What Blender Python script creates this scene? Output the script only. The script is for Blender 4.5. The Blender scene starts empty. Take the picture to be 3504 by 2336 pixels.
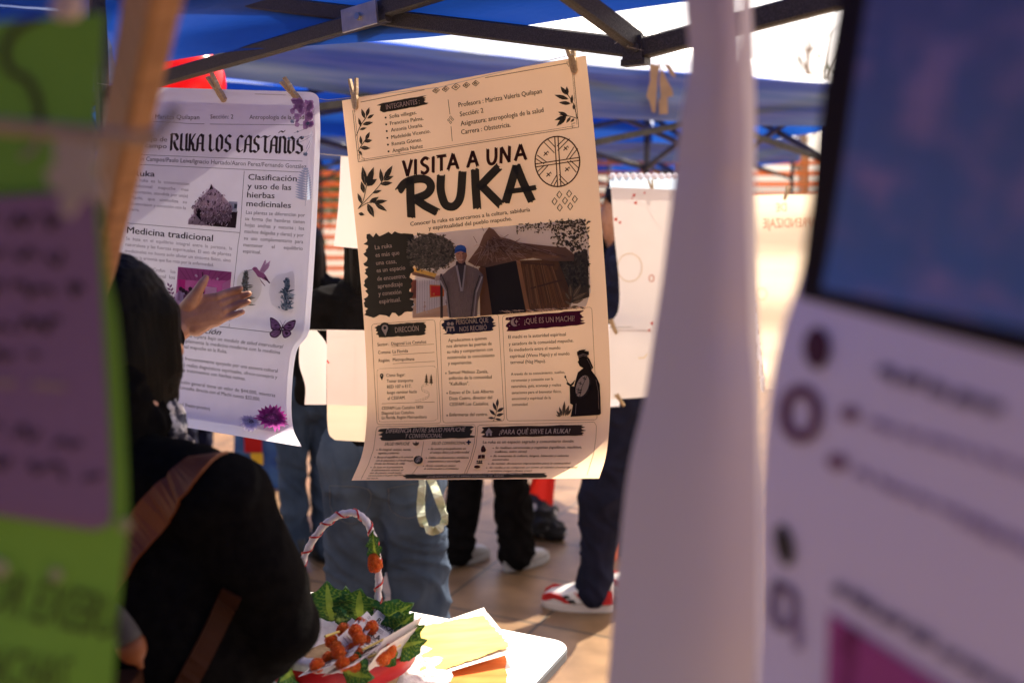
import bpy, bmesh, math, random
import numpy as np
from mathutils import Vector, Matrix, noise, geometry
from mathutils.bvhtree import BVHTree

random.seed(7)
R = math.radians
SC = bpy.context.scene
COL = SC.collection

# ------------------------------------------------------------------ camera
F = 3407.0                                   # focal length in photo pixels (35 mm on a 36 mm sensor)
EYE = Vector((0, 0, 1.65))
PITCH = math.atan((1168 - 704) / F)          # camera looks slightly down
cd = bpy.data.cameras.new('camera')
cam = bpy.data.objects.new('camera', cd)
COL.objects.link(cam)
cam.location = EYE
cam.rotation_euler = (R(90) - PITCH, 0, 0)
cd.sensor_width = 36.0
cd.lens = 35.0
cd.clip_start = 0.02
cd.clip_end = 600
cd.dof.use_dof = True
cd.dof.focus_distance = 2.14
cd.dof.aperture_fstop = 2.1
cd.dof.aperture_blades = 9
SC.camera = cam

# ------------------------------------------------------------------ light
SUN_AZ = math.atan2(1.1, 1.3)              # clockwise from +Y: to the right and behind the scene
SUN_EL = R(52)
w = bpy.data.worlds.new('World')
SC.world = w
w.use_nodes = True
nt = w.node_tree
bg = nt.nodes['Background']
sky = nt.nodes.new('ShaderNodeTexSky')
sky.sky_type = 'NISHITA'
sky.sun_disc = False
sky.sun_elevation = SUN_EL
sky.sun_rotation = SUN_AZ
sky.air_density = 1.0
sky.dust_density = 4.0
sky.ozone_density = 1.0
hs = nt.nodes.new('ShaderNodeHueSaturation')       # warm white balance, as the photograph was taken
hs.inputs['Saturation'].default_value = 0.45
wb_ = nt.nodes.new('ShaderNodeMix')
wb_.data_type = 'RGBA'
wb_.blend_type = 'MULTIPLY'
wb_.inputs[0].default_value = 1.0
wb_.inputs[7].default_value = (1.0, 0.89, 0.82, 1)
nt.links.new(sky.outputs[0], hs.inputs['Color'])
nt.links.new(hs.outputs[0], wb_.inputs[6])
nt.links.new(wb_.outputs[2], bg.inputs[0])
bg.inputs[1].default_value = 0.12
sl = bpy.data.lights.new('sun', 'SUN')
sl.energy = 3.4
sl.angle = R(0.5)
sl.color = (1.0, 0.90, 0.74)
so = bpy.data.objects.new('sun', sl)
COL.objects.link(so)
sdir = Vector((math.sin(SUN_AZ) * math.cos(SUN_EL), math.cos(SUN_AZ) * math.cos(SUN_EL), math.sin(SUN_EL)))
so.rotation_euler = sdir.to_track_quat('Z', 'Y').to_euler()
so.location = (3, 3, 8)
SC.view_settings.view_transform = 'Standard'
SC.view_settings.look = 'None'
SC.view_settings.gamma = 1
SC.view_settings.exposure = 1.7
SC.render.engine = 'CYCLES'
SC.cycles.use_denoising = True
SC.cycles.max_bounces = 8
SC.cycles.diffuse_bounces = 4
SC.cycles.transmission_bounces = 6
SC.cycles.sample_clamp_indirect = 6

# ------------------------------------------------------------------ helpers
def ray(px, py):
    a = (px - 1752) / F
    b = -(py - 1168) / F
    f = Vector((0, math.cos(PITCH), -math.sin(PITCH)))
    u = Vector((0, math.sin(PITCH), math.cos(PITCH)))
    return f + u * b + Vector((a, 0, 0))

def at(px, py, Y):
    d = ray(px, py)
    return EYE + d * (Y / d.y)

def on_plane(px, py, p0, n):
    d = ray(px, py)
    t = (Vector(p0) - EYE).dot(Vector(n)) / d.dot(Vector(n))
    return EYE + d * t

def on_z(px, py, z):
    d = ray(px, py)
    return EYE + d * ((z - EYE.z) / d.z)

WLOC = {}
def thing(name, label, cat, loc=(0, 0, 0), group=None):
    o = bpy.data.objects.new(name, None)
    COL.objects.link(o)
    o.location = loc
    o.empty_display_size = 0.05
    WLOC[o.name] = Vector(loc)
    tag(o, label, cat, group)
    return o

def tag(o, label=None, cat=None, group=None, kind=None):
    if label: o['label'] = label
    if cat: o['category'] = cat
    if group: o['group'] = group
    if kind: o['kind'] = kind
    return o

def copy_tree(o, parent=None):
    c = o.copy()
    COL.objects.link(c)
    if parent is not None:
        c.parent = parent
    for ch in list(o.children):
        copy_tree(ch, c)
    return c

class MB:
    """collects polygons; build() links them as one mesh object"""
    def __init__(s):
        s.v, s.f, s.c, s.m = [], [], [], []
    def add(s, verts, faces, col=None, mi=0):
        o = len(s.v)
        s.v.extend([tuple(p) for p in verts])
        for f in faces:
            s.f.append(tuple(i + o for i in f))
            s.c.append(col or (1, 1, 1))
            s.m.append(mi)
    def box(s, c, size, rot=None, col=None, mi=0, taper=1.0):
        hx, hy, hz = size[0] / 2, size[1] / 2, size[2] / 2
        vs = [Vector((x * hx * (taper if z > 0 else 1), y * hy * (taper if z > 0 else 1), z * hz))
              for z in (-1, 1) for y in (-1, 1) for x in (-1, 1)]
        if rot is not None: vs = [rot @ p for p in vs]
        vs = [p + Vector(c) for p in vs]
        s.add(vs, [(0, 2, 3, 1), (4, 5, 7, 6), (0, 1, 5, 4), (2, 6, 7, 3), (0, 4, 6, 2), (1, 3, 7, 5)], col, mi)
    def bar(s, a, b, wd, th, up=(0, 0, 1), col=None, mi=0, bev=0.15):
        """rectangular tube with chamfered edges from a to b"""
        a, b = Vector(a), Vector(b)
        d = (b - a).normalized()
        x = d.cross(Vector(up)).normalized()
        y = x.cross(d).normalized()
        e = min(wd, th) * bev
        pr = [(wd/2-e, -th/2), (wd/2, -th/2+e), (wd/2, th/2-e), (wd/2-e, th/2), (-wd/2+e, th/2), (-wd/2, th/2-e), (-wd/2, -th/2+e), (-wd/2+e, -th/2)]
        vs = [p + x * q[0] + y * q[1] for p in (a, b) for q in pr]
        n = 8
        s.add(vs, [(i, (i+1) % n, n + (i+1) % n, n + i) for i in range(n)] + [tuple(range(n))[::-1], tuple(range(n, 2*n))], col, mi)
    def tube(s, pts, r, n=8, col=None, mi=0, cap=True):
        pts = [Vector(p) for p in pts]
        rs = r if isinstance(r, (list, tuple)) else [r] * len(pts)
        t0 = (pts[1] - pts[0]).normalized()
        ref = Vector((0, 0, 1)) if abs(t0.z) < 0.9 else Vector((1, 0, 0))
        x = t0.cross(ref).normalized()
        vs = []
        for i, p in enumerate(pts):
            t = (pts[min(i+1, len(pts)-1)] - pts[max(i-1, 0)]).normalized()
            x = (x - t * x.dot(t)).normalized()
            y = t.cross(x)
            vs += [p + (x * math.cos(2*math.pi*k/n) + y * math.sin(2*math.pi*k/n)) * rs[i] for k in range(n)]
        fs = [(i*n + k, i*n + (k+1) % n, (i+1)*n + (k+1) % n, (i+1)*n + k) for i in range(len(pts)-1) for k in range(n)]
        if cap:
            fs += [tuple(range(n))[::-1], tuple(range((len(pts)-1)*n, len(pts)*n))]
        s.add(vs, fs, col, mi)
    def grid(s, P, nu, nv, col=None, mi=0, colf=None):
        """P: (nv+1)*(nu+1) points row by row"""
        fs = [(j*(nu+1)+i, j*(nu+1)+i+1, (j+1)*(nu+1)+i+1, (j+1)*(nu+1)+i) for j in range(nv) for i in range(nu)]
        o = len(s.c)
        s.add(P, fs, col, mi)
        if colf:
            for k in range(len(fs)):
                s.c[o+k] = colf(k % nu, k // nu)
    def ball(s, c, r, n=12, m=8, sq=(1, 1, 1), col=None, mi=0, rot=None):
        vs = [Vector((0, 0, 1))]
        for j in range(1, m):
            for i in range(n):
                a, b = 2*math.pi*i/n, math.pi*j/m
                vs.append(Vector((math.sin(b)*math.cos(a), math.sin(b)*math.sin(a), math.cos(b))))
        vs.append(Vector((0, 0, -1)))
        vs = [Vector((p.x*r*sq[0], p.y*r*sq[1], p.z*r*sq[2])) for p in vs]
        if rot is not None: vs = [rot @ p for p in vs]
        vs = [p + Vector(c) for p in vs]
        fs = [(0, 1+i, 1+(i+1) % n) for i in range(n)]
        for j in range(m-2):
            fs += [(1+j*n+i, 1+(j+1)*n+i, 1+(j+1)*n+(i+1) % n, 1+j*n+(i+1) % n) for i in range(n)]
        k = 1 + (m-2)*n
        fs += [(len(vs)-1, k+(i+1) % n, k+i) for i in range(n)]
        s.add(vs, fs, col, mi)
    def build(s, name, mats, parent=None, smooth=False, origin=None):
        me = bpy.data.meshes.new(name)
        if parent is not None:
            off = WLOC[parent.name]
        elif origin is not None:
            off = Vector(origin)
        else:
            a = np.array(s.v)
            off = Vector(((a[:, 0].min()+a[:, 0].max())/2, (a[:, 1].min()+a[:, 1].max())/2, a[:, 2].min()))
        me.from_pydata([(p[0]-off.x, p[1]-off.y, p[2]-off.z) for p in s.v], [], s.f)
        if not isinstance(mats, (list, tuple)): mats = [mats]
        for m in mats: me.materials.append(m)
        me.polygons.foreach_set('material_index', s.m)
        if any(c != (1, 1, 1) for c in s.c):
            at_ = me.color_attributes.new('Col', 'FLOAT_COLOR', 'CORNER')
            arr = []
            for p, c in zip(me.polygons, s.c):
                arr += [c[0], c[1], c[2], 1.0] * p.loop_total
            at_.data.foreach_set('color', arr)
        if smooth:
            me.polygons.foreach_set('use_smooth', [True]*len(me.polygons))
        me.update()
        o = bpy.data.objects.new(name, me)
        COL.objects.link(o)
        if parent is not None:
            o.parent = parent
            WLOC[o.name] = Vector(WLOC[parent.name])
        else:
            o.location = off
            WLOC[o.name] = off.copy()
        return o

def link_mesh(name, me, mat, parent=None, loc=None):
    """link a world-space mesh datablock"""
    off = WLOC[parent.name] if parent is not None else Vector(loc or (0, 0, 0))
    me.transform(Matrix.Translation(-off))
    me.materials.clear()
    for m in (mat if isinstance(mat, (list, tuple)) else [mat]):
        me.materials.append(m)
    o = bpy.data.objects.new(name, me)
    COL.objects.link(o)
    if parent is not None:
        o.parent = parent
    else:
        o.location = off
    WLOC[o.name] = off.copy()
    return o

# ------------------------------------------------------------------ materials
def material(name, col, col2=None, scale=8, rough=0.6, metal=0, trans=0.0, tcol=None, bump=0.0, bscale=40, spec=0.4,
             stretch=(1, 1, 1), attr=False, inner=None, flip=False, coat=0.0, sheen=0.0, detail=4, contrast=(0.35, 0.65)):
    m = bpy.data.materials.new(name)
    m.use_nodes = True
    t = m.node_tree
    b = t.nodes['Principled BSDF']
    out = t.nodes['Material Output']
    b.inputs['Roughness'].default_value = rough
    b.inputs['Metallic'].default_value = metal
    b.inputs['Specular IOR Level'].default_value = spec
    b.inputs['Coat Weight'].default_value = coat
    b.inputs['Sheen Weight'].default_value = sheen
    tc = t.nodes.new('ShaderNodeTexCoord')
    mp = t.nodes.new('ShaderNodeMapping')
    mp.inputs['Scale'].default_value = stretch
    t.links.new(tc.outputs['Object'], mp.inputs[0])
    csock = None
    if attr:
        ca = t.nodes.new('ShaderNodeVertexColor')
        ca.layer_name = 'Col'
        csock = ca.outputs[0]
    nz = t.nodes.new('ShaderNodeTexNoise')
    nz.inputs['Scale'].default_value = scale
    nz.inputs['Detail'].default_value = detail
    t.links.new(mp.outputs[0], nz.inputs[0])
    if col2 is not None or attr:
        if attr:
            mx = t.nodes.new('ShaderNodeMix')
            mx.data_type = 'RGBA'
            mx.blend_type = 'MULTIPLY'
            mx.inputs[0].default_value = 1.0
            rp = t.nodes.new('ShaderNodeValToRGB')
            rp.color_ramp.elements[0].color = (*(col2 or (0.8, 0.8, 0.8)), 1)
            rp.color_ramp.elements[1].color = (1, 1, 1, 1)
            rp.color_ramp.elements[0].position, rp.color_ramp.elements[1].position = contrast
            t.links.new(nz.outputs[0], rp.inputs[0])
            t.links.new(csock, mx.inputs[6])
            t.links.new(rp.outputs[0], mx.inputs[7])
            csock = mx.outputs[2]
        else:
            rp = t.nodes.new('ShaderNodeValToRGB')
            rp.color_ramp.elements[0].color = (*col, 1)
            rp.color_ramp.elements[1].color = (*col2, 1)
            rp.color_ramp.elements[0].position, rp.color_ramp.elements[1].position = contrast
            t.links.new(nz.outputs[0], rp.inputs[0])
            csock = rp.outputs[0]
    if inner is not None:                      # cloth whose inside has another colour than its paler outside
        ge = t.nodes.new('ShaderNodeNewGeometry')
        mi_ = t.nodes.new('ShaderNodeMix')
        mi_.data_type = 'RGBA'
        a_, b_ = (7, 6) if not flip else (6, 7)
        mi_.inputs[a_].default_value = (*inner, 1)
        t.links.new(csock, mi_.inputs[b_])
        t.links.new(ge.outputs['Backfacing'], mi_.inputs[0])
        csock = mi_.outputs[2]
    if csock is not None:
        t.links.new(csock, b.inputs['Base Color'])
    else:
        b.inputs['Base Color'].default_value = (*col, 1)
    if bump:
        nb = t.nodes.new('ShaderNodeTexNoise')
        nb.inputs['Scale'].default_value = bscale
        nb.inputs['Detail'].default_value = 6
        t.links.new(mp.outputs[0], nb.inputs[0])
        bp = t.nodes.new('ShaderNodeBump')
        bp.inputs['Strength'].default_value = bump
        bp.inputs['Distance'].default_value = 0.004
        t.links.new(nb.outputs[0], bp.inputs['Height'])
        t.links.new(bp.outputs[0], b.inputs['Normal'])
    if trans:
        tr = t.nodes.new('ShaderNodeBsdfTranslucent')
        if tcol is not None:
            tr.inputs[0].default_value = (*tcol, 1)
        elif csock is not None:
            t.links.new(csock, tr.inputs[0])
        else:
            tr.inputs[0].default_value = (*col, 1)
        ms = t.nodes.new('ShaderNodeMixShader')
        ms.inputs[0].default_value = trans
        t.links.new(b.outputs[0], ms.inputs[1])
        t.links.new(tr.outputs[0], ms.inputs[2])
        t.links.new(ms.outputs[0], out.inputs[0])
    return m

M = {}
M['kraft'] = material('kraft_paper', (0.77, 0.505, 0.305), (0.82, 0.55, 0.34), scale=3, rough=0.75, trans=0.12, bump=0.08, bscale=300, spec=0.2)
M['white_paper'] = material('white_paper', (0.86, 0.83, 0.88), (0.90, 0.87, 0.92), scale=3, rough=0.7, trans=0.16, bump=0.08, bscale=240, spec=0.2)
M['ink'] = material('printed_ink', (1, 1, 1), (0.95, 0.94, 0.93), scale=30, rough=0.65, trans=0.55, attr=True, spec=0.2)
M['ink_near'] = material('printed_ink_dense', (1, 1, 1), (0.95, 0.94, 0.93), scale=30, rough=0.65, attr=True, spec=0.25)
M['ink_ground'] = material('printed_tint', (1, 1, 1), (0.97, 0.97, 0.97), scale=30, rough=0.7, trans=0.3, attr=True, spec=0.2)
M['wood_pin'] = material('clothespin_wood', (0.42, 0.28, 0.14), (0.55, 0.40, 0.22), scale=60, stretch=(1, 6, 6), rough=0.6, bump=0.15, bscale=150)
M['steel'] = material('steel_wire', (0.55, 0.52, 0.45), rough=0.3, metal=1.0)
M['zinc'] = material('zinc_bracket', (0.55, 0.54, 0.52), (0.42, 0.41, 0.40), scale=30, rough=0.42, metal=0.9, bump=0.2, bscale=60)
M['hammer'] = material('hammered_black_steel', (0.035, 0.032, 0.03), (0.075, 0.07, 0.066), scale=420, rough=0.5, spec=0.4, bump=0.5, bscale=420, contrast=(0.45, 0.6))
M['hammer_far'] = material('dark_frame_paint', (0.03, 0.026, 0.024), (0.055, 0.048, 0.04), scale=30, rough=0.5, bump=0.2, bscale=80)
M['tarp'] = material('blue_canopy_cloth', (0.016, 0.075, 0.30), (0.022, 0.10, 0.38), scale=5, stretch=(1, 1, 4), rough=0.5, trans=0.2, tcol=(0.008, 0.065, 0.42), bump=0.35, bscale=22, spec=0.35, sheen=0.1)
M['tarp_far'] = material('bleached_sunlit_canopy_cloth', (0.20, 0.26, 0.42), (0.34, 0.40, 0.52), scale=3, stretch=(1, 1, 9), rough=0.34, inner=(0.008, 0.05, 0.30), trans=0.36, tcol=(0.012, 0.13, 0.95), bump=0.3, bscale=14, spec=0.7)  # bleached outside, its colour lightened further for the blown-out sunlit roof
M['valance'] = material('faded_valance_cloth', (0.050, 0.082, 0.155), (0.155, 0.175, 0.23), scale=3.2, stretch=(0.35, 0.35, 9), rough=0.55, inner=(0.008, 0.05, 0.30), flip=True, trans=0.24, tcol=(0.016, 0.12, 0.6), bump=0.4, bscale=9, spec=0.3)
M['sun_patch'] = material('painted_sun_patch', (0.30, 0.18, 0.10), (0.22, 0.13, 0.08), scale=12, rough=0.7)  # brown colour standing in for a sun patch on the cloth
M['wire'] = material('nylon_line', (0.35, 0.32, 0.28), rough=0.35)
M['skin'] = material('skin', (0.40, 0.195, 0.115), (0.50, 0.26, 0.165), scale=45, rough=0.5, bump=0.12, bscale=260, spec=0.4)
M['hair'] = material('black_hair', (0.0015, 0.0012, 0.0012), (0.005, 0.0035, 0.003), scale=30, stretch=(9, 9, 0.5), rough=0.45, bump=0.6, bscale=60, spec=0.07)
M['coat'] = material('black_wool', (0.0035, 0.0032, 0.0034), (0.006, 0.0055, 0.0055), scale=60, rough=0.95, bump=0.4, bscale=300, spec=0.03)
M['black_cloth'] = material('black_cotton', (0.0045, 0.004, 0.004), (0.008, 0.007, 0.007), scale=20, rough=0.95, bump=0.3, bscale=120, spec=0.05)
M['navy'] = material('navy_cloth', (0.007, 0.008, 0.020), (0.012, 0.013, 0.032), scale=14, rough=0.85, bump=0.3, bscale=120, spec=0.15)
M['jeans'] = material('grey_denim', (0.028, 0.044, 0.075), (0.060, 0.084, 0.128), scale=7, rough=0.85, bump=0.5, bscale=400, spec=0.15, detail=8)
M['leather'] = material('brown_leather', (0.12, 0.034, 0.011), (0.18, 0.055, 0.019), scale=9, rough=0.5, bump=0.2, bscale=120, spec=0.25)
M['leather_dark'] = material('dark_leather', (0.028, 0.009, 0.004), (0.045, 0.014, 0.006), scale=9, spec=0.1, rough=0.6, bump=0.2, bscale=120)
M['scarf'] = material('floral_scarf', (0.55, 0.52, 0.50), (0.03, 0.03, 0.05), scale=55, rough=0.85, bump=0.4, bscale=80, contrast=(0.45, 0.56))
M['laminate'] = material('white_laminate', (0.80, 0.78, 0.74), (0.83, 0.81, 0.78), scale=4, rough=0.35, spec=0.4)
M['dark_strap'] = material('dark_woven_strap', (0.035, 0.03, 0.03), (0.05, 0.043, 0.042), scale=50, rough=0.8)
M['shoe_grey'] = material('grey_white_leather', (0.30, 0.28, 0.27), (0.36, 0.34, 0.33), scale=20, rough=0.6)
M['edge'] = material('grey_table_edge', (0.075, 0.08, 0.09), rough=0.5)
M['leaf'] = material('artificial_leaf', (1, 1, 1), (0.75, 0.8, 0.7), scale=90, rough=0.45, trans=0.3, attr=True, bump=0.25, bscale=150, spec=0.4)
M['wool'] = material('orange_wool', (0.92, 0.14, 0.008), (0.95, 0.25, 0.03), scale=80, rough=0.95, bump=0.7, bscale=260, spec=0.0, trans=0.3, sheen=0.3)
M['red_ribbon'] = material('red_satin', (0.52, 0.008, 0.012), (0.62, 0.015, 0.02), scale=10, rough=0.38, spec=0.5, trans=0.15)
M['white_wrap'] = material('white_ribbon', (0.78, 0.74, 0.74), (0.70, 0.62, 0.64), scale=40, rough=0.5, trans=0.15, bump=0.5, bscale=90)
M['lace'] = material('white_lace', (0.80, 0.77, 0.76), (0.72, 0.66, 0.66), scale=90, rough=0.85, trans=0.25, bump=0.9, bscale=160)
M['wicker'] = material('basket_wicker', (0.30, 0.18, 0.08), (0.42, 0.27, 0.13), scale=60, rough=0.7, bump=0.4, bscale=60)
M['balloon'] = material('red_latex', (0.80, 0.015, 0.02), rough=0.25, trans=0.45, tcol=(0.95, 0.015, 0.02), spec=0.6)
M['pink_paper'] = material('pale_pink_paper', (0.80, 0.60, 0.54), (0.84, 0.66, 0.60), scale=5, rough=0.8, trans=0.10, spec=0.15)
M['cream_paper'] = material('cream_paper', (0.80, 0.73, 0.68), (0.84, 0.77, 0.72), scale=5, rough=0.8, trans=0.14, spec=0.15)
M['beige_paper'] = material('beige_paper', (0.76, 0.62, 0.46), (0.84, 0.72, 0.56), scale=3, stretch=(0.6, 0.6, 4), rough=0.8, trans=0.35, spec=0.15)
M['yellow_wash'] = material('yellow_watercolour', (0.60, 0.41, 0.085), (0.72, 0.53, 0.15), scale=7, stretch=(1, 4, 1), rough=0.75, detail=7)
M['orange_wash'] = material('orange_watercolour', (0.66, 0.13, 0.012), (0.76, 0.22, 0.04), scale=9, stretch=(1, 4, 1), rough=0.75, detail=7)
M['green_card'] = material('green_board', (0.13, 0.31, 0.028), (0.18, 0.39, 0.045), scale=3, rough=0.7)
M['purple_card'] = material('purple_card', (0.16, 0.085, 0.175), (0.21, 0.12, 0.23), scale=2.5, rough=0.6)
M['rope'] = material('jute_string', (0.30, 0.22, 0.15), (0.38, 0.28, 0.20), scale=120, rough=0.9, bump=0.6, bscale=300)
M['grey_paper'] = material('grey_white_paper', (0.34, 0.28, 0.22), (0.42, 0.35, 0.28), scale=20, rough=0.8)
M['pole_wood'] = material('raw_pine', (0.27, 0.125, 0.053), (0.40, 0.20, 0.09), scale=14, stretch=(4, 4, 0.5), rough=0.65, bump=0.2, bscale=60, detail=7)
M['mauve_paper'] = material('mauve_paper', (0.60, 0.51, 0.52), (0.65, 0.56, 0.57), scale=2, rough=0.75, trans=0.04, spec=0.2)
M['lavender'] = material('lavender_print', (0.74, 0.64, 0.77), (0.79, 0.69, 0.82), scale=1.5, rough=0.6, trans=0.05, spec=0.3)
M['slat'] = material('orange_slats', (0.72, 0.26, 0.06), (0.80, 0.36, 0.12), scale=5, rough=0.6, trans=0.35, tcol=(0.95, 0.4, 0.1))
M['brick'] = material('ochre_wall', (0.55, 0.24, 0.10), (0.65, 0.34, 0.16), scale=4, rough=0.85, bump=0.3)
M['bark'] = material('bark', (0.30, 0.25, 0.21), (0.38, 0.33, 0.28), scale=10, rough=0.9, bump=0.5)
M['foliage'] = material('foliage', (0.06, 0.09, 0.025), (0.11, 0.14, 0.04), scale=3, rough=0.7, trans=0.3)
M['shoe_white'] = material('white_leather', (0.72, 0.68, 0.66), (0.62, 0.58, 0.56), scale=20, rough=0.5)
M['shoe_red'] = material('red_suede', (0.55, 0.02, 0.02), (0.45, 0.015, 0.018), scale=40, rough=0.75)
M['shoe_black'] = material('black_leather', (0.012, 0.011, 0.011), rough=0.4)
M['gum'] = material('pale_rubber', (0.55, 0.46, 0.42), rough=0.6)
M['lanyard'] = material('pale_green_webbing', (0.42, 0.46, 0.35), (0.50, 0.53, 0.42), scale=60, rough=0.8, trans=0.1)
M['red_cloth'] = material('red_flag_cloth', (0.62, 0.012, 0.012), (0.74, 0.03, 0.02), scale=6, rough=0.75, trans=0.4, tcol=(0.9, 0.04, 0.02))
M['floral'] = material('floral_bag', (0.015, 0.013, 0.014), (0.55, 0.50, 0.48), scale=13, rough=0.8, contrast=(0.56, 0.62))
M['bag_blue'] = material('blue_patchwork', (0.02, 0.06, 0.22), (0.06, 0.14, 0.30), scale=9, rough=0.8)
M['bag_orange'] = material('copper_foil_bag', (0.50, 0.11, 0.03), (0.75, 0.25, 0.12), scale=14, rough=0.4, bump=0.7, bscale=18, metal=0.2)
M['yellow'] = material('yellow_felt', (0.75, 0.45, 0.03), rough=0.85)

def floor_material():
    m = bpy.data.materials.new('ceramic_floor_tiles')
    m.use_nodes = True
    t = m.node_tree
    b = t.nodes['Principled BSDF']
    tc = t.nodes.new('ShaderNodeTexCoord')
    mp = t.nodes.new('ShaderNodeMapping')
    mp.inputs['Rotation'].default_value = (0, 0, R(25))
    mp.inputs['Location'].default_value = (0.12, 0.21, 0)
    t.links.new(tc.outputs['Object'], mp.inputs[0])
    br = t.nodes.new('ShaderNodeTexBrick')
    br.offset = 0.0
    br.squash = 1.0
    br.inputs['Scale'].default_value = 1.0
    br.inputs['Brick Width'].default_value = 0.46
    br.inputs['Row Height'].default_value = 0.46
    br.inputs['Mortar Size'].default_value = 0.007
    br.inputs['Mortar Smooth'].default_value = 0.3
    br.inputs['Bias'].default_value = 0.0
    br.inputs['Color1'].default_value = (0.20, 0.118, 0.060, 1)
    br.inputs['Color2'].default_value = (0.26, 0.156, 0.084, 1)
    br.inputs['Mortar'].default_value = (0.05, 0.042, 0.032, 1)
    t.links.new(mp.outputs[0], br.inputs[0])
    nz = t.nodes.new('ShaderNodeTexNoise')
    nz.inputs['Scale'].default_value = 6
    nz.inputs['Detail'].default_value = 7
    t.links.new(tc.outputs['Object'], nz.inputs[0])
    rp = t.nodes.new('ShaderNodeValToRGB')
    rp.color_ramp.elements[0].color = (0.58, 0.54, 0.48, 1)
    rp.color_ramp.elements[1].color = (1.08, 1.05, 1.0, 1)
    rp.color_ramp.elements[0].position = 0.3
    rp.color_ramp.elements[1].position = 0.7
    t.links.new(nz.outputs[0], rp.inputs[0])
    mx = t.nodes.new('ShaderNodeMix')
    mx.data_type = 'RGBA'
    mx.blend_type = 'MULTIPLY'
    mx.inputs[0].default_value = 1
    t.links.new(br.outputs[0], mx.inputs[6])
    t.links.new(rp.outputs[0], mx.inputs[7])
    t.links.new(mx.outputs[2], b.inputs['Base Color'])
    b.inputs['Roughness'].default_value = 0.42
    bp = t.nodes.new('ShaderNodeBump')
    bp.inputs['Strength'].default_value = 0.5
    bp.inputs['Distance'].default_value = 0.003
    bp.invert = True
    t.links.new(br.outputs['Fac'], bp.inputs['Height'])
    t.links.new(bp.outputs[0], b.inputs['Normal'])
    return m

# ------------------------------------------------------------------ the setting
mb = MB()
mb.grid([(-150 + 300 * i / 12, -150 + 300 * j / 12, 0) for j in range(13) for i in range(13)], 12, 12)
tag(mb.build('ground', floor_material(), origin=(0, 0, 0)), kind='structure')

# ------------------------------------------------------------------ canopies
def wrinkle(p, a, f):
    return noise.noise(Vector((p.x*f, p.y*f, p.z*f*0.6))) * a

def canopy(label, c0, e, n, L, W, zb, zt, za, roof_m, val_m, frame_m, truss=True, seed=0.0, drop=None):
    c0 = Vector((c0[0], c0[1], 0)); e = Vector((e[0], e[1], 0)).normalized(); n = Vector((n[0], n[1], 0)).normalized()
    cs = [c0, c0 + e*L, c0 + e*L + n*W, c0 + n*W]
    ctr = (cs[0] + cs[2]) / 2
    root = thing('canopy_tent', label, 'canopy', (ctr.x, ctr.y, 0))
    roof, val = MB(), MB()
    N = 26
    for k in range(4):
        a, b = cs[k].copy(), cs[(k+1) % 4].copy()
        a.z = b.z = zt
        ap = Vector((ctr.x, ctr.y, za))
        pts = []
        for j in range(N+1):
            v = j / N
            for i in range(N+1):
                u = i / N
                base = a.lerp(b, u)
                p = base.lerp(ap, v)
                p.z -= 0.05 * math.sin(math.pi*v) * (1 - abs(2*u-1)**2) + 0.03 * math.sin(math.pi*u) * (1-v)
                p.z += wrinkle(p + Vector((seed, 0, 0)), 0.018 * min(1, 4*u, 4*(1-u)), 3.2) * (1-v*0.8)
                pts.append(p)
        roof.grid(pts, N, N)
        mid = (a+b)/2 - ctr; mid.z = 0; mid.normalize()
        pts = []
        NV = 8
        for j in range(NV+1):
            v = j / NV
            for i in range(N*2+1):
                u = i / (N*2)
                p = a.lerp(b, u)
                p.z = zt - 0.03*math.sin(math.pi*u) + (zb-zt)*v - 0.02*math.sin(math.pi*u)*v
                if drop: p.z += drop*(1-u)*v if k == 0 else 0
                p += mid * (0.004 + 0.028*math.sin(u*23+seed)*v*v + 0.035*math.sin(v*9+u*5+seed)*math.sin(math.pi*v)*0.5 + wrinkle(Vector((u*6+seed, k*3.0, v*2)), 0.03*v, 1))
                pts.append(p)
        val.grid(pts, N*2, NV)
    roof.build('roof_cloth', roof_m, root, smooth=True)
    val.build('valance', val_m, root, smooth=True)
    for k in range(4):
        a = cs[k] + (ctr - Vector((cs[k].x, cs[k].y, 0))).normalized()*0.06
        m = MB()
        m.bar((a.x, a.y, 0), (a.x, a.y, zt-0.02), 0.035, 0.035, up=e)
        m.box((a.x, a.y, 0.006), (0.09, 0.09, 0.012))
        m.build('post', frame_m, root)
        if truss:
            b = cs[(k+1) % 4] + (ctr - Vector((cs[(k+1) % 4].x, cs[(k+1) % 4].y, 0))).normalized()*0.06
            zt2, zl = zt-0.06, zt-0.42
            up = (a-b).cross(Vector((0, 0, 1)))
            for h in range(2):
                p, q = a.lerp(b, h*0.5), a.lerp(b, h*0.5+0.5)
                o = up.normalized()*0.012
                for (z0, z1, sg) in ((zt2, zl, 1), (zl, zt2, -1)):
                    m = MB()
                    m.bar((p.x+o.x*sg, p.y+o.y*sg, z0), (q.x+o.x*sg, q.y+o.y*sg, z1), 0.018, 0.032, up=(0, 0, 1))
                    m.build('truss_bar', frame_m, root)
            mid = a.lerp(b, 0.5)
            m = MB()
            m.bar((mid.x, mid.y, zl), (ctr.x, ctr.y, za-0.35), 0.018, 0.03)
            m.build('truss_bar', frame_m, root)
            m = MB()
            m.box((mid.x, mid.y, zl), (0.05, 0.05, 0.06))
            m.build('joint_bracket', frame_m, root)
    return root

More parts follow.
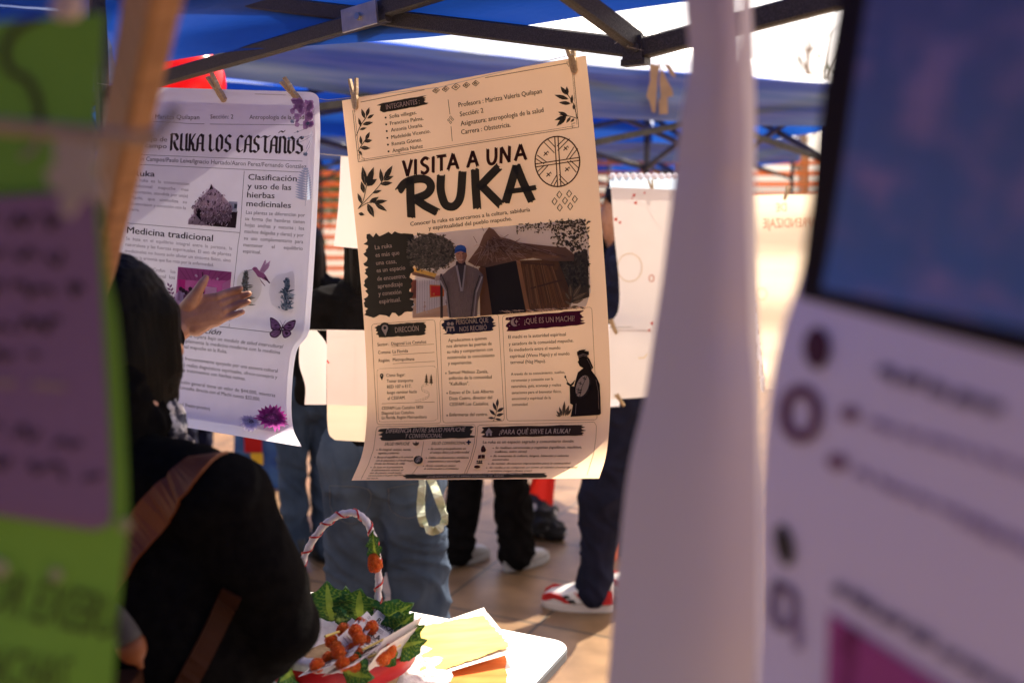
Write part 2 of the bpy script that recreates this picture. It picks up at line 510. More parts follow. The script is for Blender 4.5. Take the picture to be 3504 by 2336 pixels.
# our own canopy: its open side runs from the left distance to the right foreground
E0, ED, EN = Vector((-0.78, 2.9, 0)), Vector((0.795, -0.606, 0)), Vector((-0.606, -0.795, 0))
own = canopy('blue canopy overhead with black hammered frame, posters pegged along its open side',
             (E0*0.89 + ED*-0.60)[:2], ED[:2], EN[:2], 4.2, 3.7, 2.05, 2.27, 3.03, M['tarp'], M['tarp'], M['hammer'], truss=False, seed=1.0)
EP = E0 + EN*0.22
def bar_px(x0, y0, x1, y1, wd=0.024, th=0.036, off=0.0, name='truss_bar', mat=None):
    p0 = EP + EN*off
    a, b = on_plane(x0, y0, p0, EN), on_plane(x1, y1, p0, EN)
    m = MB(); m.bar(a, b, wd, th, up=EN.cross(b-a))
    return m.build(name, mat or M['hammer'], own)
bar_px(120, 395, 1330, 45); bar_px(1230, 56, 1980, -175)
bar_px(-250, -130, 2178, 166, off=-0.032)
J = on_plane(2178, 168, EP, EN)
bar_px(2178, 172, 3500, -170, off=0.0)
m = MB(); m.bar(J + Vector((0, 0, 0.012)), at(1880, -75, 1.72), 0.024, 0.036); m.build('truss_bar', M['hammer'], own)
# pivot bracket where two bars cross, and the joint of the middle
a, b = on_plane(1172, 75, EP + EN*0.024, EN), on_plane(1290, 40, EP + EN*0.024, EN)
m = MB(); m.bar(a, b, 0.006, 0.050, up=EN.cross(b-a))
m.bar(a - EN*0.055, b - EN*0.055, 0.006, 0.050, up=EN.cross(b-a))
br = m.build('pivot_bracket', M['zinc'], own)
c = (a+b)/2
m = MB(); m.tube([c + EN*0.001, c + EN*0.010], 0.008, 10); m.build('bolt', M['steel'], br)
m = MB()
m.box(J, (0.042, 0.032, 0.044), rot=Matrix.Rotation(math.atan2(ED.y, ED.x), 3, 'Z'), taper=0.8)
m.box(J + Vector((0, 0, -0.024)) + EN*0.003, (0.05, 0.022, 0.012), rot=Matrix.Rotation(math.atan2(ED.y, ED.x), 3, 'Z'))
jb = m.build('joint_bracket', M['hammer'], own)
m = MB(); m.tube([J + EN*0.010 + ED*0.008, J + EN*0.021 + ED*0.008, J + EN*0.0215 + ED*0.008], [0.008, 0.0075, 0.004], 12); m.build('bolt', M['hammer'], jb)

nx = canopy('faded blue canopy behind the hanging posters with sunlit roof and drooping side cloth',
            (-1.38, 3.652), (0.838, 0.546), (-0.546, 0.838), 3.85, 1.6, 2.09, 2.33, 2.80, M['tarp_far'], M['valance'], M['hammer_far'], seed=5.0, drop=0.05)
# leaf-shaped patch of sunlight on its side cloth, painted as brown shapes
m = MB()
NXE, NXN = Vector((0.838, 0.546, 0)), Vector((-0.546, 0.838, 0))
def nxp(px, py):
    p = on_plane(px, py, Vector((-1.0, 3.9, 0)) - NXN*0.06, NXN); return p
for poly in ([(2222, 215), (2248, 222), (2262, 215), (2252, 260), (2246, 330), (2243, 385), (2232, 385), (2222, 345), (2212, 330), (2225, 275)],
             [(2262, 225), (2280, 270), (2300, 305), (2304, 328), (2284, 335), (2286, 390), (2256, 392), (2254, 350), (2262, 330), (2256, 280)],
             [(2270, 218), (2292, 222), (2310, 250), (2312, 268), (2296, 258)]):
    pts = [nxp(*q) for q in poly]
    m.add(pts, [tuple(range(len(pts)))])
m.build('painted_sun_patch', M['sun_patch'], nx)

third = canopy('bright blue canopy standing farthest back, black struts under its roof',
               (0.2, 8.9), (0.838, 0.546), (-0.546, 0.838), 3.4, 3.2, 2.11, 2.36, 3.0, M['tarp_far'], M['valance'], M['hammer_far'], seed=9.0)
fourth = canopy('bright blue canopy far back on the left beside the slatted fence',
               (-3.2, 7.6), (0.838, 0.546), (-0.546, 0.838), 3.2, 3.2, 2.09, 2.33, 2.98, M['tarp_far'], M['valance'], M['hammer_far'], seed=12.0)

# canopy added unseen behind the camera to darken and tint the foreground
back = canopy('dark blue canopy added unseen behind the viewpoint to shade the foreground',
              (E0*1.02 + ED*-1.6 + EN*4.0)[:2], ED[:2], EN[:2], 6.0, 3.6, 2.1, 2.32, 3.08, M['tarp'], M['tarp'], M['hammer_far'], seed=3.0)
# ------------------------------------------------------------------ far fence and trees
def slat_fence(x0, x1, Y, label):
    root = thing('slatted_fence', label, 'fence', ((x0+x1)/2, Y, 0))
    for i in range(int((x1-x0)/1.5)+1):
        m = MB(); m.box((x0+i*1.5, Y+0.04, 1.15), (0.07, 0.07, 2.3)); m.build('fence_post', M['brick'], root)
    m = MB()
    z = 0.78
    while z < 2.25:
        m.box(((x0+x1)/2, Y, z), (x1-x0, 0.022, 0.055))
        z += 0.125
    m.build('slat_panel', M['slat'], root)
    m = MB(); m.box(((x0+x1)/2, Y+0.02, 0.36), (x1-x0, 0.12, 0.72)); m.build('base_wall', M['brick'], root)
slat_fence(-7.0, 7.5, 12.0, 'orange slatted fence on an ochre base wall behind the far canopies')

def tree(x, Y, h, label, seed, bare=False):
    rnd = random.Random(seed)
    root = thing('background_tree', label, 'tree', (x, Y, 0), 'trees beyond the fence')
    m = MB()
    m.tube([(x, Y, 0), (x+0.05, Y, h*0.3), (x-0.05, Y, h*0.55)], [0.16, 0.12, 0.07], 9)
    tips = []
    for k in range(16):
        a = rnd.uniform(0, 6.28); z0 = h*rnd.uniform(0.28, 0.55)
        L = h*rnd.uniform(0.25, 0.45)
        p = Vector((x, Y, z0))
        d = Vector((math.cos(a), math.sin(a), rnd.uniform(0.5, 1.2))).normalized()
        q = p + d*L*0.5; r_ = q + (d + Vector((rnd.uniform(-.4, .4), rnd.uniform(-.4, .4), 0.3))).normalized()*L*0.5
        m.tube([p, q, r_], [0.05, 0.03, 0.012], 6)
        for _ in range(3):
            tp = q + (d + Vector((rnd.uniform(-1, 1), rnd.uniform(-1, 1), rnd.uniform(-.2, .6)))).normalized()*L*0.45
            m.tube([q, tp], [0.02, 0.006], 5)
            tips.append(tp)
        tips.append(r_)
    m.build('trunk', M['bark'], root)
    m = MB()
    for tp in tips:
        for _ in range(2 if bare else 55):
            c = tp + Vector((rnd.gauss(0, .28), rnd.gauss(0, .28), rnd.gauss(0, .25)))
            s = rnd.uniform(0.04, 0.09)
            ax = Vector((rnd.uniform(-1, 1), rnd.uniform(-1, 1), rnd.uniform(-1, 1))).normalized()
            bx = ax.cross(Vector((rnd.uniform(-1, 1), rnd.uniform(-1, 1), rnd.uniform(-1, 1)))).normalized()
            m.add([c-ax*s, c+bx*s*0.5, c+ax*s, c-bx*s*0.5], [(0, 1, 2, 3)])
    m.build('crown', M['foliage'], root)
tree(5.6, 19.5, 6.8, 'thin sparsely leaved tree beyond the right end of the fence', 3, True)
tree(-3.2, 15.5, 3.6, 'low leafy tree beyond the fence on the left', 5)
tree(-5.2, 16.0, 4.2, 'taller leafy tree beyond the fence at far left', 6)

# ------------------------------------------------------------------ printed pages
class Page:
    """a hanging sheet: rows of (left px, left py, left distance, right px, right py, right distance) give its bent surface"""
    def __init__(s, rows, bulge=None, NU=24, sub=14, corner=None):
        s.rows = [np.array([r[0], r[1], 1/r[2], r[3], r[4], 1/r[5]], float) for r in rows]
        s.n = len(rows)
        s.NU, s.sub = NU, sub
        s.bulge = bulge
        s.corner = corner
        s.NV = (s.n-1)*sub
        T = np.array([[np.array(s._pt(i/NU, j/sub)) for i in range(NU+1)] for j in range(s.NV+1)])
        s.T = T
        du = np.gradient(T, axis=1); dv = np.gradient(T, axis=0)
        nn = np.cross(du, dv)
        nn /= np.linalg.norm(nn, axis=2, keepdims=True)
        tocam = np.array(EYE) - T
        sg = np.sign((nn*tocam).sum(2, keepdims=True))
        sg = np.sign(np.mean(sg)) * np.ones_like(sg)
        s.Nn = nn*sg
    def row(s, v):
        k = int(min(max(math.floor(v), 0), s.n-2)); t = v-k
        p1, p2 = s.rows[k], s.rows[k+1]
        p0 = s.rows[k-1] if k > 0 else 2*p1-p2
        p3 = s.rows[k+2] if k+2 < s.n else 2*p2-p1
        if t < 0 or t > 1:
            return p1 + (p2-p1)*t
        return 0.5*((2*p1) + (-p0+p2)*t + (2*p0-5*p1+4*p2-p3)*t*t + (-p0+3*p1-3*p2+p3)*t**3)
    def _pt(s, u, v):
        r = s.row(v)
        x, y, i = r[0]+(r[3]-r[0])*u, r[1]+(r[4]-r[1])*u, r[2]+(r[5]-r[2])*u
        Y = 1/i
        if s.bulge: Y += s.bulge(u, v)
        return at(x, y, Y)
    def inv(s, x, y):
        lo, hi = -0.3, s.n-0.7
        def cr(v):
            r = s.row(v)
            return (r[3]-r[0])*(y-r[1]) - (r[4]-r[1])*(x-r[0])
        for _ in range(38):
            m = (lo+hi)/2
            if cr(m) > 0: lo = m
            else: hi = m
        r = s.row(lo)
        dx, dy = r[3]-r[0], r[4]-r[1]
        return (((x-r[0])*dx+(y-r[1])*dy)/(dx*dx+dy*dy), lo)
    def P(s, u, v, off=0.0):
        fu = min(max(u*s.NU, 0), s.NU-1e-6); fv = min(max(v*s.sub, 0), s.NV-1e-6)
        i, j = int(fu), int(fv); a, b = fu-i, fv-j
        T, N = s.T, s.Nn
        def bl(A): return (A[j, i]*(1-a)+A[j, i+1]*a)*(1-b) + (A[j+1, i]*(1-a)+A[j+1, i+1]*a)*b
        p = bl(T)
        if off:
            p = p + bl(N)*off
        return p
    def px(s, x, y, off=0.0):
        u, v = s.inv(x, y)
        return s.P(u, v, off)
    def sheet(s, name, mat, parent, thick=0.0, colmask=None):
        m = MB()
        NU, NV = s.NU*2, s.NV*2
        P = [s.P(i/NU, j/NV*(s.n-1)) for j in range(NV+1) for i in range(NU+1)]
        if s.corner:
            for j in range(NV+1):
                for i in range(NU+1):
                    P[j*(NU+1)+i] = s.corner(s, i/NU, j/NV*(s.n-1), P[j*(NU+1)+i])
        m.grid(P, NU, NV)
        return m.build(name, mat, parent, smooth=True)

GLY = {}
def text_mesh(st, bold=0.0):
    k = (st, bold)
    if k in GLY: return GLY[k]
    cu = bpy.data.curves.new('lettering', 'FONT')
    cu.body = st
    cu.resolution_u = 2
    cu.offset = bold
    o = bpy.data.objects.new('lettering', cu)
    COL.objects.link(o)
    dg = bpy.context.evaluated_depsgraph_get()
    me = o.evaluated_get(dg).to_mesh()
    V = [(v.co.x, v.co.y) for v in me.vertices]
    Fc = [tuple(p.vertices) for p in me.polygons]
    bpy.data.objects.remove(o)
    bpy.data.curves.remove(cu)
    xs = [p[0] for p in V]
    GLY[k] = ([(p[0]-min(xs), p[1]) for p in V], Fc, max(xs)-min(xs))
    return GLY[k]
CAP = None

class Print:
    """ink on a page; every later shape lies a hair above the one before"""
    def __init__(s, page, tr=lambda x, y: (x, y), sc=1.0, base=0.0004):
        s.pg, s.tr, s.sc, s.mb, s.lay = page, tr, sc, MB(), base
    def up(s, k=1): s.lay += 0.00002*k
    def text(s, st, A, B, h, col=(0.03, 0.025, 0.022), bold=0.0, lean=0.0):
        global CAP
        if CAP is None: CAP = max(p[1] for p in text_mesh('H')[0])
        V, Fc, wd = text_mesh(st)
        a, b = s.tr(*A), s.tr(*B)
        ua, ub = s.pg.inv(*a), s.pg.inv(*b)
        hp = h/s.sc
        va = s.pg.inv(a[0], a[1]-hp)[1]-ua[1]; vb = s.pg.inv(b[0], b[1]-hp)[1]-ub[1]
        if bold:                                   # heavier lettering: printed twice, a hair apart
            n_ = len(V)
            V = V+[(p[0]+bold*2.2, p[1]) for p in V]
            Fc = Fc+[tuple(i+n_ for i in f) for f in Fc]
        vs = []
        for q_, (x, y) in enumerate(V):
            t = x/wd
            g = y/CAP
            u = ua[0]+(ub[0]-ua[0])*t + lean*g*0.01
            v = ua[1]+(ub[1]-ua[1])*t + (va+(vb-va)*t)*g
            vs.append(s.pg.P(u, v, s.lay+0.0003+(0.00003 if bold and q_ >= len(V)//2 else 0)))
        s.mb.add(vs, Fc, col)
    def poly(s, pts, col, raw=False):
        s.up()
        q = [p if raw else s.tr(*p) for p in pts]
        tri = geometry.tessellate_polygon([[Vector((p[0], p[1], 0)) for p in q]])
        q = [tuple(p) for p in q]
        st, out, mids = [tuple(t) for t in tri], [], {}
        while st:
            a, b, c = st.pop()
            e = [((q[i][0]-q[j][0])**2+(q[i][1]-q[j][1])**2, i, j, k) for i, j, k in ((a, b, c), (b, c, a), (c, a, b))]
            L, i, j, k = max(e)
            if L < 28**2:
                out.append((a, b, c)); continue
            kk = (min(i, j), max(i, j))
            if kk not in mids:
                q.append(((q[i][0]+q[j][0])/2, (q[i][1]+q[j][1])/2)); mids[kk] = len(q)-1
            m_ = mids[kk]
            st += [(i, m_, k), (m_, j, k)]
        s.mb.add([s.pg.px(p[0], p[1], s.lay) for p in q], out, col)
    def quadgrid(s, a, b, c, d, col, nu=10, nv=10, colf=None):
        """corners tl tr br bl"""
        s.up()
        a, b, c, d = [Vector(s.tr(*p)) for p in (a, b, c, d)]
        P = []
        for j in range(nv+1):
            for i in range(nu+1):
                p = a.lerp(b, i/nu).lerp(d.lerp(c, i/nu), j/nv)
                P.append(s.pg.px(p.x, p.y, s.lay))
        s.mb.grid(P, nu, nv, col, colf=colf)
    def line(s, pts, wd, col, raw=False, taper=None, seg=40):
        s.up()
        q = [Vector(p if raw else s.tr(*p)) for p in pts]
        w_ = wd/(1 if raw else s.sc)/2
        d = []
        for i in range(len(q)-1):
            k = max(1, int((q[i+1]-q[i]).length/seg))
            d += [q[i].lerp(q[i+1], j/k) for j in range(k)]
        d.append(q[-1])
        vs = []
        n = len(d)
        for i, p in enumerate(d):
            t = (d[min(i+1, n-1)]-d[max(i-1, 0)])
            t = t.normalized() if t.length > 0 else Vector((1, 0))
            nn = Vector((-t.y, t.x))
            ww = w_ if taper is None else w_*(taper[0]+(taper[1]-taper[0])*i/max(1, n-1))
            for sg in (1, -1):
                r_ = p+nn*ww*sg
                vs.append(s.pg.px(r_.x, r_.y, s.lay))
        s.mb.add(vs, [(2*i, 2*i+1, 2*i+3, 2*i+2) for i in range(n-1)], col)
    def ell(s, c, rx, ry, col, n=20, rot=0.0):
        s.poly([(c[0]+rx*math.cos(2*math.pi*i/n)*math.cos(rot)-ry*math.sin(2*math.pi*i/n)*math.sin(rot),
                 c[1]+rx*math.cos(2*math.pi*i/n)*math.sin(rot)+ry*math.sin(2*math.pi*i/n)*math.cos(rot)) for i in range(n)], col)
    def ring(s, c, rx, ry, wd, col, n=36):
        s.line([(c[0]+rx*math.cos(2*math.pi*i/n), c[1]+ry*math.sin(2*math.pi*i/n)) for i in range(n+1)], wd, col)
    def diamond(s, c, rx, ry, wd, col, skew=0.0):
        k = [(c[0]-rx, c[1]-skew*-rx), (c[0], c[1]-ry), (c[0]+rx, c[1]-skew*rx), (c[0], c[1]+ry), (c[0]-rx, c[1]-skew*-rx)]
        s.line(k, wd, col)
    def leaf(s, a, b, wd, col, vein=None):
        a, b = Vector(a), Vector(b)
        d = b-a; nn = Vector((-d.y, d.x)).normalized()*wd
        pr = [(0, 0), (0.15, 0.55), (0.4, 1), (0.65, 0.8), (0.85, 0.35), (1, 0)]
        pts = [a+d*t+nn*q for t, q in pr]+[a+d*t-nn*q for t, q in pr[-2:0:-1]]
        s.poly([(p.x, p.y) for p in pts], col)
        if vein:
            s.line([a+d*0.1, a+d*0.85], wd*0.16, vein)
    def brush(s, a, b, hh, col, rag=26, step=7, seed=0, slant=0.0):
        """dry-brush banner from a to b, half height hh, ragged at both ends"""
        rnd = random.Random(seed)
        a, b = Vector(a), Vector(b)
        d = (b-a).normalized(); nn = Vector((-d.y, d.x))
        n = max(4, int(2*hh/step))
        L, Rr = [], []
        for i in range(n+1):
            t = -hh+2*hh*i/n
            L.append(a+nn*t+d*(rnd.uniform(-rag, rag*0.4)+slant*t))
            Rr.append(b+nn*t+d*(rnd.uniform(-rag*0.4, rag)+slant*t))
        topw = [a.lerp(b, k/14)+nn*(-hh-rnd.uniform(0, hh*0.12)) for k in range(1, 14)]
        botw = [a.lerp(b, k/14)+nn*(hh+rnd.uniform(0, hh*0.12)) for k in range(13, 0, -1)]
        s.poly([tuple(p) for p in ([L[0]]+topw+Rr+botw+L[::-1][:-1])], col)
    def stroke(s, pts, wd, col, n=5, seed=0, rag=0.35):
        """bristle brush stroke: several strands that end at different lengths"""
        rnd = random.Random(seed)
        q = [Vector(p) for p in pts]
        # smooth
        for k in range(n):
            o = (k-(n-1)/2)/n*wd
            st = [p.copy() for p in q]
            off = []
            for i, p in enumerate(st):
                t = (st[min(i+1, len(st)-1)]-st[max(i-1, 0)]).normalized()
                off.append(p+Vector((-t.y, t.x))*o)
            t0 = (off[0]-off[1]).normalized(); t1 = (off[-1]-off[-2]).normalized()
            off[0] += t0*wd*rnd.uniform(-rag*0.4, rag); off[-1] += t1*wd*rnd.uniform(-rag*0.4, rag)
            s.line([tuple(p) for p in off], wd/n*1.22, col)
    def build(s, name, parent, ink='ink'):
        return s.mb.build(name, M[ink], parent)

def smooth_path(pts, k=6):
    q = [Vector(p) for p in pts]
    out = []
    for i in range(len(q)-1):
        p0 = q[i-1] if i > 0 else 2*q[0]-q[1]
        p1, p2 = q[i], q[i+1]
        p3 = q[i+2] if i+2 < len(q) else 2*q[-1]-q[-2]
        for j in range(k):
            t = j/k
            out.append(0.5*((2*p1)+(-p0+p2)*t+(2*p0-5*p1+4*p2-p3)*t*t+(-p0+3*p1-3*p2+p3)*t**3))
    out.append(q[-1])
    return [tuple(p) for p in out]

def crop(s, ox, oy):
    return lambda x, y: (ox+x/s, oy+y/s)
C1, C2, C3 = crop(1.96, 1150, 100), crop(2.412, 1180, 750), crop(2.425, 1180, 1050)
C4, C5 = crop(2.24, 380, 200), crop(2.24, 380, 850)

INK = (0.035, 0.028, 0.024)
INK2 = (0.05, 0.047, 0.036)
MAROON = (0.055, 0.018, 0.014)
CREAM = (0.80, 0.62, 0.46)
NAVYI = (0.025, 0.025, 0.055)
PLUM = (0.07, 0.008, 0.035)

# ------------------------------------------------------------------ kraft poster
PK = Page([(1170, 345, 2.27, 2005, 190, 2.03), (1198, 600, 2.265, 2036, 480, 2.025), (1224, 850, 2.26, 2059, 770, 2.02), (1245, 1100, 2.255, 2079, 1060, 2.015),
           (1256, 1330, 2.245, 2089, 1320, 2.005), (1252, 1470, 2.215, 2084, 1470, 1.975), (1237, 1560, 2.165, 2072, 1566, 1.925), (1203, 1643, 2.06, 2050, 1636, 1.83)],
          bulge=lambda u, v: 0.012*math.sin(math.pi*u)*max(0, 1-v/6)+0.0022*math.sin(7*u+1.7*v)+0.0015*math.sin(15*u-2.6*v))
kp = thing('hanging_poster', 'kraft brown poster headed VISITA A UNA RUKA pegged to the line', 'poster', tuple(PK.P(0.5, 7)))
PK.sheet('paper_sheet', M['kraft'], kp)

def sprig(pr, stem, leaves, wd=5, col=INK2, vein=(0.30, 0.22, 0.15)):
    pr.line(smooth_path(stem), wd, col)
    for (a, b, w_) in leaves:
        pr.leaf(a, b, w_, col, vein)

pr = Print(PK, C1, 1.96)
# frame of the header
fr = INK2
for ln, w_ in (([(165, 490), (593, 407)], 3.5), ([(1000, 327), (1550, 230)], 3.5), ([(1595, 300), (1628, 658)], 3), ([(1586, 300), (1616, 640)], 2), ([(112, 545), (150, 890)], 3), ([(124, 545), (160, 875)], 2),
               ([(150, 890), (1628, 658)], 3), ([(170, 876), (1600, 650)], 2), ([(1545, 222), (1585, 222), (1590, 246), (1560, 250), (1550, 228)], 3), ([(1605, 630), (1582, 634), (1586, 662)], 3),
               ([(148, 845), (172, 842), (176, 866), (188, 864), (190, 884)], 3), ([(752, 473), (765, 573)], 3), ([(772, 652), (780, 752)], 3)):
    pr.line(ln, w_*1.15, fr)
for cx, cy in ((672, 412), (736, 402), (805, 388), (875, 376), (938, 364)):
    big = 1.15 if cx == 805 else 0.95
    pr.diamond((cx, cy), 25*big, 19*big, 5, INK, 0.17)
    pr.diamond((cx, cy), 10, 7, 6, INK, 0.17)
for dx, dy in ((0, -20), (-13, -2), (13, -6), (0, 14)):
    pr.diamond((770+dx, 612+dy), 8, 9, 4, INK2)
sprig(pr, [(1620, 600), (1592, 500), (1555, 440), (1530, 400)],
      [((1545, 440), (1508, 385), 13), ((1552, 445), (1548, 385), 12), ((1560, 470), (1466, 442), 14), ((1580, 500), (1586, 440), 10), ((1575, 500), (1495, 492), 13), ((1595, 540), (1598, 500), 9)])
sprig(pr, [(1618, 600), (1570, 585), (1500, 575)], [((1555, 580), (1490, 555), 12), ((1550, 582), (1466, 612), 13), ((1545, 590), (1480, 652), 15), ((1575, 590), (1545, 630), 9), ((1600, 600), (1575, 625), 8)])
sprig(pr, [(138, 715), (165, 650), (205, 590), (218, 560)], [((195, 600), (172, 535), 12), ((205, 585), (225, 525), 12), ((212, 600), (256, 572), 10), ((180, 640), (250, 625), 13), ((170, 655), (152, 595), 10), ((160, 675), (208, 662), 9)])
sprig(pr, [(148, 820), (180, 770), (215, 720)], [((200, 745), (228, 690), 12), ((190, 755), (246, 745), 12), ((172, 775), (165, 715), 10), ((165, 795), (232, 800), 14), ((155, 815), (178, 845), 8)])
sprig(pr, [(150, 1205), (185, 1150), (205, 1060), (230, 960)], [((200, 1050), (180, 920), 20), ((212, 1050), (255, 925), 22), ((190, 1100), (172, 1020), 15), ((175, 1170), (148, 1100), 12), ((205, 1050), (278, 1005), 20)])
sprig(pr, [(150, 1205), (230, 1120), (300, 1040), (335, 970)], [((310, 1030), (300, 935), 14), ((325, 1010), (382, 915), 18), ((320, 1015), (390, 985), 13), ((300, 1040), (382, 1030), 15), ((250, 1100), (310, 1080), 10)])
sprig(pr, [(150, 1205), (215, 1165), (280, 1160)], [((225, 1165), (290, 1125), 15), ((250, 1165), (348, 1150), 15), ((265, 1170), (345, 1220), 15), ((215, 1170), (258, 1262), 20), ((155, 1235), (195, 1245), 12)], wd=5)
# kultrun circle
cc = (1488, 888)
pr.ring(cc, 150, 168, 9, MAROON)
for a, b in (((1470, 722), (1490, 1055)), ((1492, 722), (1512, 1050)), ((1338, 905), (1640, 860)), ((1338, 925), (1640, 880))):
    pr.line([a, b], 7, MAROON)
for ln in ([(1400, 760), (1468, 830)], [(1425, 740), (1472, 790)], [(1570, 735), (1490, 815)], [(1545, 728), (1486, 785)], [(1445, 1045), (1486, 975)], [(1465, 1050), (1490, 1005)],
           [(1560, 1035), (1500, 975)], [(1540, 1045), (1500, 1005)], [(1345, 870), (1400, 905)], [(1352, 845), (1420, 895)], [(1350, 960), (1400, 915)], [(1362, 985), (1425, 915)],
           [(1625, 800), (1570, 870)], [(1600, 790), (1550, 870)], [(1635, 935), (1575, 880)], [(1615, 960), (1555, 885)]):
    pr.line(ln, 6, MAROON)
for c in ((1412, 835), (1545, 800), (1430, 975), (1555, 940)):
    pr.line([(c[0]-15, c[1]+14), (c[0]-2, c[1]), (c[0]+14, c[1]-16), (c[0]+18, c[1]-4)], 7, MAROON)
    pr.line([(c[0]-12, c[1]-10), (c[0]+10, c[1]+10)], 7, MAROON)
for cx, cy in ((1502, 1110), (1470, 1155), (1540, 1150), (1568, 1103), (1606, 1140), (1505, 1197), (1575, 1188)):
    pr.diamond((cx, cy), 17, 24, 7, INK2, 0.1)
pr.build('ornaments', kp)

pr = Print(PK, C1, 1.96, base=0.0006)
pr.brush((300, 530), (592, 478), 30, INK2, seed=2)
pr.up(3)
pr.text('INTEGRANTES :', (338, 540), (562, 500), 33, CREAM, 0.01)
nm = [('Sofia villegas.', (360, 600), (542, 570)), ('Francisca Palma.', (364, 645), (588, 610)), ('Antonia Umaña.', (370, 690), (584, 655)), ('Madeleide Vicencio.', (373, 738), (634, 695)), ('Renata Gómez.', (376, 783), (578, 752)), ('Angélica Nuñez', (380, 828), (584, 796))]
for i, (t_, a, b) in enumerate(nm):
    pr.text(t_, a, b, 25, INK, 0.012)
    pr.ell((333+4*i, 594+45.3*i), 7, 7, INK, 8)
for t_, a, b in (('Profesora : Maritza Valeria Quilapan', (824, 525), (1382, 430)), ('Sección: 2', (833, 587), (990, 560)), ('Asignatura: antropología de la salud', (838, 650), (1393, 557)), ('Carrera : Obstetricia.', (842, 707), (1172, 655))):
    pr.text(t_, a, b, 32, INK, 0.012)
pr.text('Conocer la ruka es acercarnos a la cultura, sabiduría', (500, 1320), (1302, 1222), 27, INK, 0.014)
pr.text('y espiritualidad del pueblo mapuche.', (622, 1347), (1180, 1282), 27, INK, 0.014)
pr.build('header_lettering', kp)

# brush lettering VISITA A UNA / RUKA
pr = Print(PK, C1, 1.96, base=0.0006)
LET = {'V': [[(0, 1), (.5, 0)], [(.5, 0), (1, 1)]], 'I': [[(.5, 1), (.5, 0)]], 'S': [[(.95, .88), (.55, 1), (.1, .8), (.3, .58), (.75, .42), (.9, .18), (.5, 0), (0, .12)]],
       'T': [[(0, .97), (1, .97)], [(.5, .95), (.5, 0)]], 'A': [[(0, 0), (.5, 1)], [(.5, 1), (1, 0)], [(.18, .35), (.85, .35)]], 'U': [[(0, 1), (.02, .35), (.25, .04), (.7, .04), (.98, .35), (1, 1)]],
       'N': [[(0, 0), (0.05, 1)], [(.05, 1), (.95, 0)], [(.95, 0), (1, 1)]]}
seed = 0
for ch, x0, x1 in (('V', 452, 508), ('I', 520, 548), ('S', 570, 622), ('I', 638, 668), ('T', 678, 738), ('A', 752, 820), ('A', 885, 952), ('U', 1020, 1075), ('N', 1108, 1166), ('A', 1204, 1275)):
    for stk in LET[ch]:
        seed += 1
        pts = []
        for (u, v) in stk:
            x = x0+(x1-x0)*u
            yb = 985-(x-465)*0.138; yt = 882-(x-465)*0.138
            pts.append((x - 8*(1-v)*0 , yb+(yt-yb)*v))
        if len(pts) > 2: pts = smooth_path(pts, 4)
        pr.stroke(pts, 20, MAROON, 4, seed, 0.3)
for stk in ([(500, 1005), (502, 1130), (508, 1262)], smooth_path([(425, 1085), (470, 1030), (545, 1005), (612, 1012), (640, 1055), (612, 1105), (530, 1140)], 5), [(535, 1140), (600, 1185), (682, 1228)],
            smooth_path([(708, 980), (706, 1080), (730, 1165), (765, 1190), (805, 1180), (838, 1120), (852, 960)], 5),
            [(935, 940), (940, 1060), (950, 1200)], [(1095, 925), (1030, 990), (960, 1065)], [(985, 1055), (1040, 1110), (1108, 1178)],
            [(1140, 1165), (1175, 1050), (1215, 915)], [(1213, 915), (1255, 1020), (1318, 1155)], [(1155, 1090), (1250, 1078), (1345, 1062)]):
    seed += 1
    pr.stroke(stk, 54 if stk[0][0] != 1155 else 34, INK2, 7, seed, 0.16)
pr.build('brush_title', kp)

# printed photograph: thatched house, man in a poncho, trees
pr = Print(PK, C2, 2.412, base=0.0004)
rnd = random.Random(11)
pr.poly([(520, 140), (930, 95), (1210, 68), (1420, 50), (1980, 0), (2010, 120), (2030, 600), (1990, 720), (1300, 780), (560, 815), (545, 640), (600, 400), (520, 300)], (0.687, 0.687, 0.687))
pr.poly([(560, 520), (560, 815), (880, 800), (870, 480)], (0.66, 0.471, 0.336))
pr.poly([(590, 490), (590, 780), (860, 700), (850, 520), (750, 470)], (0.849, 0.822, 0.795))
for k in range(13):
    pr.line([(600+k*20, 500+k*0.5), (600+k*20, 778-k*6)], 3, (0.498, 0.458, 0.444))
pr.poly([(540, 395), (600, 405), (760, 450), (745, 480), (590, 440), (545, 425)], (0.88, 0.579, 0.147))
pr.poly([(545, 425), (745, 480), (745, 500), (560, 460)], (0.282, 0.174, 0.12))
pr.poly([(700, 540), (820, 545), (820, 635), (705, 645)], (0.849, 0.282, 0.0795))
pr.poly([(712, 550), (808, 555), (808, 628), (715, 634)], (0.822, 0.0525, 0.0457))
pr.poly([(545, 500), (592, 500), (590, 650), (545, 655)], (0.309, 0.12, 0.0795))
pr.poly([(560, 815), (870, 735), (880, 805)], (0.687, 0.471, 0.309))
pr.poly([(745, 470), (830, 445), (830, 490), (748, 510)], (0.552, 0.444, 0.377))
pr.poly([(788, 450), (805, 450), (812, 815), (790, 815)], (0.113, 0.0795, 0.066))
def flecks(n, reg, cols, s0, s1):
    for _ in range(n):
        x, y = reg()
        s_ = rnd.uniform(s0, s1); a = rnd.uniform(0, 6.28)
        pr.lay += 0.0000008
        pts = [(x+s_*math.cos(a), y+s_*math.sin(a)), (x+s_*0.5*math.cos(a+1.6), y+s_*0.5*math.sin(a+1.6)), (x-s_*math.cos(a), y-s_*math.sin(a)), (x-s_*0.5*math.cos(a+1.6), y-s_*0.5*math.sin(a+1.6))]
        q = [pr.tr(*p) for p in pts]
        pr.mb.add([PK.px(p[0], p[1], pr.lay) for p in q], [(0, 1, 2, 3)], rnd.choice(cols))
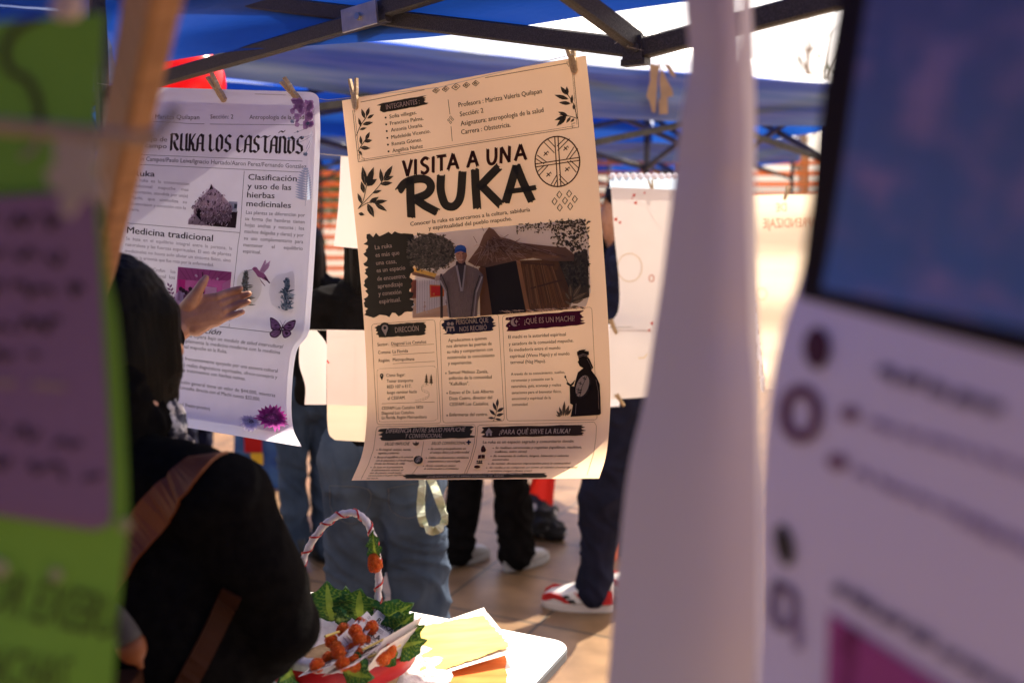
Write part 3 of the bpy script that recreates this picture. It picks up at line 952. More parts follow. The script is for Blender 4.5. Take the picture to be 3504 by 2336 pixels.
def ltree():
    while True:
        x, y = rnd.uniform(515, 930), rnd.uniform(118, 450)
        if (x-710)**2/210**2+(y-270)**2/165**2 < 1+rnd.uniform(-.3, .1): return x, y
def rtree():
    while True:
        x, y = rnd.gauss(1880, 110), rnd.uniform(0, 560)
        if 1690 < x < 2020 and y < 560: return x, y
def rtop():
    x = rnd.uniform(1420, 1990); return x, 40-(x-1420)*0.06+abs(rnd.gauss(0, 40))
GR = [(0.147, 0.127, 0.0863), (0.228, 0.188, 0.127), (0.107, 0.093, 0.066), (0.336, 0.269, 0.188), (0.188, 0.167, 0.107)]
pr.ell((715, 265), 195, 140, (0.21, 0.175, 0.12), 22)
flecks(800, ltree, GR, 9, 20)
pr.poly([(1760, 330), (2005, 250), (2020, 640), (1850, 700), (1780, 500)], (0.0863, 0.0768, 0.0633))
flecks(560, rtree, [(0.0795, 0.0727, 0.0593), (0.134, 0.12, 0.0863), (0.0593, 0.0525, 0.0457)], 9, 20)
flecks(150, rtop, [(0.093, 0.0795, 0.066), (0.147, 0.134, 0.093)], 7, 15)
# hut walls, doorway
pr.poly([(1120, 350), (1760, 330), (1880, 640), (1850, 740), (1300, 785), (1120, 795)], (0.174, 0.093, 0.0525))
for k in range(60):
    x = rnd.uniform(1455, 1740); y0 = rnd.uniform(360, 420)
    dx = (x-1420)*0.28
    pr.lay += 0.000001
    pr.line([(x, y0), (x+dx+20, y0+330)], rnd.uniform(3, 7), rnd.choice([(0.336, 0.174, 0.0795), (0.458, 0.255, 0.12), (0.228, 0.113, 0.0593), (0.39, 0.188, 0.0795)]))
pr.poly([(1415, 335), (1450, 330), (1535, 760), (1505, 765)], (0.498, 0.242, 0.107))
pr.poly([(1150, 390), (1420, 340), (1500, 768), (1215, 788)], (0.0417, 0.0336, 0.0309))
pr.poly([(1110, 400), (1165, 395), (1222, 788), (1125, 795)], (0.309, 0.147, 0.0727))
pr.line([(1540, 570), (1800, 500)], 14, (0.147, 0.0795, 0.0525))
pr.line([(1465, 360), (1740, 380)], 12, (0.147, 0.0795, 0.0525))
# thatch
pr.poly([(1020, 350), (1110, 230), (1150, 130), (1195, 65), (1235, 85), (1290, 150), (1420, 190), (1640, 215), (1830, 235), (1900, 290), (1895, 345), (1700, 345), (1560, 320), (1400, 345), (1180, 395), (1080, 385)], (0.242, 0.14, 0.093))
for k in range(330):
    t = rnd.random()
    x0 = 1195+rnd.uniform(-20, 60); y0 = 90+rnd.uniform(0, 60)
    x1 = 1040+850*t; y1 = 375-60*math.sin(t*3.1)-(90 if t > .6 else 20)*t+40
    a, b = sorted((rnd.uniform(0.1, 1), rnd.uniform(0.1, 1)))
    b = min(b, a+0.3)
    sag = 24*math.sin(math.pi*(a+b)/2)
    pr.lay += 0.0000008
    pr.line([(x0+(x1-x0)*a, y0+(y1-y0)*a**0.8+rnd.uniform(-8, 8)), (x0+(x1-x0)*b, y0+(y1-y0)*b**0.8+rnd.uniform(-8, 8))], rnd.uniform(2.5, 6),
            rnd.choice([(0.417, 0.269, 0.188), (0.147, 0.0795, 0.0525), (0.336, 0.201, 0.134), (0.498, 0.35, 0.269), (0.188, 0.0998, 0.066), (0.282, 0.161, 0.0998)]))
for k in range(26):
    x = rnd.uniform(1080, 1440); y = 190+rnd.uniform(0, 130)+(x-1080)*0.05
    pr.line([(x, y), (x+rnd.uniform(20, 110), y-rnd.uniform(-50, 70))], 2.5, (0.579, 0.431, 0.35))
for a, b in (((1165, 95), (1150, 60)), ((1080, 140), (1110, 195)), ((1420, 190), (1465, 160)), ((1330, 150), (1370, 125))):
    pr.line([a, b], 4, (0.147, 0.093, 0.066))
# man
pr.up(4)
pr.poly([(935, 345), (1010, 345), (1025, 400), (930, 400)], (0.0795, 0.0525, 0.0525))
pr.poly([(942, 240), (1018, 240), (1026, 300), (1012, 345), (985, 366), (960, 360), (938, 330), (930, 285)], (0.552, 0.296, 0.188))
pr.poly([(990, 250), (1018, 245), (1026, 300), (1012, 345), (985, 366)], (0.39, 0.201, 0.127))
pr.poly([(924, 285), (926, 235), (945, 215), (975, 209), (1005, 218), (1020, 240), (1020, 276), (975, 262), (940, 272)], (0.0457, 0.134, 0.471))
pr.line([(930, 262), (975, 248), (1020, 262)], 4, (0.0282, 0.066, 0.255))
for x in (955, 992): pr.line([(x-9, 283), (x+9, 281)], 5, (0.093, 0.0525, 0.0457))
pr.line([(972, 290), (970, 312), (980, 313)], 3, (0.282, 0.134, 0.0863))
pr.line([(958, 332), (975, 338), (995, 330)], 5, (0.755, 0.525, 0.444))
pon = [(940, 372), (870, 415), (800, 485), (805, 520), (850, 590), (862, 680), (880, 810), (1110, 800), (1118, 680), (1160, 510), (1163, 460), (1110, 405), (1020, 372), (980, 385)]
pr.poly(pon, (0.242, 0.188, 0.174))
for k in range(200):
    x, y = rnd.uniform(860, 1110), rnd.uniform(420, 800)
    pr.lay += 0.0000008
    pr.line([(x, y), (x+rnd.uniform(-3, 3), y+rnd.uniform(14, 40))], 3, rnd.choice([(0.296, 0.235, 0.215), (0.188, 0.147, 0.134), (0.269, 0.208, 0.188)]))
pr.poly([(935, 378), (1025, 375), (1010, 480), (992, 600), (965, 480)], (0.107, 0.0863, 0.0795))
for a, b, w_, c in (((945, 380), (988, 590), 16, (0.579, 0.511, 0.484)), ((1018, 376), (994, 590), 14, (0.498, 0.431, 0.404)), ((958, 378), (990, 560), 6, (0.12, 0.093, 0.0863)),
                    ((812, 500), (862, 600), 14, (0.606, 0.552, 0.511)), ((862, 600), (885, 800), 8, (0.552, 0.498, 0.458)), ((830, 470), (872, 570), 10, (0.093, 0.0795, 0.0727)), ((872, 570), (900, 805), 9, (0.0863, 0.0727, 0.066)),
                    ((1158, 470), (1110, 600), 12, (0.606, 0.552, 0.511)), ((1110, 600), (1090, 800), 8, (0.498, 0.444, 0.417)), ((1140, 460), (1095, 590), 9, (0.093, 0.0795, 0.0727)), ((1095, 590), (1068, 800), 9, (0.093, 0.0795, 0.0727))):
    pr.line([a, b], w_, c)
# plant at the corner
for a, b, w_ in (((1890, 640), (1880, 530), 18), ((1905, 640), (1975, 530), 20), ((1900, 660), (2020, 600), 18), ((1880, 660), (1842, 600), 14), ((1885, 700), (1840, 668), 12), ((1900, 690), (1992, 660), 14), ((1890, 720), (1955, 715), 10)):
    pr.leaf(a, b, w_, (0.188, 0.14, 0.0863), (0.471, 0.363, 0.228))
pr.line([(1900, 600), (1895, 680), (1875, 735)], 5, (0.147, 0.107, 0.0727))
# ragged torn print edge
for k in range(70):
    x = rnd.uniform(1300, 1990); pr.lay += 0.000001
    pr.line([(x, 752-(x-1300)*0.05), (x+rnd.uniform(15, 60), 765-(x-1300)*0.055+rnd.uniform(-8, 10))], 5, rnd.choice([(0.147, 0.107, 0.0795), (0.849, 0.593, 0.404)]))
pr.build('printed_photo', kp)

# dark brush block and banners
pr = Print(PK, C2, 2.412, base=0.0010)
pr.brush((185, 470), (545, 440), 315, INK2, rag=30, step=16, seed=5, slant=-0.08)
pr.brush((275, 925), (655, 900), 50, INK2, rag=28, step=9, seed=6)
pr.ell((332, 905), 48, 55, INK2, 16)
pr.brush((830, 890), (1225, 858), 58, NAVYI, rag=30, step=9, seed=7)
pr.brush((1360, 865), (1950, 810), 56, PLUM, rag=34, step=9, seed=8)
pr.tr, pr.sc = C3, 2.425
pr.brush((310, 1060), (1050, 1035), 48, INK2, rag=34, step=9, seed=9)
pr.brush((1150, 1040), (1970, 1022), 42, (0.055, 0.035, 0.026), rag=36, step=9, seed=10)
pr.brush((510, 1408), (1660, 1398), 17, INK2, rag=30, step=6, seed=12)
pr.build('brush_banners', kp)

pr = Print(PK, C2, 2.412, base=0.0012)
for t_, a, b in (('La ruka', (252, 250), (392, 232)), ('es más que', (257, 313), (453, 292)), ('una casa,', (262, 378), (430, 362)), ('es un espacio', (266, 440), (502, 415)),
                 ('de encuentro,', (271, 508), (508, 484)), ('aprendizaje', (276, 570), (480, 549)), ('y conexión', (281, 632), (468, 614)), ('espiritual.', (287, 696), (465, 677))):
    pr.text(t_, a, b, 36, CREAM, 0.006)
pr.text('DIRECCIÓN', (418, 936), (612, 920), 44, CREAM, 0.008)
pr.text('PERSONAL QUE', (922, 868), (1187, 850), 40, CREAM, 0.008)
pr.text('NOS RECIBIÓ', (950, 926), (1175, 910), 40, CREAM, 0.008)
pr.text('¿QUÉ ES UN MACHI?', (1483, 862), (1900, 838), 44, CREAM, 0.008)
pr.ell((332, 898), 27, 30, CREAM, 14); pr.poly([(308, 912), (356, 910), (338, 962)], CREAM); pr.ell((332, 896), 12, 13, INK2, 10)
for x in (858, 888):
    pr.ell((x, 862), 14, 15, CREAM, 10); pr.poly([(x-16, 884), (x+15, 882), (x+22, 920), (x+10, 922), (x+8, 898), (x-6, 898), (x-8, 924), (x-20, 924)], CREAM)
pr.poly(smooth_path([(1412, 812), (1378, 828), (1374, 862), (1398, 884), (1425, 876), (1402, 862), (1396, 835), (1412, 812)], 4), CREAM)
pr.poly([(1418, 822), (1423, 838), (1436, 842), (1424, 848), (1419, 866), (1413, 849), (1403, 844), (1413, 838)], CREAM)
for q in ((1352, 820), (1358, 850), (1362, 880), (1382, 808), (1442, 820), (1440, 868)): pr.ell(q, 4, 4, CREAM, 6)
pr.tr, pr.sc = C3, 2.425
pr.text('DIFERENCIA ENTRE SALUD MAPUCHE', (342, 1048), (995, 1034), 36, CREAM, 0.008, 0.4)
pr.text('Y CONVENCIONAL', (497, 1090), (808, 1086), 36, CREAM, 0.008, 0.4)
pr.text('¿PARA QUÉ SIRVE LA RUKA?', (1282, 1058), (1868, 1050), 40, CREAM, 0.008, 0.2)
pr.poly([(1165, 1045), (1198, 1004), (1230, 1042), (1222, 1042), (1222, 1070), (1205, 1070), (1205, 1048), (1192, 1048), (1192, 1071), (1174, 1071), (1174, 1046)], CREAM)
pr.text('Respetemos, valoremos y aprendamos de nuestra cultura mapuche.', (590, 1399), (1475, 1394), 12, CREAM, 0.008)
pr.text('¡CUIDEMOS LAS ÚLTIMAS FORMAS DE VIDA!', (680, 1420), (1315, 1414), 14, CREAM, 0.012)
pr.build('banner_lettering', kp)

# boxes, rules, small pictures
pr = Print(PK, C3, 2.425, base=0.0005)
RUL = (0.16, 0.075, 0.045)
def rbox(a, b, c, d, w_=3, r_=22, col=RUL):
    cs = [Vector(p) for p in (a, b, c, d)]
    pts = []
    for i in range(4):
        p, q, n_ = cs[i], cs[i-1], cs[(i+1) % 4]
        d1 = (q-p).normalized()*r_; d2 = (n_-p).normalized()*r_
        pts += [p+d1, p+d1*0.3+d2*0.3, p+d2]
    pts.append(pts[0])
    pr.line([tuple(p) for p in pts], w_, col)
rbox((222, 142), (748, 105), (798, 965), (268, 975))
rbox((790, 105), (1275, 60), (1325, 945), (815, 962))
rbox((1308, 72), (2050, 0), (2095, 935), (1345, 945))
pr.line([(1105, 990), (1120, 980), (2070, 955), (2088, 985), (2085, 1080), (2065, 1220), (2010, 1395)], 3, RUL)
pr.line([(1105, 990), (1090, 1150), (1050, 1290), (1010, 1385)], 3, RUL)
pr.line([(262, 1010), (275, 992), (1070, 975), (1088, 1000), (1075, 1130), (1040, 1270), (990, 1385)], 3, RUL)
pr.line([(262, 1010), (240, 1180), (195, 1310), (135, 1430)], 3, RUL)
pr.line([(655, 1118), (635, 1240)], 3, RUL); pr.line([(605, 1325), (560, 1390)], 3, RUL)
for a, b in (((388, 328), (740, 308)), ((398, 397), (745, 376)), ((400, 470), (750, 450)), ((308, 802), (745, 787))): pr.line([a, b], 3, RUL)
def dash(pts, n):
    q = [Vector(p) for p in pts]
    for i in range(len(q)-1):
        k = max(1, int((q[i+1]-q[i]).length/n))
        for j in range(k):
            pr.line([tuple(q[i].lerp(q[i+1], j/k)), tuple(q[i].lerp(q[i+1], (j+0.6)/k))], 3, RUL)
dash([(290, 512), (740, 488), (762, 510), (775, 925), (745, 945), (295, 955), (284, 935), (272, 530), (290, 512)], 16)
pr.ell((311, 568), 15, 17, INK, 12); pr.poly([(297, 576), (325, 574), (314, 608)], INK); pr.ell((311, 567), 6, 7, CREAM, 8)
for x, y in ((682, 552), (722, 556)):
    for k in range(3): pr.poly([(x, y+k*22), (x-10-4*k, y+32+k*22), (x+10+4*k, y+32+k*22)], (0.12, 0.085, 0.05))
    pr.line([(x, y+70), (x+2, y+92)], 5, INK)
for o in (-7, 7):
    dash(smooth_path([(700, 640+o), (650, 655+o), (648, 690+o), (700, 712+o), (700, 745+o), (640, 772+o), (585, 782+o)], 3), 14)
sprig(pr, [(1240, 950), (1262, 880), (1275, 820)], [((1270, 830), (1276, 760), 12), ((1262, 860), (1236, 790), 13), ((1270, 870), (1328, 835), 14), ((1255, 900), (1205, 850), 13), ((1262, 905), (1326, 885), 13), ((1248, 925), (1192, 922), 10), ((1252, 930), (1310, 940), 10)], col=(0.045, 0.04, 0.045))
# drummer silhouette
BK = (0.018, 0.013, 0.012)
pr.poly([(1942, 400), (1975, 385), (2015, 395), (2028, 440), (2042, 470), (2065, 500), (2050, 520), (2095, 580), (2122, 640), (2128, 760), (2132, 890), (1880, 912), (1905, 780), (1912, 640), (1940, 540), (1985, 505), (1955, 488), (1945, 465), (1938, 455), (1948, 440)], BK)
pr.poly([(1935, 400), (1932, 372), (1950, 358), (1975, 352), (2008, 350), (1995, 362), (2030, 365), (2032, 395), (1990, 400)], BK)
pr.poly([(2000, 400), (2035, 425), (2068, 500), (2050, 520), (2075, 560), (2055, 570), (2030, 500)], BK)
for q in (([(1938, 405), (1985, 388), (2030, 402)], 6), ([(1940, 418), (1985, 400), (2032, 416)], 4), ([(2015, 425), (2045, 480), (2060, 520)], 3), ([(2090, 600), (2110, 700), (2115, 850)], 3), ([(1925, 800), (1920, 890)], 3)): pr.line(q[0], q[1], (0.45, 0.33, 0.24))
pr.poly([(1905, 640), (1880, 660), (1848, 640), (1845, 628), (1862, 625), (1880, 640), (1920, 600)], BK)
pr.poly([(1872, 650), (1915, 660), (1905, 820), (1875, 800)], BK)
pr.line([(1862, 640), (1838, 580)], 5, BK); pr.ell((1836, 578), 8, 12, BK, 10)
pr.ell((1985, 660), 58, 102, (0.05, 0.035, 0.03), 24, 0.35)
pr.ell((1978, 655), 50, 94, (0.70, 0.53, 0.38), 24, 0.35)
pr.line([(2015, 572), (1975, 660), (1955, 745)], 5, (0.10, 0.06, 0.05))
for c in ((1995, 590), (1962, 632), (1945, 685)): pr.line([(c[0]-16, c[1]-6), (c[0]+16, c[1]+8)], 5, BK); pr.line([(c[0]+4, c[1]-16), (c[0]-4, c[1]+16)], 5, BK)
pr.ell((2050, 668), 20, 26, BK, 12)
for a, b, w_ in (((1820, 910), (1830, 780), 14), ((1810, 910), (1785, 830), 12), ((1835, 910), (1868, 815), 13), ((1800, 912), (1762, 865), 10), ((1850, 905), (1888, 845), 10), ((1795, 914), (1758, 900), 7)):
    pr.leaf(a, b, w_, (0.09, 0.07, 0.045), (0.32, 0.23, 0.15))
pr.line([(1880, 912), (2125, 895)], 7, BK)
# small icons of the last boxes
for a, b, w_ in (((598, 1165), (600, 1120), 10), ((596, 1160), (568, 1130), 9), ((602, 1160), (624, 1128), 9)): pr.leaf(a, b, w_, (0.10, 0.07, 0.04), (0.3, 0.2, 0.14))
pr.line([(1035, 1112), (1035, 1152)], 14, NAVYI); pr.line([(1016, 1132), (1054, 1130)], 14, NAVYI)
pr.ell((614, 1284), 38, 36, INK2, 18); pr.line([(600, 1312), (626, 1255)], 4, CREAM)
for k in range(4): pr.line([(604+6*k, 1300-12*k), (588+6*k, 1290-12*k)], 5, CREAM); pr.line([(606+6*k, 1298-12*k), (626+5*k, 1296-12*k)], 5, CREAM)
pr.poly([(1135, 1200), (1140, 1175), (1155, 1155), (1170, 1178), (1178, 1200), (1170, 1218), (1140, 1220)], MAROON)
pr.poly([(1112, 1245), (1138, 1240), (1168, 1242), (1166, 1274), (1138, 1272), (1108, 1276)], MAROON); pr.line([(1139, 1242), (1136, 1272)], 3, CREAM)
for x in (1105, 1122, 1138): pr.ell((x, 1298), 8, 8, INK, 8)
pr.poly([(1090, 1318), (1110, 1306), (1140, 1306), (1150, 1318)], INK)
pr.ell((1102, 1345), 26, 13, MAROON, 14)
pr.build('printed_boxes', kp)

pr = Print(PK, C3, 2.425, base=0.0006)
for t_, a, b, h in (('Sector:', (272, 325), (363, 319), 26), ('Diagonal Los Castaños', (388, 318), (677, 300), 26), ('Comuna:', (278, 390), (383, 384), 26), ('La Florida', (398, 383), (525, 375), 26),
                    ('Región:', (283, 458), (375, 452), 26), ('Metropolitana', (400, 450), (578, 442), 26), ('Cómo llegar:', (346, 580), (502, 573), 26), ('Tomar transporte', (350, 627), (568, 620), 26),
                    ('RED 107 o E17,', (352, 675), (553, 667), 26), ('luego caminar hacia', (353, 722), (598, 713), 26), ('el CESFAM.', (356, 770), (503, 763), 26),
                    ('CESFAM Los Castaños 5820', (308, 852), (650, 842), 25), ('Diagonal Los Castaños,', (308, 893), (578, 885), 25), ('La Florida, Región Metropolitana', (308, 930), (680, 922), 24),
                    ('Agradecemos a quienes', (860, 290), (1178, 270), 27), ('nos abrieron las puertas de', (847, 338), (1220, 315), 27), ('su ruka y compartieron con', (850, 385), (1228, 363), 27),
                    ('nosotros/as su conocimiento', (854, 432), (1243, 412), 27), ('y experiencias.', (858, 480), (1057, 470), 27), ('Samuel Melinao Zavala,', (862, 556), (1190, 547), 27), ('anfitrión de la comunidad', (864, 604), (1220, 592), 27),
                    ('"Kalfullkan".', (868, 651), (1032, 647), 27), ('Estuvo el Dr. Luis Alberto', (870, 723), (1235, 712), 27), ('Deza Castro, director del', (870, 772), (1223, 762), 27), ('CESFAM Los Castaños.', (870, 820), (1197, 814), 27),
                    ('Enfermeras del centro.', (870, 907), (1187, 902), 27),
                    ('El machi es la autoridad espiritual', (1358, 262), (1835, 238), 27), ('y sanadora de la comunidad mapuche.', (1362, 320), (1898, 290), 27), ('Es mediador/a entre el mundo', (1368, 370), (1790, 350), 27),
                    ('espiritual (Wenu Mapu) y el mundo', (1371, 422), (1866, 398), 27), ('terrenal (Nag Mapu).', (1375, 472), (1668, 460), 27),
                    ('A través de su conocimiento, sueños,', (1380, 568), (1828, 550), 23), ('ceremonias y conexión con la', (1382, 620), (1730, 606), 23), ('naturaleza, guía, aconseja y realiza', (1384, 670), (1796, 656), 23),
                    ('sanaciones para el bienestar físico,', (1386, 722), (1798, 710), 23), ('emocional y espiritual de la', (1387, 772), (1710, 762), 23), ('comunidad.', (1388, 820), (1522, 817), 23),
                    ('SALUD MAPUCHE', (328, 1150), (533, 1147), 26), ('SALUD CONVENCIONAL', (718, 1144), (1002, 1140), 26), ('Es integral: cuerpo, mente,', (282, 1192), (548, 1192), 18), ('espíritu y entorno.', (275, 1222), (452, 1220), 18),
                    ('Busca el equilibrio y la armonía', (265, 1256), (565, 1254), 17), ('con la naturaleza y el itrófi mogen', (256, 1283), (570, 1282), 17), ('(todas las formas de vida).', (245, 1308), (498, 1307), 16),
                    ('Se basa en la prevención,', (232, 1338), (482, 1337), 15), ('la alimentación natural, el', (220, 1362), (478, 1361), 14), ('uso de plantas medicinales,', (205, 1384), (470, 1383), 13), ('ceremonias y la guía espiritual', (192, 1406), (492, 1402), 12), ('del machi.', (178, 1429), (275, 1427), 11),
                    ('Se centra principalmente en', (710, 1186), (1002, 1184), 19), ('el cuerpo físico y la enfermedad.', (704, 1217), (1032, 1214), 19), ('Utiliza medicamentos sintéticos,', (692, 1260), (1028, 1258), 18), ('tratamientos y tecnología.', (684, 1290), (958, 1287), 17),
                    ('Actúa cuando ya existe', (666, 1326), (915, 1325), 16), ('la enfermedad o el síntoma.', (655, 1350), (943, 1349), 15),
                    ('La ruka es un espacio sagrado y comunitario donde:', (1146, 1133), (1902, 1124), 24), ('Se realizan ceremonias y rogativas (nguillatun, machitun,', (1246, 1178), (1964, 1172), 19), ('trafkintu, entre otras).', (1242, 1210), (1512, 1208), 18),
                    ('Se transmite la cultura, lengua, historias y saberes', (1230, 1246), (1855, 1242), 17), ('ancestrales.', (1222, 1275), (1362, 1274), 16), ('Se toman decisiones importantes para la comunidad.', (1212, 1308), (1872, 1304), 15),
                    ('Se recibe y se comparte en torno al nütram (conversación)', (1195, 1341), (1925, 1337), 14), ('y al küme mogen (buen vivir).', (1184, 1368), (1552, 1366), 13)):
    pr.text(t_, a, b, h, INK, 0.010 if h > 20 else 0.018, 0.25 if a[1] > 1140 else 0)
for q in ((840, 550), (850, 715), (850, 900)): pr.ell(q, 6, 6, INK, 7)
for q in ((268, 1186), (250, 1248), (218, 1332), (697, 1180), (677, 1253), (653, 1320), (1232, 1172), (1214, 1240), (1195, 1303), (1178, 1336)): pr.ell(q, 5, 4, INK, 6)
pr.build('body_lettering', kp)

# ------------------------------------------------------------------ lilac poster
def round_corner(pg, u, v, p):
    # the two upper corners and the loose right edge are rounded a little
    ru, rv = 0.05, 0.22
    for (cu, cv, du) in ((1, 0, -1),):
        a, b = (cu-u)*-du/ru, v/rv
        if 0 <= a < 1 and 0 <= b < 1:
            x, y = 1-a, 1-b
            d = math.hypot(x, y)
            m_ = max(x, y)
            if d > 0:
                k = m_/d
                return pg.P(cu+du*ru*(1-x*k), rv*(1-y*k))
    return p
LP = Page([(440, 296, 2.34, 1090, 316, 2.22), (424, 414, 2.34, 1096, 430, 2.22), (412, 530, 2.34, 1093, 556, 2.22), (394, 762, 2.335, 1080, 826, 2.215), (380, 985, 2.33, 1064, 1066, 2.21),
           (372, 1062, 2.325, 1054, 1144, 2.20), (368, 1118, 2.32, 1014, 1206, 2.20), (365, 1250, 2.315, 998, 1350, 2.195), (372, 1365, 2.30, 1003, 1462, 2.17), (388, 1420, 2.26, 1032, 1528, 2.11)],
          bulge=lambda u, v: 0.006*math.sin(u*11)*max(0, 1-v/3)+0.010*math.sin(math.pi*u*1.5)*min(1, v/9), sub=10, corner=round_corner)
lp = thing('hanging_poster', 'white and lilac newspaper-style poster headed RUKA LOS CASTAÑOS', 'poster', tuple(LP.P(0.5, 9)))
LP.sheet('paper_sheet', M['white_paper'], lp)

GR1 = (0.13, 0.115, 0.13)
GR2 = (0.30, 0.27, 0.30)
DK = (0.055, 0.045, 0.055)
LIL = (0.80, 0.73, 0.88)
pr = Print(LP, C4, 2.24, base=0.0007)
# lilac ground of the print
m = pr.mb
NU, NV = 48, 180
pts = []
for j in range(NV+1):
    v = 0.42+(8.35-0.42)*j/NV
    for i in range(NU+1):
        pts.append(LP.P(0.012+0.962*i/NU, v, 0.0005))
def lil(i, j):
    t = max(0, 1-j/54)*0.55+max(0, (j-108)/72)*0.6+0.12*(i/NU)
    t = min(1, max(0.06, t))
    return tuple(0.93+(c-0.93)*t for c in LIL)
m.grid(pts, NU, NV, colf=lil)
pr.build('printed_ground', lp, 'ink_ground')

pr = Print(LP, C4, 2.24, base=0.0007)
for ln in ([(150, 488), (320, 487), (480, 490), (580, 500), (800, 505), (1480, 512)], [(215, 738), (1468, 788)], [(190, 812), (1463, 872)], [(1022, 862), (1005, 1100), (990, 1335), (975, 1420), (960, 1568)], [(120, 1262), (987, 1336)]):
    pr.line(ln, 3.5, GR1)
pr.tr = C5
pr.line([(972, 0), (905, 605)], 3, GR1)
pr.line([(830, 598), (1255, 646)], 4, DK)
pr.build('rules', lp)

pr = Print(LP, C4, 2.24, base=0.0008)
pr.text('Profesora: Maritza Quilapan', (115, 462), (678, 468), 34, GR1)
pr.text('Sección: 2', (762, 463), (938, 463), 32, GR1)
pr.text('Antropología de la salud', (1062, 466), (1480, 468), 32, GR1)
pr.text('Trabajo de', (160, 628), (430, 638), 34, GR1, 0.008)
pr.text('campo', (262, 682), (427, 690), 34, GR1, 0.008)
pr.text('Juan Campos/Paulo Leiva/Ignacio Hurtado/Aaron Perez/Fernando González', (180, 782), (1497, 845), 33, GR1)
pr.text('Ruka', (172, 902), (334, 906), 42, DK, 0.01)
for t_, a, b in (('La  ruka  es  la  construcción', (165, 940), (600, 974)), ('tradicional    mapuche    mas', (160, 985), (595, 1018)), ('importante, atendida por un(a)', (155, 1030), (590, 1066)), ('Machi,   que   simboliza   su', (150, 1076), (582, 1112)), ('cosmovision y conexión con la', (145, 1122), (575, 1158)), ('tierra.', (140, 1166), (218, 1174))):
    pr.text(t_, a, b, 24, GR2)
for t_, a, b in (('Clasificación', (1052, 930), (1423, 942)), ('y uso de las', (1046, 998), (1380, 1010)), ('hierbas', (1043, 1066), (1253, 1073)), ('medicinales', (1038, 1132), (1378, 1147))):
    pr.text(t_, a, b, 44, DK, 0.012)
for t_, a, b in (('Las plantas se diferencian por', (1036, 1192), (1488, 1214)), ('su  forma  (las  hembras  tienen', (1030, 1240), (1484, 1266)), ('hojas  anchas  y  oscuras ;  los', (1028, 1288), (1481, 1316)), ('machos delgadas y claras) y por', (1024, 1338), (1477, 1368)),
                 ('su  uso  complementario  para', (1020, 1388), (1473, 1418)), ('mantener      el      equilibrio', (1016, 1440), (1470, 1470)), ('espiritual.', (1012, 1488), (1150, 1498))):
    pr.text(t_, a, b, 27, GR1)
pr.text('Medicina tradicional', (122, 1338), (780, 1402), 50, DK, 0.012)
for t_, a, b in (('Se  basa  en  el  equilibrio  integral  entre  la  persona,  la', (115, 1390), (928, 1468)), ('naturaleza y las fuerzas espirituales. El uso de plantas', (112, 1436), (922, 1514)), ('medicinales no busca solo aliviar un síntoma físico, sino', (108, 1484), (918, 1560)), ('restituir la armonía que fue rota por la enfermedad.', (105, 1530), (788, 1594))):
    pr.text(t_, a, b, 25, GR2)
pr.tr = C5
for t_, a, b in (('DIRECCIÓN:   Cesfan    los', (97, 152), (495, 192)), ('castaños  /  Diagonal  los', (92, 196), (490, 236)), ('castaños #5820', (88, 240), (305, 262))):
    pr.text(t_, a, b, 27, GR2)
pr.text('Información', (480, 625), (833, 662), 42, DK, 0.012, 0.3)
for t_, a, b in (('El programa Opera bajo un modulo de salud intercultural', (440, 660), (1312, 764)), ('que complementa la medicina moderna con la medicina', (440, 704), (1296, 808)), ('tradicional mapuche en la Ruka.', (450, 750), (890, 802)),
                 ('El Machi frecuentemente apoyado por una asesora cultural', (440, 838), (1277, 950)), ('(lawen keyu) realiza diagnósticos espirituales, ofrece consejería y', (400, 880), (1274, 998)), ('prescribe tratamientos con hierbas nativas.', (445, 928), (1032, 1010)),
                 ('La atención general tiene un valor de $44.000, mientras', (440, 1020), (1260, 1138)), ('que la consulta directa con el Machi cuesta $32.000.', (440, 1062), (1145, 1168)), ('Pewkayal (hasta pronto)', (440, 1190), (760, 1240))):
    pr.text(t_, a, b, 27, GR1)
pr.build('body_lettering', lp)

# broad-nib title RUKA LOS CASTAÑOS
pr = Print(LP, C4, 2.24, base=0.0007)
BLK = {'R': [[(.12, 0), (.12, 1)], [(.0, .95), (.6, .98), (.85, .8), (.8, .62), (.15, .5)], [(.45, .5), (.62, .2), (.95, .0)]], 'U': [[(.12, 1), (.1, .12), (.35, 0), (.75, .08)], [(.8, 1), (.82, .12), (.98, 0)]],
       'K': [[(.12, 1), (.12, 0)], [(.85, 1), (.2, .5)], [(.3, .55), (.62, .35), (.65, .1), (.95, 0)]], 'A': [[(.05, .0), (.12, .2), (.15, .75), (.5, 1), (.85, .85)], [(.82, .95), (.82, .1), (1, 0)], [(.15, .45), (.82, .45)]],
       'L': [[(.1, 1), (.2, .85), (.2, .15), (.5, 0), (.9, .12)]], 'O': [[(.5, 1), (.12, .8), (.12, .15), (.5, 0)], [(.5, 1), (.88, .82), (.88, .15), (.5, 0)]], 'S': [[(.9, .88), (.55, 1), (.15, .8), (.2, .58), (.8, .42), (.88, .15), (.5, 0), (.02, .12)]],
       'C': [[(.9, .88), (.5, 1), (.12, .8), (.12, .15), (.5, 0), (.95, .12)]], 'T': [[(.0, .9), (.3, 1), (.7, .9), (1, 1)], [(.5, .95), (.5, .12), (.75, 0)]], 'N': [[(.0, .95), (.15, .98), (.15, .0)], [(.15, .85), (.5, 1), (.82, .85), (.82, .1), (1, 0)]]}
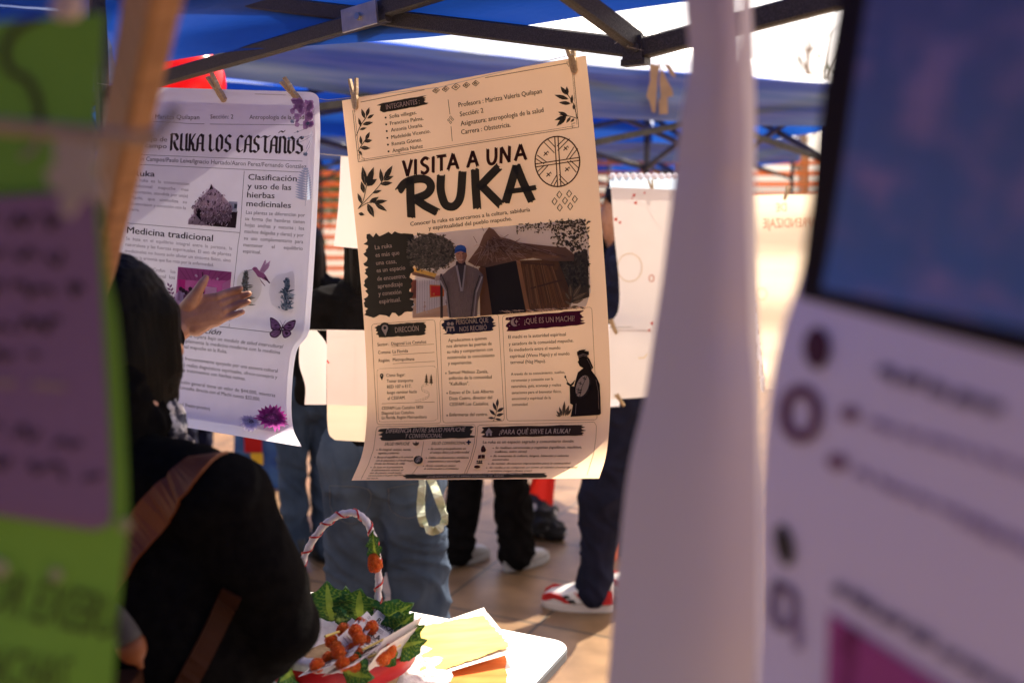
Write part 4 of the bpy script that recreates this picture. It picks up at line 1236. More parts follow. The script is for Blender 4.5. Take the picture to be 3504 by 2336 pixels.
def nib(pts, wv, col):
    pr.up()
    for i in range(len(pts)-1):
        a, b = Vector(pts[i]), Vector(pts[i+1])
        pv = Vector((-wv.y, wv.x)).normalized()*2.6
        q = [c_+o_ for c_ in (a, b) for o_ in (wv, -wv, pv, -pv)]
        hull = geometry.convex_hull_2d([tuple(p) for p in q])
        pr.lay += 0.000002
        h = [q[k] for k in hull]
        pr.mb.add([LP.px(*pr.tr(p.x, p.y), pr.lay) for p in h], [tuple(range(len(h)))], col)
def yb(x): return 712+(x-450)*0.027
x = 0
for ch, x0, x1 in (('R', 456, 520), ('U', 532, 590), ('K', 598, 650), ('A', 658, 714), ('L', 752, 796), ('O', 806, 858), ('S', 872, 922), ('C', 966, 1014), ('A', 1024, 1082), ('S', 1092, 1140), ('T', 1150, 1216), ('A', 1222, 1280), ('N', 1288, 1346), ('O', 1356, 1408), ('S', 1422, 1474)):
    for stk in BLK[ch]:
        nib([(x0+(x1-x0)*u+6*(v-.5), yb(x0)-8-v*128) for u, v in stk], Vector((9.5, -5.5)), (0.055, 0.038, 0.04))
nib(smooth_path([(1288, 572), (1305, 558), (1322, 566), (1336, 554)], 3), Vector((4, -4)), (0.055, 0.038, 0.04))
pr.build('title_lettering', lp)

# pictures of the lilac poster
pr = Print(LP, C4, 2.24, base=0.0008)
rnd = random.Random(21)
V1, V2, V3 = (0.36, 0.25, 0.31), (0.58, 0.45, 0.53), (0.20, 0.13, 0.16)
pr.poly([(600, 1240), (970, 1170), (957, 1300), (590, 1272)], (0.045, 0.028, 0.035))
pr.poly([(905, 1095), (970, 1100), (965, 1180), (900, 1170)], (0.40, 0.42, 0.52))
pr.poly([(945, 1115), (968, 1117), (966, 1150), (944, 1148)], (0.10, 0.12, 0.16))
pr.poly([(640, 1150), (930, 1150), (915, 1250), (690, 1262), (640, 1240)], V1)
pr.poly([(625, 1140), (760, 990), (770, 962), (790, 990), (830, 1020), (935, 1140), (925, 1165), (640, 1160)], V2)
pr.poly([(768, 962), (785, 1000), (755, 1008)], (0.05, 0.025, 0.04))
pr.poly([(655, 1150), (692, 1152), (690, 1250), (655, 1240)], (0.03, 0.018, 0.024))
pr.poly([(595, 1235), (640, 1185), (690, 1245), (760, 1285), (592, 1272)], V2)
for k in range(420):
    x, y = rnd.uniform(625, 930), rnd.uniform(1000, 1270)
    if abs(x-780) > (y-950)*0.95 or (655 < x < 690 and y > 1150): continue
    pr.lay += 0.0000008
    pr.line([(x, y), (x+rnd.uniform(-14, 14), y+rnd.uniform(10, 24))], rnd.uniform(4, 8), rnd.choice([V1, V2, V3, (0.76, 0.66, 0.72), (0.12, 0.07, 0.09)]))
# herb meeting photograph
pr.tr = C5
pr.poly([(528, 140), (938, 180), (925, 330), (880, 500), (500, 485)], (0.62, 0.16, 0.42))
pr.poly([(528, 140), (938, 180), (930, 250), (760, 230), (700, 250), (530, 235)], (0.50, 0.14, 0.36))
for k in range(9):
    pr.line([(528+50*k, 142+5*k), (600+30*k, 240+k)], 6, (0.38, 0.10, 0.28))
pr.poly([(530, 235), (585, 240), (580, 310), (528, 305)], (0.72, 0.05, 0.36))
pr.poly([(740, 290), (825, 300), (820, 360), (735, 350)], (0.80, 0.62, 0.76))
pr.poly([(870, 270), (930, 235), (922, 320), (865, 330)], (0.72, 0.36, 0.58))
pr.poly([(500, 350), (540, 330), (580, 350), (590, 430), (555, 485), (500, 485)], (0.68, 0.60, 0.76))
for k in range(8):
    x, y = 545+k*24+rnd.uniform(-6, 6), 320+rnd.uniform(-12, 20)
    pr.ell((x, y), 16, 18, (0.07, 0.035, 0.06), 10)
    pr.poly([(x-22, y+15), (x+22, y+15), (x+26, y+90), (x-26, y+90)], rnd.choice([(0.60, 0.50, 0.68), (0.22, 0.08, 0.18), (0.46, 0.30, 0.48)]))
pr.line([(715, 180), (720, 240)], 8, (0.14, 0.05, 0.11)); pr.poly([(655, 205), (668, 195), (682, 215), (670, 222)], (0.8, 0.66, 0.8)); pr.poly([(820, 235), (832, 220), (842, 230), (832, 245)], (0.8, 0.66, 0.8))
sprig(pr, [(455, 270), (480, 340), (495, 410)], [((462, 290), (448, 262), 8), ((468, 300), (482, 272), 8), ((470, 320), (446, 300), 8), ((476, 325), (492, 300), 8), ((478, 345), (452, 330), 8), ((484, 352), (498, 330), 8), ((488, 380), (466, 365), 8), ((492, 390), (504, 368), 8), ((494, 410), (478, 395), 8)], 3, (0.22, 0.10, 0.22), None)
# arched panels with plants
pr.poly(smooth_path([(985, 480), (978, 300), (988, 215), (1040, 165), (1110, 172), (1160, 230), (1168, 320), (1130, 400), (1060, 445), (985, 480)], 4), (0.84, 0.83, 0.78))
pr.poly(smooth_path([(1245, 430), (1225, 340), (1242, 255), (1290, 205), (1350, 190), (1418, 195), (1408, 470), (1370, 488), (1310, 478), (1245, 430)], 4), (0.84, 0.84, 0.86))
for cx, cy, ht, n, cols in ((1052, 185, 250, 230, [(0.14, 0.16, 0.13), (0.22, 0.20, 0.16), (0.30, 0.36, 0.36)]), (1375, 235, 245, 280, [(0.10, 0.17, 0.24), (0.20, 0.30, 0.38), (0.06, 0.09, 0.13), (0.36, 0.46, 0.52)])):
    for k in range(n):
        t = rnd.random(); y = cy+ht*t; wd = 8+38*t*(1-0.4*t)
        x = cx-(y-cy)*0.05+rnd.gauss(0, wd*0.5)
        pr.lay += 0.0000008
        pr.leaf((x, y), (x+rnd.uniform(-22, 22), y-rnd.uniform(6, 26)), 5, rnd.choice(cols))
    for k in range(16):
        t = rnd.uniform(0.35, 1); y = cy+ht*t; sx = rnd.choice((-1, 1))
        pr.leaf((cx+sx*10, y), (cx+sx*rnd.uniform(45, 85), y-rnd.uniform(-10, 40)), 6, cols[k % len(cols)])
# hummingbird
BR = (0.36, 0.12, 0.26)
pr.line([(1078, 172), (1120, 160)], 3, (0.12, 0.05, 0.09))
pr.poly(smooth_path([(1115, 158), (1130, 142), (1152, 145), (1168, 168), (1200, 185), (1225, 215), (1240, 250), (1210, 240), (1185, 225), (1160, 215), (1140, 185), (1115, 158)], 3), BR)
pr.poly([(1170, 175), (1215, 85), (1222, 95), (1216, 125), (1256, 92), (1240, 150), (1205, 190)], (0.58, 0.36, 0.52))
for k in range(6): pr.line([(1180+k*5, 178), (1214+k*7, 98+k*6)], 2.5, (0.30, 0.14, 0.25))
pr.poly([(1215, 215), (1255, 262), (1248, 268), (1205, 225)], (0.10, 0.05, 0.09)); pr.poly([(1170, 225), (1218, 285), (1212, 286), (1190, 260)], (0.16, 0.07, 0.13))
pr.ell((1138, 155), 4, 4, (0.03, 0.02, 0.03), 7)
# butterfly
BF = (0.10, 0.04, 0.085)
for sgn, w1, w2 in ((-1, [(1340, 620), (1300, 560), (1255, 535), (1252, 570), (1262, 625), (1310, 640)], [(1338, 630), (1290, 625), (1250, 655), (1262, 685), (1300, 690), (1330, 665)]), (1, [(1345, 620), (1390, 575), (1442, 555), (1443, 590), (1425, 630), (1380, 645)], [(1343, 630), (1395, 635), (1415, 660), (1390, 685), (1360, 692), (1345, 665)])):
    for wg in (w1, w2):
        pr.poly(smooth_path(wg+[wg[0]], 3), BF)
        c = sum((Vector(p) for p in wg), Vector((0, 0)))/len(wg)
        pr.poly(smooth_path([tuple(c+(Vector(p)-c)*0.78) for p in wg]+[tuple(c+(Vector(wg[0])-c)*0.78)], 3), (0.52, 0.28, 0.50))
        for k in range(4): pr.line([wg[0], tuple(c+(Vector(wg[2+k % 3])-c)*0.8)], 2.5, BF)
pr.line([(1350, 600), (1330, 665)], 8, (0.05, 0.02, 0.04)); pr.line([(1347, 605), (1325, 560)], 2, BF); pr.line([(1350, 603), (1370, 560)], 2, BF)
# gerbera and pale daisy at the foot
def daisy(c, r0, r1, n, cols, seed, cen):
    q = random.Random(seed)
    for lay in range(2):
        for k in range(n):
            a = 2*math.pi*(k+0.5*lay)/n+q.uniform(-.08, .08); L = r1*q.uniform(0.85, 1.05)*(1 if lay == 0 else 0.82)
            pr.lay += 0.000002
            pr.leaf((c[0]+r0*0.5*math.cos(a), c[1]+r0*0.5*math.sin(a)), (c[0]+L*math.cos(a), c[1]+L*math.sin(a)), r1*0.15, q.choice(cols))
            pr.line([(c[0]+r0*math.cos(a), c[1]+r0*math.sin(a)), (c[0]+L*.8*math.cos(a), c[1]+L*.8*math.sin(a))], 2, cols[0])
    pr.ell(c, r0, r0, cen[0], 20)
    for k in range(50):
        a, rr = q.uniform(0, 6.28), r0*math.sqrt(q.random())
        pr.ell((c[0]+rr*math.cos(a), c[1]+rr*math.sin(a)), 5, 4, q.choice(cen), 6)
daisy((1092, 1375), 24, 95, 18, [(0.50, 0.44, 0.66), (0.66, 0.60, 0.78), (0.60, 0.54, 0.74)], 3, [(0.28, 0.22, 0.36), (0.66, 0.6, 0.74), (0.16, 0.12, 0.2)])
daisy((1268, 1328), 58, 142, 20, [(0.26, 0.03, 0.20), (0.44, 0.05, 0.33), (0.52, 0.10, 0.40), (0.36, 0.03, 0.27)], 4, [(0.30, 0.06, 0.24), (0.52, 0.22, 0.44), (0.10, 0.04, 0.09)])
# pressed flowers and fern at the upper right
pr.tr = C4
for k in range(70):
    x, y = rnd.uniform(1440, 1588), rnd.uniform(325, 550)
    if y > 430 and x < 1480: continue
    pr.lay += 0.000001
    pr.leaf((x, y), (min(1592, x+rnd.uniform(-40, 40)), max(326, y-rnd.uniform(10, 50))), 20, rnd.choice([(0.46, 0.27, 0.50), (0.54, 0.34, 0.56), (0.38, 0.20, 0.42)]))
for a, b in (((1585, 560), (1540, 700)), ((1585, 590), (1420, 640)), ((1580, 600), (1470, 660)), ((1590, 520), (1450, 580)), ((1590, 600), (1535, 740))):
    pr.line(smooth_path([a, ((a[0]+b[0])/2+8, (a[1]+b[1])/2), b]), 3, (0.34, 0.36, 0.48))
for x, y, r_ in ((1440, 492, 18), (1555, 505, 16), (1415, 622, 14), (1535, 740, 20), (1480, 568, 8), (1520, 610, 8)):
    for k in range(7): pr.leaf((x, y), (x+r_*math.cos(k*.9), y+r_*math.sin(k*.9)), 6, rnd.choice([(0.24, 0.36, 0.48), (0.44, 0.54, 0.66), (0.16, 0.20, 0.30)]))
pr.line([(1540, 825), (1542, 980), (1532, 1135)], 3, (0.40, 0.47, 0.62))
for k in range(13):
    y = 860+k*19; L = 14+70*math.sin(min(1, (k+1)/9)*1.57)
    for sgn in (-1, 1):
        pr.leaf((1542, y), (1542+sgn*L*(1 if sgn < 0 else 0.5), y-8-L*0.18), 9, (0.42, 0.50, 0.66))
pr.build('printed_pictures', lp)

# ------------------------------------------------------------------ clothespins and line
def make_pin(name, label, cat='clothespin', group=None, big=1.0):
    """upright, centred on the line: jaws down"""
    root = thing(name, label, cat, (0, 0, 0), group)
    for sg in (-1, 1):
        m = MB()
        L = 0.072*big; t = 0.0068*big; wd = 0.010*big
        prof = [(-0.52, 0.0), (-0.46, 0.75), (-0.2, 1.0), (-0.05, 0.8), (0.0, 1.0), (0.12, 1.0), (0.5, 0.62)]
        vs = []
        for (u, h) in prof:
            gap = (0.0 if u < 0 else 0.0065*big*(u/0.5)) + 0.0004
            z = u*L
            for (x, y) in ((-wd/2, sg*gap), (wd/2, sg*gap), (wd/2, sg*(gap+t*h+0.001)), (-wd/2, sg*(gap+t*h+0.001))):
                vs.append((x, y, z))
        n = len(prof)
        fs = [(i*4+k, i*4+(k+1) % 4, (i+1)*4+(k+1) % 4, (i+1)*4+k) for i in range(n-1) for k in range(4)]+[(0, 1, 2, 3), ((n-1)*4, (n-1)*4+1, (n-1)*4+2, (n-1)*4+3)]
        m.add(vs, fs)
        m.build('jaw', M['wood_pin'], root)
    m = MB()
    pts = []
    for k in range(40):
        a = k/39*math.pi*6
        pts.append((-0.006*big+0.012*big*k/39, 0.0042*big*math.cos(a), 0.004*big+0.0042*big*math.sin(a)))
    m.tube(pts, 0.0007*big, 5)
    m.tube([(-0.006*big, 0.004*big, 0.004*big), (-0.0052*big, 0.010*big, 0.014*big), (0.0052*big, 0.010*big, 0.014*big)], 0.0007*big, 5)
    m.tube([(0.006*big, -0.004*big, 0.004*big), (0.0052*big, -0.010*big, 0.014*big), (-0.0052*big, -0.010*big, 0.014*big)], 0.0007*big, 5)
    m.build('spring', M['steel'], root)
    return root
PIN = [None]
def pin(pa, pb, label, yaw=0.6, group='wooden clothespins'):
    """pa upper end, pb lower end in the world"""
    pa, pb = Vector(pa), Vector(pb)
    if PIN[0] is None:
        o = PIN[0] = make_pin('clothespin', label, group=group)
    else:
        o = copy_tree(PIN[0])
    z = (pa-pb).normalized()
    y = Vector((math.sin(yaw), -math.cos(yaw), 0)); y = (y-z*y.dot(z)).normalized()
    x = y.cross(z)
    s = (pa-pb).length/0.0735
    mt = Matrix((x, y, z)).transposed().to_4x4()
    o.matrix_world = Matrix.Translation((pa+pb)/2) @ mt @ Matrix.Scale(s, 4)
    o['label'] = label; o['group'] = group
    return o
def pin_on(pg, x0, y0, x1, y1, dY, label, yaw):
    u, v = pg.inv(x1, y1)
    Y = pg.P(min(1, max(0, u)), max(0, v))[1]
    return pin(at(x0, y0, Y+dY), at(x1, y1, Y+dY), label, yaw)
pin_on(PK, 1208, 268, 1218, 374, -0.001, 'upright clothespin on the left top corner of the brown poster', 1.15)
pin_on(PK, 1945, 130, 1968, 250, -0.001, 'clothespin on the right top corner of the brown poster', 1.15)
pin_on(LP, 716, 256, 770, 348, -0.001, 'tilted clothespin near the middle of the lilac poster top edge', 1.0)
pin_on(LP, 966, 272, 1030, 352, -0.001, 'most tilted clothespin at the right end of the lilac poster top edge', 1.0)

m = MB()
wp = [at(330, 285, 2.6), at(560, 318, 2.36), at(752, 318, 2.29), at(1012, 327, 2.235), at(1120, 342, 2.25), at(1212, 333, 2.268), at(1500, 300, 2.17), at(1955, 188, 2.03), at(2080, 160, 2.06), J+Vector((0, 0, 0.01))]
m.tube(wp, 0.0006, 6)
tag(m.build('hanging_line', M['wire']), 'thin nylon line the two printed posters hang from', 'line')
m = MB()
m.tube([on_plane(2100, 175, EP, EN)+Vector((0, -0.02, 0.01)), J+EN*0.03+Vector((0, 0, 0.02)), J-EN*0.02+Vector((0, 0, 0.026)), J+EN*0.034, J+Vector((0.03, -0.02, -0.01)), J+EN*0.03+Vector((0.02, 0, 0.03))], 0.0007, 5)
tag(m.build('line_knot', M['wire']), 'loose turns of nylon line knotted round the frame joint', 'line')
# red balloon under the canopy
bc = at(655, 285, 3.15)
m = MB(); m.ball(bc, 0.104, 28, 18, (1, 1, 1.1)); 
bal = thing('balloon', 'shiny red balloon behind the top of the lilac poster', 'balloon', tuple(bc))
m.build('latex_body', M['balloon'], bal, smooth=True)
m = MB(); m.tube([bc+Vector((0, 0, -.112)), bc+Vector((0, 0, -.122)), bc+Vector((0, 0, -.132))], [0.004, 0.008, 0.013], 8)
m.build('knot', M['balloon'], bal)

# ------------------------------------------------------------------ bodies and clothes
def blob_mesh(chains, voxel, smooth_it=4, fac=0.5, folds=None):
    """one continuous surface grown over chains of (point, radius[, flatten axis, flatten factor])"""
    m = MB()
    for ch in chains:
        for nd in ch:
            p, r_ = Vector(nd[0]), nd[1]
            ax, fa = (nd[2], nd[3]) if len(nd) > 2 else (None, 1)
            k0 = len(m.v)
            m.ball(p, r_, 14, 9)
            if ax is not None: _flat(m, k0, p, ax, fa)
        for a, b in zip(ch[:-1], ch[1:]):
            pa, pb = Vector(a[0]), Vector(b[0])
            if (pb-pa).length < 1e-5: continue
            k0 = len(m.v)
            m.tube([pa, pb], [a[1], b[1]], 14)
            for i in range(k0, len(m.v)):
                nd = a if i < k0+14 else b
                if len(nd) > 2:
                    c = Vector(nd[0]); q = Vector(m.v[i]); n = Vector(nd[2]).normalized()
                    m.v[i] = tuple(q - n*(q-c).dot(n)*(1-nd[3]))
    me = bpy.data.meshes.new('blob')
    me.from_pydata(m.v, [], m.f)
    o = bpy.data.objects.new('blob', me)
    COL.objects.link(o)
    md = o.modifiers.new('r', 'REMESH'); md.mode = 'VOXEL'; md.voxel_size = voxel
    ms = o.modifiers.new('s', 'SMOOTH'); ms.factor = fac; ms.iterations = smooth_it
    dg = bpy.context.evaluated_depsgraph_get()
    out = bpy.data.meshes.new_from_object(o.evaluated_get(dg))
    bpy.data.objects.remove(o); bpy.data.meshes.remove(me)
    if folds:
        amp, fr, seed = folds
        n = len(out.vertices)
        co = np.empty(n*3); out.vertices.foreach_get('co', co); co = co.reshape(-1, 3)
        no = np.array([v.normal[:] for v in out.vertices])
        def fold(p):
            q = Vector((p[0]*fr[0]+seed, p[1]*fr[1], p[2]*fr[2]))
            w_ = noise.noise(q*0.5)*1.2
            a_ = noise.noise(q+Vector((w_, w_, p[0]*9+w_*1.5)))
            b_ = noise.noise(Vector((q.y*1.9+w_, q.x*1.9, q.z*1.6+seed)))
            return 1.3*(1-abs(a_)*2.2)**2*(1 if abs(a_) < 0.45 else 0)+0.7*b_-0.5
        dsp = np.array([fold(p) for p in co])
        co = co + no*(amp*dsp)[:, None]
        out.vertices.foreach_set('co', co.ravel())
    out.polygons.foreach_set('use_smooth', [True]*len(out.polygons))
    out.update()
    return out
def _flat(m, k0, p, ax, fa):
    n = Vector(ax).normalized()
    for i in range(k0, len(m.v)):
        q = Vector(m.v[i])
        m.v[i] = tuple(q - n*(q-p).dot(n)*(1-fa))
def join_meshes(ms):
    bm = bmesh.new()
    for me in ms: bm.from_mesh(me)
    out = bpy.data.meshes.new('joined')
    bm.to_mesh(out); bm.free()
    out.polygons.foreach_set('use_smooth', [True]*len(out.polygons))
    return out

def hand_chains(wrist, fwd, palm_n, side, s=1.0, curl=0.5, spread=0.12):
    """wrist point, direction of the fingers, palm normal, side = direction of the thumb"""
    f, nrm, sd = Vector(fwd).normalized(), Vector(palm_n).normalized(), Vector(side).normalized()
    ch = []
    W = lambda a, b, c: Vector(wrist)+f*a*s+sd*b*s+nrm*c*s
    ch.append([(W(-0.02, 0, 0), 0.024*s, nrm, 0.72), (W(0.03, 0.002, 0), 0.031*s, nrm, 0.5), (W(0.075, 0.004, 0), 0.036*s, nrm, 0.36)])
    ch.append([(W(0.05, 0.028, 0), 0.015*s, nrm, 0.8), (W(0.082, 0.027, 0), 0.012*s, nrm, 0.8)])
    ch.append([(W(0.05, -0.026, 0), 0.015*s, nrm, 0.8), (W(0.078, -0.028, 0), 0.011*s, nrm, 0.8)])
    for k, (o, L, r_) in enumerate(((0.029, 0.070, 0.0082), (0.010, 0.078, 0.0086), (-0.010, 0.072, 0.0082), (-0.028, 0.056, 0.0072))):
        p = W(0.088-abs(o)*0.15, o, 0); a = curl*(0.8+0.15*k); d = f+sd*(o*spread*18)
        d.normalize()
        cc = [(p, r_*s*1.1)]
        for seg, fr in ((0.45, 1.0), (0.30, 0.93), (0.25, 0.82)):
            d = (d*math.cos(a*0.55)+nrm*math.sin(a*0.55)).normalized()
            p = p+d*L*seg*s
            cc.append((p, r_*s*fr))
        ch.append(cc)
    d0 = (sd*0.8+f*0.6+nrm*0.25).normalized()
    p0 = W(0.015, 0.020, 0.004); p1 = p0+d0*0.038*s; p2 = p1+(d0+f*0.5).normalized()*0.030*s; p3 = p2+(d0+f*0.9).normalized()*0.024*s
    ch.append([(p0, 0.015*s), (p1, 0.0115*s), (p2, 0.0095*s), (p3, 0.0078*s)])
    return ch

def person(label, pos, heading, H, top, legs, top_m, leg_m, shoe, hair_m, group=None, leg_r=(0.088, 0.066, 0.062), stride=0.0, arms=((0.05, -0.05, 0), (0.05, -0.05, 0)), lean=0.0, hair_len=0.12, cap=False, seed=0, hem=0.0, stance=0.09):
    """standing clothed figure; heading 0 faces +Y; arms = (out, forward, bend) per side"""
    s = H/1.70
    root = thing('person', label, 'person', (pos[0], pos[1], 0), group)
    M4 = Matrix.Translation((pos[0], pos[1], 0)) @ Matrix.Rotation(heading, 4, 'Z') @ Matrix.Scale(s, 4)
    W = lambda x, y, z: M4 @ Vector((x, y, z))
    fw = (M4.to_3x3() @ Vector((0, 1, 0))).normalized(); rt = (M4.to_3x3() @ Vector((1, 0, 0))).normalized()
    body, shirt, hands = [], [], []
    fy = fw
    hipz, chz, shz = 0.93, 1.26, 1.40
    sp = [(W(0, 0, 0.93), 0.150*s, fy, 0.66), (W(0, 0.01, 1.04), 0.140*s, fy, 0.68), (W(0, lean*0.5, 1.22), 0.165*s, fy, 0.62), (W(0, lean, 1.36), 0.135*s, fy, 0.66)]
    body.append(sp)
    shirt.append([(p, r_*1.10+0.008*s, a, b) for p, r_, a, b in sp[1:]])
    shirt.append([(W(0, 0, 1.05-hem), 0.172*s, fy, 0.74), (W(0, 0.01, 1.12), 0.165*s, fy, 0.72)])
    nk = W(0, lean+0.005, 1.44); hd = W(0, lean+0.03, 1.585)
    body.append([(W(0, lean, 1.38), 0.062*s), (nk, 0.056*s), (W(0, lean+0.02, 1.52), 0.056*s)])
    body.append([(W(0, lean+0.015, 1.615), 0.092*s, rt, 0.84), (W(0, lean+0.045, 1.555), 0.078*s, rt, 0.86), (W(0, lean+0.06, 1.505), 0.048*s, rt, 0.95)])
    body.append([(W(0, lean+0.098, 1.60), 0.012*s), (W(0, lean+0.122, 1.565), 0.015*s)])          # nose
    body.append([(W(-0.022, lean+0.098, 1.53), 0.009*s), (W(0, lean+0.106, 1.528), 0.010*s), (W(0.022, lean+0.098, 1.53), 0.009*s)])  # lips
    for sg in (-1, 1):
        body.append([(W(sg*0.078, lean+0.015, 1.60), 0.018*s, rt, 0.5), (W(sg*0.078, lean+0.01, 1.565), 0.013*s, rt, 0.5)])   # ears
    for i, sg in enumerate((-1, 1)):
        out, fwd_, bend = arms[i]
        sh = W(sg*0.175, lean, 1.375)
        el = W(sg*(0.215+out), lean+fwd_*0.6-0.02, 1.10)
        wr = W(sg*(0.215+out*0.8-0.10*bend), lean+fwd_+0.10+0.14*bend, 0.87+0.28*bend)
        body.append([(W(sg*0.06, lean, 1.39), 0.055*s), (sh, 0.056*s), (sh.lerp(el, 0.5), 0.046*s), (el, 0.038*s), (el.lerp(wr, 0.4), 0.037*s), (wr, 0.025*s)])
        shirt.append([(W(sg*0.05, lean, 1.40), 0.062*s), (sh, 0.068*s), (sh.lerp(el, 0.5), 0.060*s), (el, 0.053*s), (el.lerp(wr, 0.5), 0.049*s), (el.lerp(wr, 0.93), 0.040*s)])
        fd = (wr-el).normalized()
        hands += hand_chains(wr, fd, -rt*sg, fw, s*0.98, 0.55)
    trs, feet = [], []
    for i, sg in enumerate((-1, 1)):
        st = stride*(1 if i == 0 else -1)
        hp = W(sg*0.092, 0, 0.88); kn = W(sg*(stance+0.005), st*0.45+0.02, 0.48); an = W(sg*stance, st, 0.085)
        body.append([(hp, 0.085*s), (kn, 0.052*s), (kn.lerp(an, 0.35), 0.050*s), (an, 0.034*s)])
        body.append([(W(sg*stance, st-0.02, 0.05), 0.034*s), (W(sg*(stance+0.01), st+0.12, 0.03), 0.026*s)])
        trs.append([(W(sg*0.088, -0.005, 0.90), leg_r[0]*1.18*s), (W(sg*0.09, 0, 0.78), leg_r[0]*s), (kn, leg_r[1]*s), (kn.lerp(an, 0.6), leg_r[2]*s), (an+Vector((0, 0, 0.0))*s, leg_r[2]*1.02*s)])
        feet.append((W(sg*stance, st, 0), fw, s))
    trs.append([(W(0, 0, 0.98), 0.148*s, fy, 0.70), (W(0, -0.01, 0.90), 0.166*s, fy, 0.72)])
    bme = join_meshes([blob_mesh(body, 0.011*s, 3), blob_mesh(hands, 0.0036*s, 2)])
    link_mesh('body', bme, M['skin'], root)
    link_mesh(top, blob_mesh(shirt, 0.011, 5, folds=(0.010, (9, 9, 14), seed)), top_m, root)
    link_mesh(legs, blob_mesh(trs, 0.010, 4, folds=(0.009, (7, 7, 10), seed+3)), leg_m, root)
    # hair as a cap over the skull and down the back
    hr = [[(W(0, lean-0.005, 1.635), 0.100*s, rt, 0.88), (W(0, lean-0.03, 1.56), 0.088*s, rt, 0.95), (W(0, lean-0.055, 1.56-hair_len), 0.075*s, fw, 0.5)]]
    for sg in (-1, 1):
        hr.append([(W(sg*0.06, lean+0.0, 1.64), 0.045*s), (W(sg*0.082, lean-0.01, 1.56), 0.030*s), (W(sg*0.085, lean-0.02, 1.56-hair_len*0.9), 0.026*s)])
    link_mesh('hair', blob_mesh(hr, 0.009, 2, folds=(0.003, (45, 45, 4), seed)), hair_m, root)
    if cap:
        m = MB()
        m.ball(W(0, lean+0.0, 1.655), 0.108*s, 18, 10, (0.92, 1.02, 0.82))
        m.add([W(0.075*math.cos(a), lean+0.085+0.085*math.sin(a)*1.0, 1.645-0.012*math.sin(a)) for a in [math.pi*k/10 for k in range(11)]]+[W(0.07*math.cos(a), lean+0.06, 1.665) for a in (math.pi, 0)], [tuple(range(13))])
        m.build('cap', top_m, root, smooth=True)
    for (p, f_, s_) in feet:
        shoe(root, p, f_, s_)
    return root, W

def shoe_sole(root, p, f, s, upper_m, sole_m, heel=0.0, red=False, tall=0.0):
    f = Vector(f); r_ = Vector((f.y, -f.x, 0)); p = Vector(p)
    Q = lambda a, b, c: p+f*a*s+r_*b*s+Vector((0, 0, c*s))
    def ringpts(z, k, y0=-0.075, y1=0.195, n=22, pin=0.0):
        out = []
        for i in range(n):
            a = 2*math.pi*i/n
            y = (y0+y1)/2+(y1-y0)/2*math.cos(a)*(k if math.cos(a) > 0 else 1)
            t = (y-y0)/(y1-y0)
            wd = 0.036+0.014*math.sin(min(1, max(0, (t-0.25)/0.5))*math.pi/2)
            wd *= (1-pin*(1-t))
            x = wd*math.copysign(abs(math.sin(a))**0.7, math.sin(a))
            out.append(Q(y, x, z))
        return out
    def loft(rings, name, mat, par):
        m = MB(); n = len(rings[0])
        vs = [q for rg in rings for q in rg]
        m.add(vs, [(j*n+i, j*n+(i+1) % n, (j+1)*n+(i+1) % n, (j+1)*n+i) for j in range(len(rings)-1) for i in range(n)]+[tuple(range(n))[::-1], tuple(range((len(rings)-1)*n, len(rings)*n))])
        return m.build(name, mat, par, smooth=True)
    up = loft([ringpts(0.028, 1.0), ringpts(0.045, 0.98), ringpts(0.062, 0.82), ringpts(0.080, 0.50, y1=0.17), ringpts(0.098, 0.16, y1=0.14), ringpts(0.115+tall, -0.05, y1=0.13)], 'shoe', upper_m, root)
    loft([ringpts(0.0, 0.97), ringpts(0.006, 1.02), ringpts(0.024, 1.03), ringpts(0.032, 1.0)], 'sole', sole_m, up)
    if red:
        for sg in (-1, 1):
            for poly, mt, nm in (([(-0.078, 0.036), (-0.015, 0.034), (-0.010, 0.052), (-0.035, 0.085), (-0.070, 0.088)], M['shoe_red'], 'heel_panel'),
                             ([(0.080, 0.036), (0.195, 0.032), (0.190, 0.056), (0.160, 0.072), (0.115, 0.064)], M['shoe_red'], 'toe_panel'),
                             ([(0.010, 0.040), (0.030, 0.040), (0.070, 0.078), (0.052, 0.084)], M['shoe_red'], 'side_stripe'),
                             ([(0.060, 0.038), (0.084, 0.038), (0.092, 0.050), (0.070, 0.052)], M['shoe_black'], 'side_stripe'),
                             ([(0.082, 0.058), (0.104, 0.054), (0.110, 0.064), (0.094, 0.068)], M['shoe_black'], 'side_stripe'),
                             ([(-0.030, 0.088), (0.040, 0.076), (0.048, 0.086), (-0.020, 0.096)], M['shoe_black'], 'side_stripe')):
                m = MB()
                n = len(poly)
                def wid(y, z):
                    t = (y+0.075)/0.27
                    wd = 0.036+0.014*math.sin(min(1, max(0, (t-0.25)/0.5))*math.pi/2)
                    if y > 0.12: wd *= max(0.25, math.sqrt(max(0.0, 1-((y-0.12)/0.083)**2)))
                    if y < -0.04: wd *= max(0.35, math.sqrt(max(0.0, 1-((-0.04-y)/0.045)**2)))
                    return (wd*(1-max(0, z-0.05)*4.0)+0.003)*sg
                a = [Q(y, wid(y, z), z) for y, z in poly]; b = [q+r_*sg*0.0025*s for q in a]
                m.add(a+b, [tuple(range(n)), tuple(range(n, 2*n))]+[(i, (i+1) % n, n+(i+1) % n, n+i) for i in range(n)])
                m.build(nm, mt, up)
    return up
boot = lambda root, p, f, s: shoe_sole(root, p, f, s, M['shoe_black'], M['shoe_black'], tall=0.05)
white = lambda root, p, f, s: shoe_sole(root, p, f, s, M['shoe_grey'], M['shoe_grey'])
redw = lambda root, p, f, s: shoe_sole(root, p, f, s*1.08, M['shoe_white'], M['gum'], red=True)

